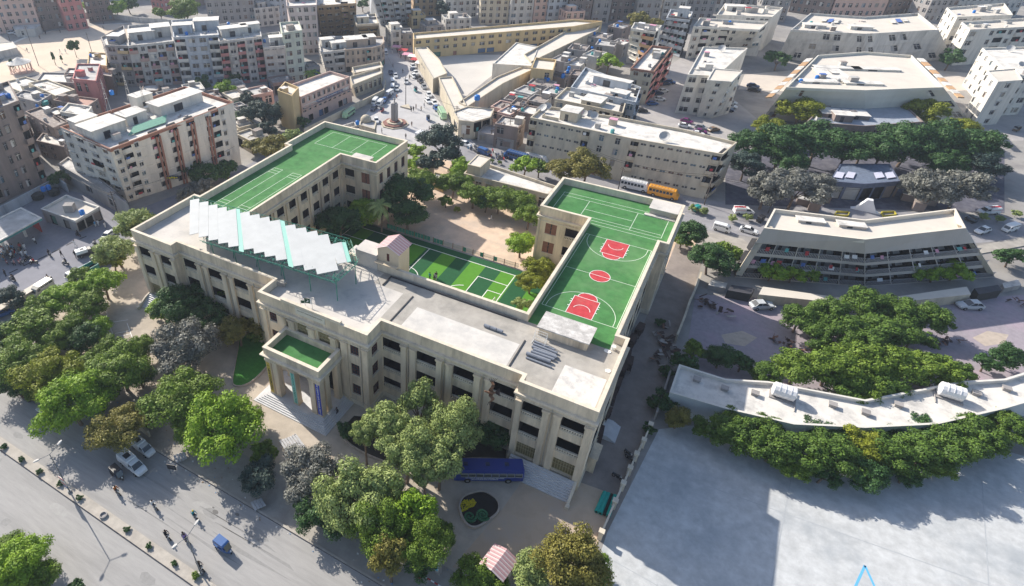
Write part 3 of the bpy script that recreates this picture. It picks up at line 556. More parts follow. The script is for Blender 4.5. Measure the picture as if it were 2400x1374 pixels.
def wins(B,bl,br,tr,tl,spec,mb,mi,trim=None,sill=True,bal=None,lim=90,step=1,shade=True):
    """spec: list of floor strings from top to bottom; each char one bay"""
    nf=len(spec); ops=[]; items=[]
    Wd=((br-bl).length+(tr-tl).length)/2; Hh=((tl-bl).length+(tr-br).length)/2
    for f,row in enumerate(spec):
        v1=1-f/nf; fh=1/nf; n=len(row)
        for j,c in enumerate(row):
            if c in '. ': continue
            uc=(j+.5)/n; cw=1/n
            if c=='w': a=(uc-cw*.29,uc+cw*.29,v1-fh*.76,v1-fh*.22,.3)
            elif c=='n': a=(uc-cw*.2,uc+cw*.2,v1-fh*.76,v1-fh*.22,.3)
            elif c=='t': a=(uc-cw*.3,uc+cw*.3,v1-fh*.42,v1-fh*.24,.2)
            elif c=='b': a=(uc-cw*.45,uc+cw*.45,v1-fh*.82,v1-fh*.08,1.3)
            elif c=='B': a=(uc-cw*.48,uc+cw*.48,v1-fh*.86,v1-fh*.06,1.4)
            elif c=='G': a=(uc-cw*.48,uc+cw*.48,v1-fh*.92,v1-fh*.16,2.2)
            elif c=='s': a=(uc-cw*.42,uc+cw*.42,v1-fh*.95,v1-fh*.25,1.2)
            elif c=='d': a=(uc-cw*.2,uc+cw*.2,v1-fh*.95,v1-fh*.3,.25)
            else: continue
            ops.append(a); items.append((c,a,cw,fh))
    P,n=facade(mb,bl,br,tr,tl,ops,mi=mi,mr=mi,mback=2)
    k=0
    for c,a,cw,fh in items:
        if k>=lim: break
        u0,u1,v0,v1,d=a
        if c in 'wnt':
            t=MB(); A,Bq,C,D=P(u0,v0,d-.03),P(u1,v0,d-.03),P(u1,v1,d-.03),P(u0,v1,d-.03); t.quad(A,Bq,C,D,0)
            um=(u0+u1)/2; e=(u1-u0)*.05; t.quad(P(um-e,v0,d-.08),P(um+e,v0,d-.08),P(um+e,v1,d-.08),P(um-e,v1,d-.08),1)
            vm=v0+(v1-v0)*.66; e2=(v1-v0)*.04; t.quad(P(u0,vm-e2,d-.07),P(u1,vm-e2,d-.07),P(u1,vm+e2,d-.07),P(u0,vm+e2,d-.07),1)
            if c=='w' and rnd.random()<.3: t.quad(P(u0,v0,d-.1),P(um,v0,d-.1),P(um,v1,d-.1),P(u0,v1,d-.1),1)
            if shade and c!='t':
                x=(u1-u0)*.12; a0,a1=P(u0-x,v1),P(u1+x,v1); t.obox(a0,a1-a0,n*.35,(0,0,.09),2)
            t.build('window',[winm if rnd.random()<.72 else rnd.choice(WV),fram if rnd.random()<.7 else rf['w'],WMAT[0]],B)
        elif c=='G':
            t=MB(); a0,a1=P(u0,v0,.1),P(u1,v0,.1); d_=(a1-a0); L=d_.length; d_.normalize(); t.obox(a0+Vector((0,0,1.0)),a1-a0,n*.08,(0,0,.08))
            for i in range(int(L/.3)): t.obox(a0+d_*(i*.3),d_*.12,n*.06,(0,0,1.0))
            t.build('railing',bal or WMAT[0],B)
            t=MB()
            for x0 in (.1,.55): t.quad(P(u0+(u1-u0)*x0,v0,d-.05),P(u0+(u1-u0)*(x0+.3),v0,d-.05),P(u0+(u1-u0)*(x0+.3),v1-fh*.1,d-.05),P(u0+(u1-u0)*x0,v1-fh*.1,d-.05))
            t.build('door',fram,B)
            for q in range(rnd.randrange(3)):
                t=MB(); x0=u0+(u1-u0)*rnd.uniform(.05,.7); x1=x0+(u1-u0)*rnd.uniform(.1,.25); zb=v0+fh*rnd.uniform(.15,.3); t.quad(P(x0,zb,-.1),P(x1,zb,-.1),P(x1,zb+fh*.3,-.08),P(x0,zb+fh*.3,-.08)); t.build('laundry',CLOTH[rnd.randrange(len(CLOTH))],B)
        elif c in 'bB':
            t=MB(); vb=max(0,v0-fh*.10); pr=.75 if c=='b' else .08
            a0,a1,b1,b0=P(u0-.0,vb,-.02),P(u1,vb,-.02),P(u1,v0+fh*.28,-.02),P(u0,v0+fh*.28,-.02)
            t.obox(a0,a1-a0,n*pr,(0,0,.12)); t.obox(a0+n*(pr-.08),a1-a0,n*.08,(0,0,(b0-a0).length))
            for q in (a0,a1-(a1-a0).normalized()*.08): t.obox(q,(a1-a0).normalized()*.08,n*(pr-.08),(0,0,(b0-a0).length))
            t.build('balcony',bal or WMAT[0],B)
            if rnd.random()<.65:
                t=MB(); x0=u0+(u1-u0)*rnd.uniform(.05,.4); x1=x0+(u1-u0)*rnd.uniform(.2,.45); zb=v0+fh*.3
                t.quad(P(x0,zb,-pr-.03),P(x1,zb,-pr-.03),P(x1,min(v1,zb+fh*.22),-pr-.03),P(x0,min(v1,zb+fh*.22),-pr-.03)); t.build('laundry',CLOTH[rnd.randrange(len(CLOTH))],B)
            t=MB(); x0=u0+(u1-u0)*.12; x1=u0+(u1-u0)*.38; t.quad(P(x0,v0,d-.03),P(x1,v0,d-.03),P(x1,v1-fh*.1,d-.03),P(x0,v1-fh*.1,d-.03),0); t.build('door',fram,B)
        elif c=='d':
            t=MB(); t.quad(P(u0,v0,d-.03),P(u1,v0,d-.03),P(u1,v1,d-.03),P(u0,v1,d-.03),0); t.build('door',brn,B)
        elif c=='s':
            if rnd.random()<.6:
                t=MB(); t.quad(P(u0,v0,.3),P(u1,v0,.3),P(u1,v1,.3),P(u0,v1,.3)); t.build('shop_shutter',SHOP[rnd.randrange(4)],B)
        k+=1
    return P,n
CLOTH=[M('red cloth',(.42,.05,.06),.9,0),M('blue cloth',(.08,.15,.4),.9,0),M('white cloth',(.7,.7,.72),.9,0),M('teal cloth',(.1,.35,.35),.9,0),M('pink cloth',(.6,.3,.4),.9,0)]
SHOP=[M('steel shutter',(.3,.31,.32),.6,.1,2),M('blue shutter',(.08,.14,.25),.6,.1,2),M('green shutter',(.08,.2,.16),.6,.1,2),M('dusty shutter',(.2,.17,.16),.7,.1,2)]
WMAT=[None]; BL={}
WV=[M('curtained pane',(.30,.27,.23),.6,.1,2),M('bluish pane',(.10,.16,.2),.2,.1,2,spec=.6),M('brown wooden pane',(.16,.09,.06),.7,.1,2)]
def clutter(r,T,z,name,wm):
    if name not in ('apartment_block','house','shack','old_building','old_house','shop_row'): return
    e1=T[1]-T[0]; e2=T[-1]-T[0]; A=e1.length*e2.length
    if A<25: return
    for k in range(min(7,2+int(A/90))):
        u,v=rnd.uniform(.08,.82),rnd.uniform(.15,.8); p=T[0]+e1*u+e2*v; x=e1.normalized(); y=Vector((-x.y,x.x,0)); s=rnd.uniform(.5,1); q=rnd.random(); t=MB(); p=Vector((p.x,p.y,z))
        if q<.35: t.obox(p,x*2.6*s,y*2*s,(0,0,1.5*s+.5),0); t.obox(p-x*.1-y*.1+Vector((0,0,1.5*s+.5)),x*(2.6*s+.2),y*(2*s+.2),(0,0,.1),1); nm='roof_shed'
        elif q<.6: t.lathe(p,[(.5,0),(.55,.1),(.55,1.0),(.2,1.2)],8,0); t.build('roof_tank',[rnd.choice([MATS['bright blue tank plastic'],rf['g'],CLOTH[3],rf['w']])],r); continue
        elif q<.8: t.obox(p,x*rnd.uniform(2,5),y*.15,(0,0,.9),0); t.obox(p,x*.15,y*rnd.uniform(2,4),(0,0,.9),0); nm='roof_partition'
        else:
            for i in range(5): c=p+x*rnd.uniform(-1,1)+y*rnd.uniform(-.8,.8); t.obox(c,x*rnd.uniform(.3,1.2)+y*rnd.uniform(-.4,.4),y*rnd.uniform(.2,.5),(0,0,rnd.uniform(.1,.5)),i%2)
            nm='roof_junk'
        t.build(nm,[rnd.choice([wm,rf['g'],rf['b'],WC['g']]),rnd.choice([rf['w'],rf['g'],rf['b'],CLOTH[rnd.randrange(5)]])],r)
def building(name,label,top,h,base=None,wall='w',roof='g',faces={},par=.8,cat='building',rooms=(),group=None,zb=0,trim=None,bal=None,shade=True,lim=90):
    """top: roof outline as points (counter-clockwise from above), px pairs at height h or world pairs when len 3"""
    T=[Vector((p[0],p[1],h)) if len(p)==3 else G(p[0],p[1],h) for p in top]
    if sum(T[i].x*T[(i+1)%len(T)].y-T[(i+1)%len(T)].x*T[i].y for i in range(len(T)))<0: raise Exception('cw '+label)
    Bp=[Vector((t.x,t.y,zb)) for t in T]
    if base:
        for i,b in base.items(): Bp[i]=G(*b,zb)
    o=Bp[0].copy(); r=empty(name,o,0,label,cat,group); T=[t-o for t in T]; Bp=[b-o for b in Bp]; WMAT[0]=WC.get(wall,wall)
    wm=WMAT[0]; mb=MB(); n=len(T)
    for i in range(n):
        j=(i+1)%n; bl,br,tr,tl=Bp[i],Bp[j],T[j],T[i]
        nn=(br-bl).cross(tl-bl); vis=nn.dot(CAM-o-(bl+tr)/2)>0
        sp=faces.get(i)
        if sp is None and vis and '*' in faces: sp=faces['*']
        if sp and vis:
            if isinstance(sp,tuple): # auto: floors, density, pattern
                nf,pat=sp; cols=max(1,int((br-bl).length/3.0)); s2=[]
                for f in range(nf):
                    s2.append(''.join((pat+pat)[(k+(f if '~' in pat else 0))%len(pat)] for k in range(cols)))
                sp=[x.replace('~','w') for x in s2]
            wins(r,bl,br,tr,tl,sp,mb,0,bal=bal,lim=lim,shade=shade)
        else: mb.quad(bl,br,tr,tl,0)
    mb.build('wall',[wm,brn,back_shade],r)
    P2=[(t.x,t.y) for t in T]; hz=h-o.z
    t=MB(); t.poly([(*p,hz-par) for p in off(P2,-.05)]); t.build('roof',rf.get(roof,roof),r)
    t=MB(); t.ring(P2,-.25,-.015,hz-par-.01,hz-.001,0); t.ring(P2,-.3,.06,hz,hz+.09,0); t.build('parapet',trim or wm,r)
    c=sum(T,Vector())/n
    for (u,v,a,b,hh) in rooms:
        # room positioned in the parallelogram of the first corner
        e1=(T[1]-T[0]); e2=(T[-1]-T[0]); p=T[0]+e1*u+e2*v; x=e1.normalized()*a; y=Vector((-e1.normalized().y,e1.normalized().x,0))*b
        p=Vector((p.x,p.y,hz-par)); t=MB(); t.obox(p,x,y,(0,0,hh),0); t.obox(p-x*.04-y*.04+Vector((0,0,hh)),x*1.08,y*1.08,(0,0,.14),1)
        t.obox(p+x*.3-y*.012,x*.2,y*.012,(0,0,min(2,hh*.8)),2); t.build('rooftop_room',[wm,rf['w'],winm],r)
    clutter(r,T,hz-par,name,wm); BL[label]=r; return r
def box_px(x1,y1,x2,y2,h,bx,by):
    """rectangular footprint from front top edge (px) and one back corner px at height h"""
    a,b,c=G(x1,y1,h),G(x2,y2,h),G(bx,by,h); u=(b-a).normalized(); v=Vector((-u.y,u.x,0)); d=max(3,(c-a).dot(v)); e=v*d
    return [(p.x,p.y,0) for p in (a,b,b+e,a+e)]
def box_d(x1,y1,x2,y2,h,d):
    a,b=G(x1,y1,h),G(x2,y2,h); u=(b-a).normalized(); e=Vector((-u.y,u.x,0))*d
    return [(p.x,p.y,0) for p in (a,b,b+e,a+e)]
def aux(B,label=None): return BL[label]
# --- near left: big white and brown apartment block
ab=building('apartment_block','large white apartment block with brown vertical strips and brown cornice beside the school',[(258,350),(547,240),(432,203),(141,298)],17,base={0:(300,474),1:(566,386)},wall='W',roof='w',
 faces={0:['nBn.B.B.B.nBn.']*6,3:['nwwn','nwwn','wnbw','nwwn','wnbw','n.wn']},trim=brn,rooms=[(.02,.35,9,7,3),(.30,.45,6,5,2.6),(.55,.40,14,5.5,2.8),(.52,.78,5,4,3.6),(.05,.78,6,4,2.5)])
t=MB(); T0,T1=G(258,350,17),G(547,240,17); B0,B1=G(300,474),G(566,386)
for k in (.32,.345,.46,.485,.60,.625,.74,.765):
    a=B0.lerp(B1,k); b=T0.lerp(T1,k); dd=(B1-B0).normalized(); nn=dd.cross(Vector((0,0,1)))
    t.obox(a+nn*.02,dd*.5,nn*.35,b-a-Vector((0,0,1.2)))
o=t.build('brown_strip',[brn],None); mo=ab.location.copy(); o.data.transform(Matrix.Translation(-mo)); o.parent=ab
building('apartment_block','tall brown tower block with drain pipes at the left edge of the picture',[(-130,305),(44,236),(20,190),(-150,250)],22,base={1:(113,425)},wall='b',roof='g',faces={0:['w.bw.nw.b']*6,1:['nw','w.','nw','.w','nw','w.']},rooms=[(.5,.2,6,5,3)])
# long low houses between
lowh=[((0,195),(70,225),(140,205),(60,180),7,'c','w'),((66,195),(130,225),(175,210),(110,186),7.5,'c','w'),((60,262),(125,300),(160,285),(95,250),8,'b','b'),((85,330),(150,345),(150,320),(100,312),5,'b','w'),
 ((100,265),(155,278),(185,262),(130,252),7,'g','w'),((125,235),(205,250),(230,232),(150,222),7,'b',M('rust red roof',(.44,.27,.22),.9,.2,1)),((30,225),(90,240),(120,222),(55,212),8,'g','g'),((85,190),(175,195),(185,172),(100,170),6,'g','w'),
 ((150,175),(240,180),(250,162),(160,160),6,'b','w'),((170,185),(225,190),(235,150),(180,150),11,'r','g'),((205,150),(250,155),(250,125),(208,122),9,'y','w'),((215,172),(262,180),(265,150),(222,150),7,'b','g'),((140,262),(200,272),(215,250),(160,242),9,'W','w'),((0,290),(60,300),(62,270),(0,262),6,'b','g')]
for i,(a,b,c,d,h,wl,ro) in enumerate(lowh):
    building('house',['cream low house left of the sports ground','cream low house with walled roof terrace','brown roofless house with junk on top','small white roofed house behind the brown tower','flat white roofed house behind the white block','house with rust red sheet roof in the old quarter','grey house beside the brown tower','grey house below the sports ground wall','brown brick house with white slab roof by the sports ground','narrow red signboard house at the lane','small yellow house with awning below the poplar','dim little house under the grey flats','white house touching the apartment block roof sheds','low dusty house under the left tower'][i],[a,b,c,d],h,wall=wl,roof=ro,faces={'*':(2,'wn.')},par=.5)
# petrol station
r=empty('petrol_canopy',(-92,0,0),0,'flat grey petrol station canopy with teal edge on white posts','canopy')
P=[G(-60,590,4.5),G(0,566,4.5),G(98,507,4.5),G(48,470+20,4.5),G(-60,540,4.5)]
Pc=[G(-90,610,4.6),G(0,566,4.6),G(98,512,4.6),G(50,488,4.6),G(0,512,4.6),G(-90,552,4.6)]
o=G(40,540); r.location=o; t=MB(); pl=[(p.x-o.x,p.y-o.y) for p in Pc]; t.prism(pl,4.1,4.6,1,0); t.ring(pl,-.3,.05,4.6,4.85,2); t.build('canopy_roof',[rf['g'],M('teal fascia',(.05,.2,.2),.6,.1,1),rf['w']],r)
for p in (G(15,590,0),G(62,555,0),G(-30,570,0)):
    t=MB(); q=p-o; t.box(q.x-.25,q.x+.25,q.y-.25,q.y+.25,0,4.1); t.build('post',rf['w'],r)
building('petrol_shop','low white trimmed petrol station shop with open flat roof',[(96,490),(176,518),(233,485),(155,457)],3.7,wall='g',roof='c',trim=rf['w'],faces={0:['.s.s.'],1:['sss']},par=.5,base={1:(185,545)},cat='shop')
a=G(152,500,3.2); t=MB(); t.obox(a,(1.9,1.2,0),(-1.1,1.6,0),(0,0,1.9)); t.obox(a+Vector((0,0,1.9)),(1.9,1.2,0),(-1.1,1.6,0),(0,0,.1)); tag(t.build('water_cistern',[WC['g']]),'grey concrete water cistern on the petrol shop roof','cistern')
t=MB(); 
for p,q in (((-60,560),(140,430)),((140,430),(160,445)),((140,430),(60,460))):
    pass
def wallrun(name,label,pts,h,th=.25,mat=None,cap=None,cat='wall',px=True,z=0):
    P=[G(*p) if px else Vector((*p,0)) for p in pts]; t=MB()
    for i in range(len(P)-1):
        d=(P[i+1]-P[i]); u=d.normalized(); nn=Vector((-u.y,u.x,0))*th; t.obox(P[i]+Vector((0,0,z)),d,nn,(0,0,h),0); t.obox(P[i]-nn*.15+Vector((0,0,z+h)),d,nn*1.3,(0,0,.1),1)
    o=t.build(name,[mat or WC['w'],cap or mat or WC['w']]); return tag(o,label,cat)
wallrun('boundary_wall','tall pale boundary wall behind the petrol station',[(-60,545),(140,437),(160,452)],2.6,.3,WC['u'])
wallrun('sign_wall','red panel screen wall beside the petrol shop',[(55,515),(98,545)],3.2,.2,M('red panel',(.35,.03,.03),.6,.1,1))
building('shop_row','grey two storey wall like shop row beside the white block',[(136,385),(215,430),(300,478),(262,440),(160,368)],5,wall='g',roof='g',faces={0:['w.w'],1:['.w.']},par=.4)
# --- apartment row in the middle distance
building('apartment_block','grey and yellow stained flats at the left end of the row',[(246,106),(300,108),(290,60),(236,88)],15,base={0:(270,200),1:(322,202)},wall='g',roof='w',faces={0:['wb','wn','wb','wn','bw'],3:(5,'wn')},bal=WC['y'],rooms=[(.2,.4,5,5,3)])
building('apartment_block','grey flats with faded pink panels in the middle of the row',[(300,108),(407,97),(392,52),(300,60)],15.5,base={0:(322,202),1:(428,198)},wall='w',roof='g',faces={0:['bnBwb','rbwbw','bnBwb','bwbwb','BnBwB']},bal=M('faded pink balcony',(.45,.31,.27),.9,.1,1),rooms=[(.05,.3,9,6,3),(.55,.35,7,7,3.6)])
building('apartment_block','bluish white flats with curved white balconies in the row',[(407,88),(513,82),(500,40),(402,48)],18,base={0:(430,203),1:(530,200)},wall='u',roof='w',faces={0:['bwwb','bwwb','bwwb','bwwb','bwwb','wwww']},bal=rf['w'],rooms=[(.0,.3,7,5,3),(.5,.4,9,6,3.5)])
building('apartment_block','flats with red and white chequered front panels in the row',[(513,98),(613,86),(606,50),(505,58)],17,base={0:(527,198),1:(628,190)},wall='w',roof='w',faces={0:['bwbwb']*6},bal=WC['r'],rooms=[(.1,.3,10,5,3),(.6,.4,7,4,3)])
building('apartment_block','grey flats with green rooftop shed next to the red chequered ones',[(617,112),(668,108),(655,75),(610,80)],14,base={0:(628,190),1:(675,188)},wall='w',roof='g',faces={0:['ttt','ww','ww','ww','ww']},rooms=[(.35,.2,6,4,3)])
building('apartment_block','pale green narrow block standing at the right end of the row',[(661,78),(708,71),(700,50),(655,53)],18,base={0:(677,195),1:(717,190)},wall='G',roof='w',faces={0:['wn','wn','wn','wn','wn','wn']},lim=40)
building('apartment_block','pinkish banded tall block with white cornice behind the palm',[(672,15),(742,12),(742,-25),(668,-20)],20,base={0:(700,130),1:(748,128)},wall=M('pinkish banded wall',(.52,.44,.42),.9,.1,.35,streak=1),roof='w',faces={0:['wwww']*6},rooms=[(.1,.4,9,5,3)])
building('apartment_block','brown and ochre patched tall block behind the square',[(742,14),(835,8),(828,-25),(740,-20)],18,base={0:(755,85),1:(835,80)},wall='o',roof='w',faces={0:['wwwbw']*5})
building('apartment_block','bluish grey high block behind the square with white piers',[(872,-10),(962,-12),(962,-40),(865,-40)],16,base={0:(893,60),1:(965,55)},wall='u',roof='g',faces={0:['wbwbwb']*5})
building('house','cream and yellow five storey house with green awning over the square',[(835,58),(888,55),(880,32),(828,36)],12,base={0:(845,90),1:(892,88)},wall='c',roof='w',faces={0:['..','bb','bb','wn']},bal=WC['y'],rooms=[(.1,.3,5,4,2.5)])
building('old_building','grey old corner house with tall shutters beside the curved one',[(752,123),(808,117),(800,85),(745,88)],9,base={0:(765,170),1:(810,168)},wall='w',roof='g',faces={0:['wb','wb','wn'],3:(3,'w')},rooms=[(.1,.4,5,4,3),(.5,.2,6,4,2.5)])
building('old_building','tan old building with curved corner and tall windows on the square',[(808,117),(870,112),(893,107),(901,98),(898,85),(800,90)],9,wall=M('tan old stone',(.46,.36,.28),.92,.15,.4,streak=1,dirt=(.25,.23,.22),dscale=.25,damt=.6),roof='g',faces={0:['nnnnb','nnnnb','ssnnb'],1:['nn','nw','ss'],2:['n','n','s'],3:['n','n','s']},rooms=[(.1,.3,9,6,3),(.8,.4,5,5,3)])
# --- pink school with banner
D1=building('pink_school','pink two storey school with long banner and white roof near the square',[(704,228),(819,180),(773,167),(655,208)],9,wall='p',roof='w',faces={0:['wwwwwwwwww','wwwwwwwwww','.s.ss..ss.']},lim=60,cat='school',base={0:(712,292),1:(826,238)})
a=G(704,228,9)-D1.location; b=G(819,180,9)-D1.location; u=(b-a).normalized(); nn=u.cross(Vector((0,0,1)))
t=MB(); p=a+u*1-Vector((0,0,4.0)); t.obox(p+nn*.18,u*((b-a).length-2),nn*.05,(0,0,.95),0); t.obox(p+nn*.16+u*6,u*14,nn*.09,(0,0,.95),1); t.build('banner',[rf['w'],M('navy banner',(.02,.05,.16),.7,.05,1)],D1)
text_obj('lettering','GOVERNMENT BOYS PRIMARY SCHOOL',.85,white,D1,p+nn*.27+u*13+Vector((0,0,.48)),u,(0,0,1))
t=MB(); t.obox(a-Vector((0,0,4.35))+nn*.02,b-a,nn*.9,(0,0,.18)); t.build('ledge',WC['p'],D1)
building('stair_block','yellow stained stair block at the end of the pink school',[(650,212),(684,225),(700,205),(668,192)],12,wall='y',roof='c',faces={},rooms=[(.1,.1,2,2,1.5)],zb=0)
building('low_school_wing','beige low wing with tall windows beyond the pink school',[(826,200),(895,172),(893,158),(820,180)],5.5,wall='c',roof='c',faces={0:['wwwwww']},cat='school',base={0:(834,228)})
building('pavilion','beige flat roofed annexe behind the low wing',[(830,172),(898,158),(892,145),(825,158)],5.5,wall='c',roof='c',faces={'*':(1,'w.')})
wallrun('boundary_wall','long beige boundary wall with dot pattern before the pink school',[(715,318),(900,225),(905,200)],2.2,.3,WC['c'])
# mosque-like gatehouse at square
building('gatehouse','small grey gatehouse with round stone dome by the square',[(842,293),(878,303),(882,285),(848,276)],6.5,wall='c',roof='g',faces={0:['.w'],1:['w','d']},par=.3)
a=G(858,283,6.4); t=MB(); t.lathe(a,[(1.7,-.2),(1.7,.3),(1.6,.9),(1.1,1.5),(.5,1.8),(.05,1.9)],14); tag(t.build('stone_dome',WC['c'],smooth=True),'round pale stone dome on the gatehouse roof','dome')
wallrun('boundary_wall','grey curved parapet wall behind the left green roof',[(790,318),(830,305),(850,330),(878,335)],2.6,.3,WC['w'])
building('flat_roof_hall','low hall with cluttered terrace between gatehouse and left green roof',[(795,305),(850,335),(880,320),(845,292)],3.2,wall='w',roof='c',faces={},par=.5)
# monument
o=G(925,291); r=empty('monument',o,0,'grey stone monument pillar on stepped octagonal red base in the square','monument')
def octo(rr,z0,z1,mi): 
    t=MB(); t.prism([(rr*math.cos(R(22.5+45*k)),rr*math.sin(R(22.5+45*k))) for k in range(8)],z0,z1,mi); return t
octo(5.6,0,.35,0).build('base_step',WC['c'],r); octo(4.7,.35,.8,0).build('base_step',M('red brown stone',(.24,.12,.10),.8,.2,1),r); octo(3.2,.8,1.2,0).build('base_step',WC['c'],r); octo(2.0,1.2,1.6,0).build('base_step',MATS['red brown stone'],r)
t=MB(); t.box(-1.1,-.35,-.8,.8,1.6,8.2); t.box(.35,1.1,-.8,.8,1.6,8.2); t.box(-.35,.35,-1.1,1.1,1.6,8.6); t.build('pillar',WC['g'],r); r.scale=(.85,.85,.85)
t=MB(); t.tube((0,0,8.6),(0,0,11),.28,.12,n=8); t.lathe((0,0,9.6),[(.1,0),(.5,.2),(.5,.5),(.1,.8)],8); t.build('finial',WC['g'],r)
t=MB(); q=gp((938,252),(962,258),(958,247)); t.prism(q,0,.5); tag(t.build('traffic_island',WC['c']),kind='structure')
# --- long yellow school and triangular compound
building('yellow_school','long yellow two storey school with galleries behind the square',[(970,92),(1345,62),(1412,50),(1345,46),(968,78)],8.2,wall='y',roof='c',faces={0:['wnwnnwwnwnwnnwnwwn','wnwwnnnwwnwnwnwwnw','.ss.d..ss..s.sss..'],3:['w','w','w']},lim=70,cat='school')
building('compound_wing','long beige flat roofed wing running toward the compound corner',[(1245,145),(1400,70),(1412,50),(1345,62),(1228,128)],6.5,wall='c',roof='c',faces={},par=.7)
building('stair_tower','yellow stair tower on the compound wing',[(1245,160),(1296,165),(1304,140),(1255,135)],9,wall='y',roof='c',faces={0:['.n','.s']})
building('white_hall','white hall with red arched doorway inside the compound',[(1155,150),(1245,155),(1262,110),(1210,100)],6,wall='W',roof='w',faces={0:['..d']},par=.3)
building('compound_wing','narrow terrace wing of the compound behind the shacks',[(1095,250),(1180,195),(1255,160),(1240,150),(1165,180),(1075,240)],5.5,wall='c',roof='c',faces={},par=.5)
building('compound_corner','white roofed rounded corner building of the compound',[(1062,262),(1075,282),(1110,286),(1150,275),(1158,255),(1095,250)],5.8,wall='c',roof='w',faces={0:['w'],1:['w'],2:['bb']},par=.3)
building('compound_wing','beige wing with slim windows along the square road',[(1028,182),(1065,262),(1095,252),(1060,180)],5.5,wall='c',roof='c',faces={3:['n.n.n.w']},par=.4)
building('compound_wing','beige front wing of the compound beside the yellow school',[(972,112),(1015,185),(1048,172),(1030,140),(1000,110)],5.5,wall='c',roof='c',faces={4:['t.t.t.'],0:['.t.']},par=.4)
gpoly('compound_yard',gp((1010,130),(1240,128),(1150,180),(1075,240),(1030,180)),.03,M('compound yard sand',(.55,.52,.48),.95,.08,.1))
t=MB(); a=G(1117,250,5.3); t.box(a.x-.5,a.x+.5,a.y-.5,a.y+.5,5.3,7.6); t.lathe((a.x,a.y,7.6),[(.9,0),(.95,.3),(.95,1.3),(.5,1.6)],12,1); tag(t.build('water_tank',[WC['g'],tankb]),'blue water tank on a grey stand at the compound corner','water tank')
# --- shacks between compound and beige housing
sh=[(1150,250,1185,258,5),(1160,290,1215,300,7.5),(1180,232,1225,240,5),(1205,212,1245,222,5),(1235,235,1275,243,5.5),(1215,262,1262,272,6),(1235,195,1290,205,5.5),(1270,215,1305,222,5.5),(1285,178,1325,185,5),(1255,175,1290,180,5),(1322,150,1360,156,5.5),(1330,115,1372,120,6),(1365,128,1400,135,5.5),(1375,85,1420,92,5.5),(1425,62,1460,68,6),(1430,100,1462,106,5.5),(1395,105,1440,110,6.5),(1335,175,1385,182,4.5),(1290,140,1330,148,6),(1120,310,1165,318,3.2),(1165,322,1205,330,3.4),(1165,262,1195,270,5.5),(1195,245,1225,250,6.2)]
adj=['lowest','tallest','darkest','junk covered','narrow','second lowest','widest','brick','patched','stained','roofless looking','tarpaulin covered','terrace topped','rear','far rear','square','blocky','sunken','slanting','street side','tea stall','pinkish','crooked']
for i,(x1,y1,x2,y2,h) in enumerate(sh):
    building('shack',f'{adj[i]} shack of the {"front" if y1>240 else "middle" if y1>150 else "far"} part of the slum beside the compound',box_d(x1,y1,x2,y2,h,7 if y1>160 else 9),h,wall='pbgwgbggbgwgwgbggbgggpb'[i],roof='bwbgbwbgbgwbgbgwgbgggwb'[i],faces={'*':(2 if h>5 else 1,'w.')},par=.4,lim=10)
# --- beige police housing and white ones
F1=building('apartment_block','long beige three storey housing block with white slotted walls along the street',[(1243,276),(1480,325),(1694,362),(1727,334),(1600,303),(1450,275),(1275,248)],11.5,wall='c',roof='w',faces={0:['bttttttb.wWwb']*0 or ['bttttttb.w.w.','bttttttb.w.w.','bttttttb.w.w.','.........d...'],1:['bttttttttb','bttttttttb','bttttttttb','.tttttttt.'],2:['b.']*4},par=.7,rooms=[(.25,.4,5,5,2.8)],base={0:(1228,375),1:(1452,425),2:(1648,466)})
building('apartment_block','lower beige house with yellow stair core in the police housing',[(1300,232),(1460,265),(1470,228),(1328,205)],10,wall='c',roof='w',faces={0:['wb.wbw','wb.wbw','wb..bw'],1:['bb','bb','bb']},bal=WC['c'],rooms=[(.38,.1,6,6,1.8)])
building('apartment_block','bluish white house with shell shaped roof terrace',[(1338,205),(1490,240),(1502,205),(1372,158)],11,wall='u',roof='w',faces={0:['.w..n.w','.w..n.w','wn.w.wn'],1:['wb']*3},rooms=[(.25,.45,12,3,2.6),(.6,.1,5,4,1.5)])
building('apartment_block','cream block with red brown roof edge and red balconies',[(1478,160),(1533,168),(1576,112),(1528,107)],12.5,wall='c',roof='w',faces={0:['nw','nw','nw','n.'],1:['BbBb']*4},bal=WC['r'],trim=brn,base={0:(1470,240),1:(1510,246)})
building('apartment_block','tall cream block with orange balcony panels',[(1479,67),(1537,76),(1551,60),(1487,53)],16,wall='W',roof='w',faces={0:['wo'.replace('o','b')]*5,3:(5,'w')},bal=oran,base={0:(1467,142)})
building('apartment_block','white block with dark louvre bands and rooftop kiosk',[(1562,42),(1617,48),(1623,28),(1572,22)],16,wall='u',roof='c',faces={0:['BBB']*5},bal=WC['u'],rooms=[(.4,.3,4,4,4)],base={0:(1540,115),1:(1592,135)})
building('apartment_block','large white block with laundry and blue tank on the roof',[(1625,62),(1780,70),(1800,52),(1640,42)],14,wall='W',roof='c',faces={0:['nbnBn.w','nbnBn.w','nbnBn.w','nb.B..w'],1:(4,'w')},base={0:(1605,138),1:(1745,125)})
building('apartment_block','white block with long roof slots behind the laundry block',[(1680,35),(1810,40),(1835,18),(1700,8)],14,wall='W',roof='c',faces={0:['..tt']*1+['w.ww']*3},rooms=[(.1,.5,8,4,2)])
building('apartment_block','white end block with two dishes on its roof above the car park',[(1612,175),(1668,178),(1697,163),(1752,113),(1648,110)],13.5,wall='W',roof='w',faces={0:['ww']*4},base={0:(1581,265),1:(1650,272)},par=.5)
building('stair_block','tall stair block with glass strips beside the dish roofed block',[(1657,188),(1715,192),(1740,166),(1673,161)],14.5,wall='W',roof='c',faces={0:['.w.']*5,1:(4,'w.')},base={0:(1632,275),1:(1665,278)},par=.2)
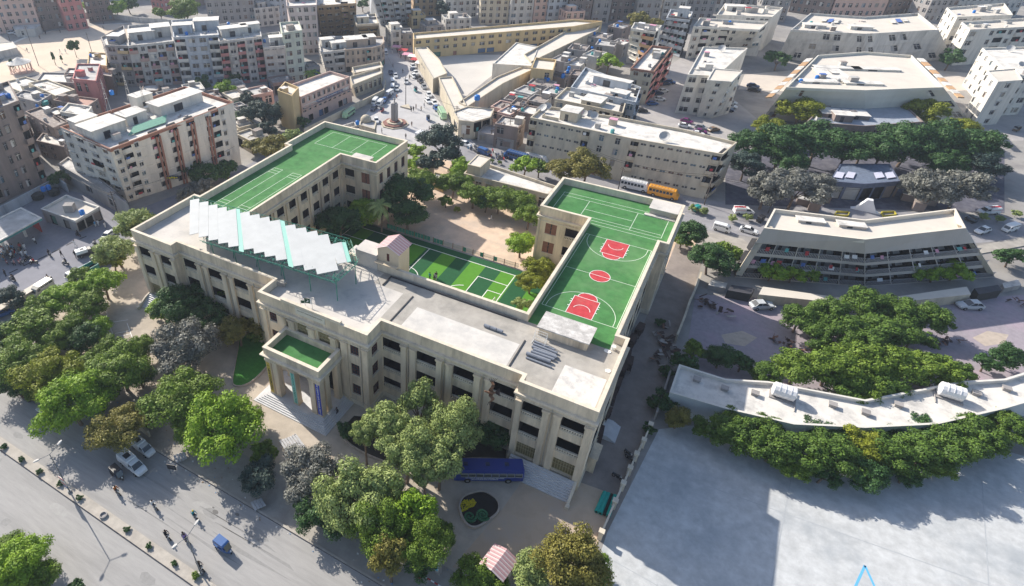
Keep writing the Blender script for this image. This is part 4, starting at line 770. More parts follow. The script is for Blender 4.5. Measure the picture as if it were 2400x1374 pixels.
# ------------------------------------------------------------ right hand quarter (twin buildings)
def mx_(p): return (4054-p[0],p[1])
def mirror_b(label,top,h,base,faces,**k):
    base=None; n=len(top); order=[1,0]+list(range(n-1,1,-1))
    T=[mx_(top[i]) for i in order]; B={order.index(i):mx_(b) for i,b in (base or {}).items()}
    F={'*':(4,'w.')}
    for e,s in faces.items():
        if e=='*': F[e]=s; continue
        F[(n-e)%n if e else 0]=[x[::-1] for x in s] if isinstance(s,list) else s
    return building(k.pop('name','apartment_block'),label,T,h,base=B,faces=F,**k)
mirror_b('white end block with dishes at the right edge of the picture',[(1612,175),(1668,178),(1697,163),(1752,113),(1648,110)],13.5,{0:(1581,265),1:(1650,272)},{0:['ww']*4},wall='W',roof='w',par=.5)
mirror_b('tall stair block with glass strips near the right edge',[(1657,188),(1715,192),(1740,166),(1673,161)],14.5,{0:(1632,275),1:(1665,278)},{0:['.w.']*5},name='stair_block',wall='W',roof='c',par=.2)
mirror_b('white laundry block with blue tank at the upper right edge',[(1625,62),(1780,70),(1800,52),(1640,42)],14,{0:(1605,138),1:(1745,125)},{0:['nbnBn.w','nbnBn.w','nbnBn.w','nb.B..w']},wall='W',roof='c')
mirror_b('white block with long roof slots at the top right corner',[(1680,35),(1810,40),(1835,18),(1700,8)],14,None,{0:['..tt']*1+['w.ww']*3},wall='W',roof='c')
# far white trapezoid block
building('apartment_block','wide pale block with blue roof sheets at the top of the mirrored quarter',[(1854,70),(2027,80),(2200,70),(2152,31),(2027,40),(1900,31)],13,base={0:(1822,137),1:(2027,158),2:(2232,137)},wall='w',roof='c',faces={0:['...ww.n','..w.w.n','.w.w...'],1:['n.ww...','n.w.w..','...w.w.']},rooms=[(.12,.25,8,4,1.2),(.75,.3,8,4,1.2)],shade=False)
for s in (0,1):
    for k in range(3):
        f=(lambda p: p) if not s else mx_
        pp=[f((1930+k*14,42+k*2)),f((1942+k*14,42+k*2)),f((1936+k*14,50+k*2)),f((1924+k*14,50+k*2))]
        P=[G(*p,12.7) for p in pp]; t=MB(); t.poly(P if not s else P[::-1]); t.poly([p-Vector((0,0,.15)) for p in (P[::-1] if not s else P)]); tag(t.build('blue_tarpaulin',CLOTH[1] if k%2 else rf['w']),['left','right'][s]+[' outer',' middle',' inner'][k]+' blue or white sheet on the roof of the wide pale block','tarpaulin')
# middle trapezoid block
building('apartment_block','large cream trapezoid block with striped stair edges behind the dark trees',[(1843,205),(2027,212),(2211,205),(2137,130),(2027,122),(1917,130)],12.5,base={0:(1785,280),1:(2027,296),2:(2269,280)},wall=M('cream pale wall',(.62,.59,.52),.9,.07,.3,streak=1),roof='c',faces={0:['.w.....','w......','w......'],1:['.....w.','......w','......w']},rooms=[(.15,.62,14,3,.5),(.68,.62,14,3,.5),(.12,.2,11,3,.45),(.70,.2,11,3,.45),(.42,.3,8,12,.4)],shade=False)
for s in (0,1):
    r=None; t=MB()
    for k in range(10):
        x0,y0=1905-k*9.6,137+k*9.2; p=(x0,y0); q=(x0-15,y0+1); 
        if s: p,q=mx_(p),mx_(q)
        p2=(p[0]+(-9.6 if not s else 9.6),p[1]+8.4); a,b,c=G(*p,11.8),G(*q,11.8),G(*p2,11.8); t.obox(a-Vector((0,0,.2)),b-a,c-a,(0,0,.35),k%2)
    tag(t.build('striped_ledge',[rf['w'],oran]),['left','right'][s]+' stepped ledge of white and orange slabs beside the cream trapezoid block','ledge')
# dark brown house in the centre
building('old_house','dim grey brown house with steel blue gabled roof pieces among the trees',[(1890,286),(2027,296),(2164,286),(2125,250),(2027,240),(1929,250)],6.5,wall='b',roof=M('bluish tin roof',(.32,.35,.40),.6,.15,1),faces={0:(1,'w'),1:(1,'w')},par=.3,rooms=[(.15,.4,6,5,1.2),(.6,.4,6,5,1.2),(.42,.2,5,4,2)])
building('low_roof','dark roof with white curved ridge below the brown house',[(1975,322),(2027,330),(2079,322),(2060,296),(1994,296)],3.5,wall='g',roof='g',faces={},par=.2)
# service yard behind the white chevron building
building('shed','blue grey workshop shed with slanted skylights between the pale trees',[(1945,425),(2027,432),(2109,425),(2085,385),(1969,385)],5,wall=M('navy shed wall',(.10,.12,.18),.9,.2,1),roof=M('dark slate sheet',(.13,.16,.22),.8,.25,1),faces={0:(1,'s'),1:(1,'s')},par=.1)
for s in (0,1):
    for k in range(2):
        x=1962+k*26; p=[(x,402),(x+18,405),(x+12,418),(x-8,415)]
        if s: p=[mx_(q) for q in p][::-1]
        t=MB(); P=[G(*q,5.2) for q in p]; t.poly(P); t.poly([q-Vector((0,0,.12)) for q in P[::-1]]); tag(t.build('skylight',M('pale lilac sheet',(.55,.55,.66),.5,.05,2)),['left','right'][s]+[' outer',' inner'][k]+' pale skylight panel on the blue grey workshop shed','skylight')
gpoly('yard',gp((1700,350),(2354,350),(2354,500),(1700,480)),.028,M('dark service yard',(.10,.10,.13),.95,.25,.6,dirt=(.2,.19,.2),dscale=.3,damt=.6))
t=MB(); a=G(2027,494,0); t.loft([[(a.x+dx*w-.0,a.y+dy,z) for dx,dy in ((-1,-.6),(1,-.6),(1,.6),(-1,.6))] for w,z in ((3.2,.0),(2.2,.4),(1.0,2.4),(.6,3.2))]); tag(t.build('white_tent',M('white tent cloth',(.78,.78,.8),.6,.04,2)),'crumpled white tent cover behind the white chevron building','tent')
for s,lab in ((0,'left'),(1,'right')):
    p=[(1960,499),(1988,500),(1985,508),(1956,506)]
    if s: p=[mx_(q) for q in p][::-1]
    P=[G(*q,.0) for q in p]; t=MB(); 
    for i in range(4): A,B=P[i],P[(i+1)%4]; t.obox(A,B-A,Vector((0,0,1)).cross((B-A).normalized())*.2,(0,0,.5))
    tag(t.build('yellow_barrier',M('yellow paint',(.42,.36,.05),.7,.2,1)),lab+' yellow box frame behind the white chevron building','barrier')
    for k,(x,y,w,h) in enumerate(((1880,478,30,8),(1925,470,36,6),(1905,492,24,8),(1975,455,30,6))):
        q=(x,y) if not s else mx_((x,y)); a=G(*q,0); t=MB(); t.box(a.x-w*.05,a.x+w*.05,a.y-1,a.y+1,0,1.6+.3*k); t.box(a.x-w*.055,a.x+w*.055,a.y-1.1,a.y+1.1,1.6+.3*k,1.75+.3*k,1); tag(t.build('hut',[WC['b'],[rf['g'],rf['w'],rf['b'],rf['c']][k]]),lab+[' dusty red hut',' pale roofed hut',' lowest hut',' innermost hut'][k]+' in the dark service yard','hut')
# white chevron building with galleries
building('gallery_block','white roofed chevron building with three storeys of laundry hung galleries',[(1791,535),(2027,562),(2263,535),(2239,490),(2027,516),(1815,490)],12,base={0:(1722,650),1:(2027,672),2:(2332,650)},wall=M('pale gallery wall',(.48,.44,.40),.9,.1,.4,streak=1,dirt=(.33,.29,.25),dscale=.2,damt=.6),roof='c',faces={0:['.....','GGGGG','GGGGG','GGGGG'],1:['.....','GGGGG','GGGGG','GGGGG']},bal=M('grey gallery rail',(.36,.35,.36),.9,.1,1),rooms=[(.3,.62,5,2,.5),(.72,.62,5,2,.5)],trim=M('ivory coping',(.68,.62,.53),.9,.05,1))
o=BL['white roofed chevron building with three storeys of laundry hung galleries']
for s in (0,1):
    f=(lambda p:p) if not s else mx_
    t=MB(); a,b=G(*f((1796,528)),11.8),G(*f((1725,640)),1.5); d=b-a; t.obox(a-o.location,(1.2 if not s else -1.2,0,0),(0,-.6,0),d); t.build('side_strip',WC['c'],o)
# walls around mauve yard
for s,lab in ((0,'left'),(1,'right')):
    f=(lambda p:p) if not s else mx_
    p=[(1778,690),(1980,712),(1984,700),(1788,672)] if not s else [mx_(q) for q in ((1980,712),(1778,690),(1788,672),(1984,700))]
    P=[G(*q,2.2) for q in p]; r=None; t=MB(); t.prism([(q.x,q.y) for q in P],0,2.2,0,1); tag(t.build('broad_wall',[WC['c'],rf['c']]),lab+' broad cream wall with white top along the mauve yard','wall')
    p=[(1660,668),(1700,676),(1705,664),(1668,655)]; 
    P=[G(*f(q),1.2) for q in p]; P=P if not s else P[::-1]; t=MB(); t.prism([(q.x,q.y) for q in P],0,1.2,0,1); tag(t.build('low_wall',[WC['g'],WC['w']]),lab+' low grey wall at the mauve yard gate','wall')
    p=[(1705,680),(1760,690),(1770,676),(1715,668)]; P=[G(*f(q),2.0) for q in p]; P=P if not s else P[::-1]; t=MB(); t.prism([(q.x,q.y) for q in P],0,2.0,0,1); tag(t.build('dark_shelter',[M('dark shelter',(.05,.05,.05),.9,.2,1),M('dark tin',(.06,.06,.07),.7,.2,1)]),lab+' dark tin shelter between cream walls of the mauve yard','shelter')
# long chevron roof at lower right
building('long_shed','long white chevron roofed building behind the hedge of trees',[(1570,920),(1700,958),(1860,995),(2027,1003),(2194,995),(2354,958),(2484,920),(2462,855),(2354,889),(2254,895),(2027,938),(1800,895),(1700,889),(1592,855)],4.2,wall=M('pale blue grey wall',(.52,.55,.56),.9,.08,.5,streak=1),roof='w',faces={},par=.6,trim=M('pale coping',(.64,.61,.56),.9,.06,1))
for i,(x,y) in enumerate(((1632,893),(1697,914),(1768,925),(1950,952),(2104,952),(2286,925),(2357,914),(2027,970))):
    a=G(x,y,3.6); t=MB(); t.box(a.x-.5,a.x+.5,a.y-.4,a.y+.4,3.6,4.1,0); t.box(a.x-.6,a.x+.6,a.y-.5,a.y+.5,4.1,4.2,0)
    tag(t.build('roof_vent',WC['g']),['leftmost','second','third','fourth','fifth','sixth','seventh','smallest middle'][i]+' square vent on the long chevron roof','vent','vents on the long chevron roof')
for s,lab in ((0,'left'),(1,'right')):
    q=(1832,930) if not s else mx_((1832,930)); a=G(*q,3.6); r=empty('white_tank',a,0,lab+' big white ribbed tank on the long chevron roof','water tank')
    t=MB(); n=10; 
    rings=[]
    for x in (-1.7,-1.5,-.8,0,.8,1.5,1.7):
        rr=1.15 if abs(x)<1.6 else .75; rings.append([(x,rr*math.cos(k*2*math.pi/12),1.2+rr*math.sin(k*2*math.pi/12)) for k in range(12)])
    t.loft(rings); 
    for x in (-.8,0,.8): t.loft([[(x+e,1.2*math.cos(k*2*math.pi/12),1.2+1.2*math.sin(k*2*math.pi/12)) for k in range(12)] for e in (-.06,.06)])
    t.build('tank_body',M('white tank',(.72,.71,.72),.5,.06,1),r,smooth=False)
    t=MB(); t.box(-1.8,1.8,-1.2,1.2,0,.2); t.tube((1.9 if not s else -1.9,1.8,.3),(1.9 if not s else -1.9,-2.6,.1),.09); t.build('base',WC['g'],r)
# ------------------------------------------------------------ far city fill
fill=[]
def far(i,x1,y1,x2,y2,h,d,wl,nf,desc,pat='wn'):
    building('apartment_block',desc,box_d(x1,y1,x2,y2,h,d),h,wall=wl,roof=rnd.choice(['w','g','g','c']),faces={0:(nf,pat),'*':(nf,pat)},lim=36,rooms=[(.2,.3,4,4,2.6)],shade=False)
FAR=[(-40,-8,70,-14,17,'p',5,'pinkish stained block at the top left corner'),(75,-6,130,-10,15,'b',4,'brown block with small windows behind the car park wall'),(135,-8,185,-14,16,'r',4,'dusky red block behind the stadium wall'),(190,-15,250,-20,14,'b',4,'shaded brown block behind the pair of trees'),(350,-12,380,-8,9,'r',3,'small brick red block beside the round tree'),(478,-12,592,-18,16,'g',5,'unfinished grey concrete block with bare floors'),(596,-30,655,-26,17,'u',5,'bluish block behind the unfinished concrete one'),
(595,20,655,14,9,'w',3,'low white topped block behind the red chequered flats'),(970,-18,1035,-20,12,'o',4,'ochre block far behind the bluish piers block'),(1045,-12,1120,-16,12,'w',4,'pale far block above the hipped roof'),(1128,-2,1195,-2,12,'c',4,'yellow banded block near the yellow school'),(1165,12,1215,10,9,'y',3,'yellow fronted low block beside the yellow banded one'),(1200,-20,1255,-22,16,'w',5,'dirty white slab right of the yellow banded block'),(1257,-22,1288,-24,16,'p',5,'narrow pinkish slab in the far crowded row'),(1290,-22,1335,-24,16,'u',5,'bluish slab in the far crowded row'),(1340,-28,1395,-28,17,'b',5,'wide brown slab behind the pink house'),(1398,-30,1440,-30,17,'g',5,'grey slab right of the wide brown one'),(1442,-30,1500,-30,16,'b',5,'dark brown slab above the olive tree'),(1503,-30,1560,-30,17,'g',5,'grey mauve slab behind the louvred block'),(1565,-30,1620,-30,16,'w',5,'stained pale slab behind the kiosk block'),(1622,-34,1690,-34,16,'g',5,'grey slab left of the roof slot block'),(1690,-40,1790,-40,15,'w',4,'far pale row above the roof slot block'),
(1795,-20,1862,-18,14,'g',4,'grey stained block left of the pale wide block'),(1865,-24,1960,-14,11,'b',3,'brown low block above the wide pale block'),(1965,-14,2090,-14,11,'p',3,'dusky pink arcade block at the top centre right'),(2094,-14,2190,-24,11,'b',3,'brown low block right of the arcade block'),(2194,-18,2262,-20,14,'g',4,'grey stained block right of the arcade block'),(2265,-30,2420,-34,15,'w',4,'far pale row at the top right corner'),
(1328,28,1372,26,8,'p',2,'small pink two storey house behind the yellow school'),(1045,45,1105,42,6,'w',2,'white hip roofed hall behind the yellow school'),(965,38,998,36,6,'y',1,'small yellow kiosk building beside the hall'),(1000,62,1040,58,4.5,'g',1,'green sheeted market roof before the hall'),(912,80,968,78,6,'g',2,'grey shop block at the market lane'),(916,72,940,70,8,'W',2,'tall white house at the market lane corner')]
for i,(x1,y1,x2,y2,h,wl,nf,desc) in enumerate(FAR): far(i,x1,y1,x2,y2,h,11 if h>9 else 9,wl,nf,desc)
row2=0
for k in range(30):
    x=-100+k*85+rnd.uniform(-10,10); y=-62+rnd.uniform(-6,6); w_=rnd.uniform(55,78); hh=rnd.choice([12,14,16])
    building('apartment_block',['weathered','stained','plain','dusty','shaded','narrow'][k%6]+' block of the farthest row, number unclear, '+['behind the sports ground','behind the long row','behind the square','behind the yellow school','behind the slabs','behind the mirrored quarter'][min(5,k//5)],box_d(x,y,x+w_,y-3,hh,12),hh,wall='bgwpuo'[k%6],roof='gwc'[k%3],faces={0:(3,'w.')},lim=12,group='farthest row of city blocks')
wallrun('boundary_wall','pale wall behind the sports ground',[(130,48),(220,40),(320,52),(420,60)],2.4,.3,WC['w'])
building('shed','tan sheet roofed shed at the sports ground edge',[(98,52),(130,46),(128,36),(97,40)],4,wall='b',roof='c',faces={},par=.1)
building('clubhouse','low white clubhouse at the sports ground edge',[(35,70),(80,68),(95,60),(92,48),(62,50),(30,62)],3.5,wall='w',roof='w',faces={0:(1,'w.')},par=.2)
building('grandstand','pale stepped stand at the left edge of the sports ground',[(-40,130),(40,112),(30,98),(-40,105)],3,wall='w',roof='c',faces={},par=.1)
# hut with pink roof bottom right, school annexe, guard house
building('annexe','cream single storey annexe with flat roof across the dirt yard',[(1087,407),(1285,456),(1305,437),(1145,385),(1118,372)],5.2,wall='c',roof='w',faces={0:['.ww....w']},par=.7,lim=8)
building('annexe_roof_room','cream square stair room on the annexe roof',[(1096,386),(1126,393),(1150,371),(1119,363)],7.6,wall='c',roof='c',faces={},par=.1,zb=4.5)
building('guard_house','small grey flat roofed guard hut beside the dark round tree',[(978,393),(1006,398),(1018,384),(990,378)],3.2,wall='c',roof='g',faces={0:(1,'w')},par=.1)
building('shelter','pale roofed open shelter by the annexe gate',[(1012,418),(1040,428),(1045,412),(1020,405)],3,wall='y',roof='c',faces={},par=.1)
o=G(1165,1345,0); r=empty('gate_house',o,R(-10),'small gate house with dusty pink striped metal roof at the bottom','gate house'); t=MB(); t.box(-1.5,1.5,-1.7,1.5,0,2.8); t.build('wall',yel,r); t=MB()
for s in (-1,1):
    for i in range(14): t.obox((0,-1.9+i*.26,3.5+(.05 if i%2 else 0)),(s*1.8,0,-.6),(0,.26,0),(0,0,.06),i%2)
t.build('gable_roof',[pinkw,pink],r)
o=G(1240,1345,0); t=MB()
for i in range(12): t.obox(o+Vector((-1.8+i*.3,-1.2,2.2+(.04 if i%2 else 0))),(.3,0,0),(0,2.6,0),(0,0,.05),i%2)
t.box(o.x-1.7,o.x+1.7,o.y-1.1,o.y+1.2,0,2.2,2); tag(t.build('shed',[rf['g'],rf['w'],WC['g']]),'small shed with ribbed grey tin roof at the bottom centre right','shed')

# filler in the old quarter between the white block and the apartment row, and along the back lanes
ff=[((380,232),(430,222),4.5,'g','g'),((435,215),(480,208),5,'w','w'),((486,232),(520,226),4,'b','g'),((545,232),(585,222),4.2,'c','w'),((560,262),(590,254),4,'g','g'),((590,225),(640,214),5,'p','g'),((640,196),(690,188),4.5,'b','b'),((560,300),(600,290),4.5,'c','c'),((585,330),(620,318),4,'c','g'),((720,160),(750,156),5,'g','b'),
((540,205),(575,198),4,'w','b'),((330,215),(370,212),4,'b','g'),((450,228),(478,222),3.5,'o','b')]
fd=['at the lane behind the white block','below the pink panelled flats','below the bluish flats','behind the dusty tree','left of the dusty tree','under the red chequered flats','under the pale green block','left of the hedge trees','beside the hedge trees','at the foot of the banded block','in the shade of the flats','at the left foot of the flats','hidden between flats and white block']
for ((a,b),(c,d),h,wl,ro),t_ in zip(ff,fd): building('house',{'g':'grey','w':'whitish','b':'brown','c':'cream','p':'pinkish','o':'orange brown'}[wl]+' low house '+t_,box_d(a,b,c,d,h,8),h,wall=wl,roof=ro,faces={'*':(1,'sw')},par=.5)
veh_later=True
t=MB(); a,b,c=G(1975,1440,0),G(2027,1326,0),G(2079,1440,0)
for p,q in ((a,b),(b,c)): d=(q-p).normalized(); n=Vector((-d.y,d.x,0))*.14; z=Vector((0,0,.03)); t.quad(p-n+z,q-n+z,q+n+z,p+n+z)
tag(t.build('blue_ground_marking',M('blue line paint',(.12,.42,.72),.7,.05,1)),kind='structure')
# ------------------------------------------------------------ trees
bark=M('grey brown bark',(.17,.125,.095),.95,.25,3,bump=.3)
LM={'h':leafmat('deep green leaves',(.03,.07,.012),(.13,.22,.03),.12),'g':leafmat('mid green leaves',(.055,.11,.014),(.22,.32,.04)),'l':leafmat('bright green leaves',(.09,.19,.014),(.31,.46,.035)),'d':leafmat('dark green leaves',(.022,.062,.018),(.075,.16,.045)),
 'p':leafmat('pale green leaves',(.14,.20,.055),(.40,.47,.17)),'o':leafmat('olive brown leaves',(.095,.095,.02),(.29,.26,.06)),'y':leafmat('yellow green leaves',(.11,.14,.012),(.30,.33,.03)),'s':leafmat('silver grey leaves',(.075,.08,.065),(.26,.26,.23),.1),'k':leafmat('dusky blue green leaves',(.02,.04,.035),(.07,.11,.09),.1)}
def crown_mesh(seed,lumps=22,leaves=210,ls=.085,flat=.72,shell=.62,spiky=0):
    """unit crown: leaf faces gathered in clumps spread through the volume"""
    r=random.Random(seed); v=[];f=[]
    cs=[]
    for k in range(lumps):
        th=r.uniform(0,2*math.pi); ph=math.acos(r.uniform(-.55,1)); rad=shell*(r.uniform(.5,1.1) if k%6 else r.uniform(1.15,1.38))
        cs.append((Vector((math.sin(ph)*math.cos(th)*rad,math.sin(ph)*math.sin(th)*rad,math.cos(ph)*rad*flat)),r.uniform(.13,.34)))
    for c,cr in cs:
        for i in range(int(leaves*(cr/.3)**2)):
            th=r.uniform(0,2*math.pi); z=r.uniform(-.6,1); s=math.sqrt(max(0,1-z*z)); rr=cr*(r.random()**.3)*r.uniform(.8,1.12)
            d=Vector((s*math.cos(th),s*math.sin(th),z)); p=c+Vector((d.x*rr,d.y*rr,d.z*rr*.75))
            n=(d*1.1+Vector((r.uniform(-1,1),r.uniform(-1,1),r.uniform(-.4,1)))*.75).normalized(); a=n.orthogonal().normalized(); b=n.cross(a)
            an=r.uniform(0,6.28); a,b=a*math.cos(an)+b*math.sin(an),b*math.cos(an)-a*math.sin(an); q=ls*r.uniform(.45,1.0); w_=q*r.uniform(.45,.8)
            i0=len(v); v+=[tuple(p-a*q),tuple(p+b*w_),tuple(p+a*q),tuple(p-b*w_)]; f.append((i0,i0+1,i0+2,i0+3))
    me=bpy.data.meshes.new('crown'); me.from_pydata(v,[],f); me.materials.append(None); me.update(); return me
CM=[crown_mesh(s,50+s%5,340,.056) for s in range(6)]
CMF=[crown_mesh(20+s,30,150,.1) for s in range(3)]
CMD=[crown_mesh(40+s,64,560,.04) for s in range(4)]
def trunk_mesh(seed):
    r=random.Random(seed); t=MB(); top=Vector((r.uniform(-.08,.08),r.uniform(-.08,.08),.5)); t.tube((0,0,0),top,.06,.042,8)
    for k in range(6):
        a=k*1.05+r.uniform(-.3,.3); e=top+Vector((math.cos(a)*.33,math.sin(a)*.33,r.uniform(.22,.42))); t.tube(top-Vector((0,0,.05)),e,.032,.014,6); 
        for q in (-.5,.5): t.tube(e,e+Vector((math.cos(a+q)*.2,math.sin(a+q)*.2,.16)),.013,.005,4)
    me=bpy.data.meshes.new('trunk'); me.from_pydata(t.v,[],t.f); me.materials.append(bark); me.update(); return me
TM=[trunk_mesh(s) for s in range(4)]
def tree(px,py,rpx,kind,label,hc=None,sq=1.0,group=None,name='tree',meshes=None):
    """crown centre (px,py), crown radius in photograph pixels"""
    hc0=hc or 6.0; P=G(px,py,hc0); rad=rpx*depth_of(P)/FPX*.97
    if hc is None:
        hc0=min(8,max(1.1,rad*1.15)); P=G(px,py,hc0); rad=rpx*depth_of(P)/FPX*.97
    far_=rpx<34; me=(CMF if far_ else (CMD if rpx>58 else CM)) if meshes is None else meshes
    rad*=.94 if hc else 1; r=empty(name,(P.x,P.y,0),rnd.uniform(0,6.28),label,'tree' if name=='tree' else name,group)
    o=bpy.data.objects.new('crown',rnd.choice(me)); COL.objects.link(o); o.parent=r; o.location=(0,0,hc0 if not hc else hc0-1.3); o.scale=(rad*1.3*rnd.uniform(.88,1.08),rad*1.3*rnd.uniform(.88,1.08),rad*(rnd.uniform(.95,1.15) if not hc else 1.6)); o.rotation_euler=(rnd.uniform(-.15,.15),rnd.uniform(-.15,.15),0)
    o.material_slots[0].link='OBJECT'; o.material_slots[0].material=LM[kind]
    k=bpy.data.objects.new('trunk',TM[rnd.randrange(4)]); COL.objects.link(k); k.parent=r; k.scale=(rad*.9+1.2,rad*.9+1.2,hc0+.1*rad)
    return r
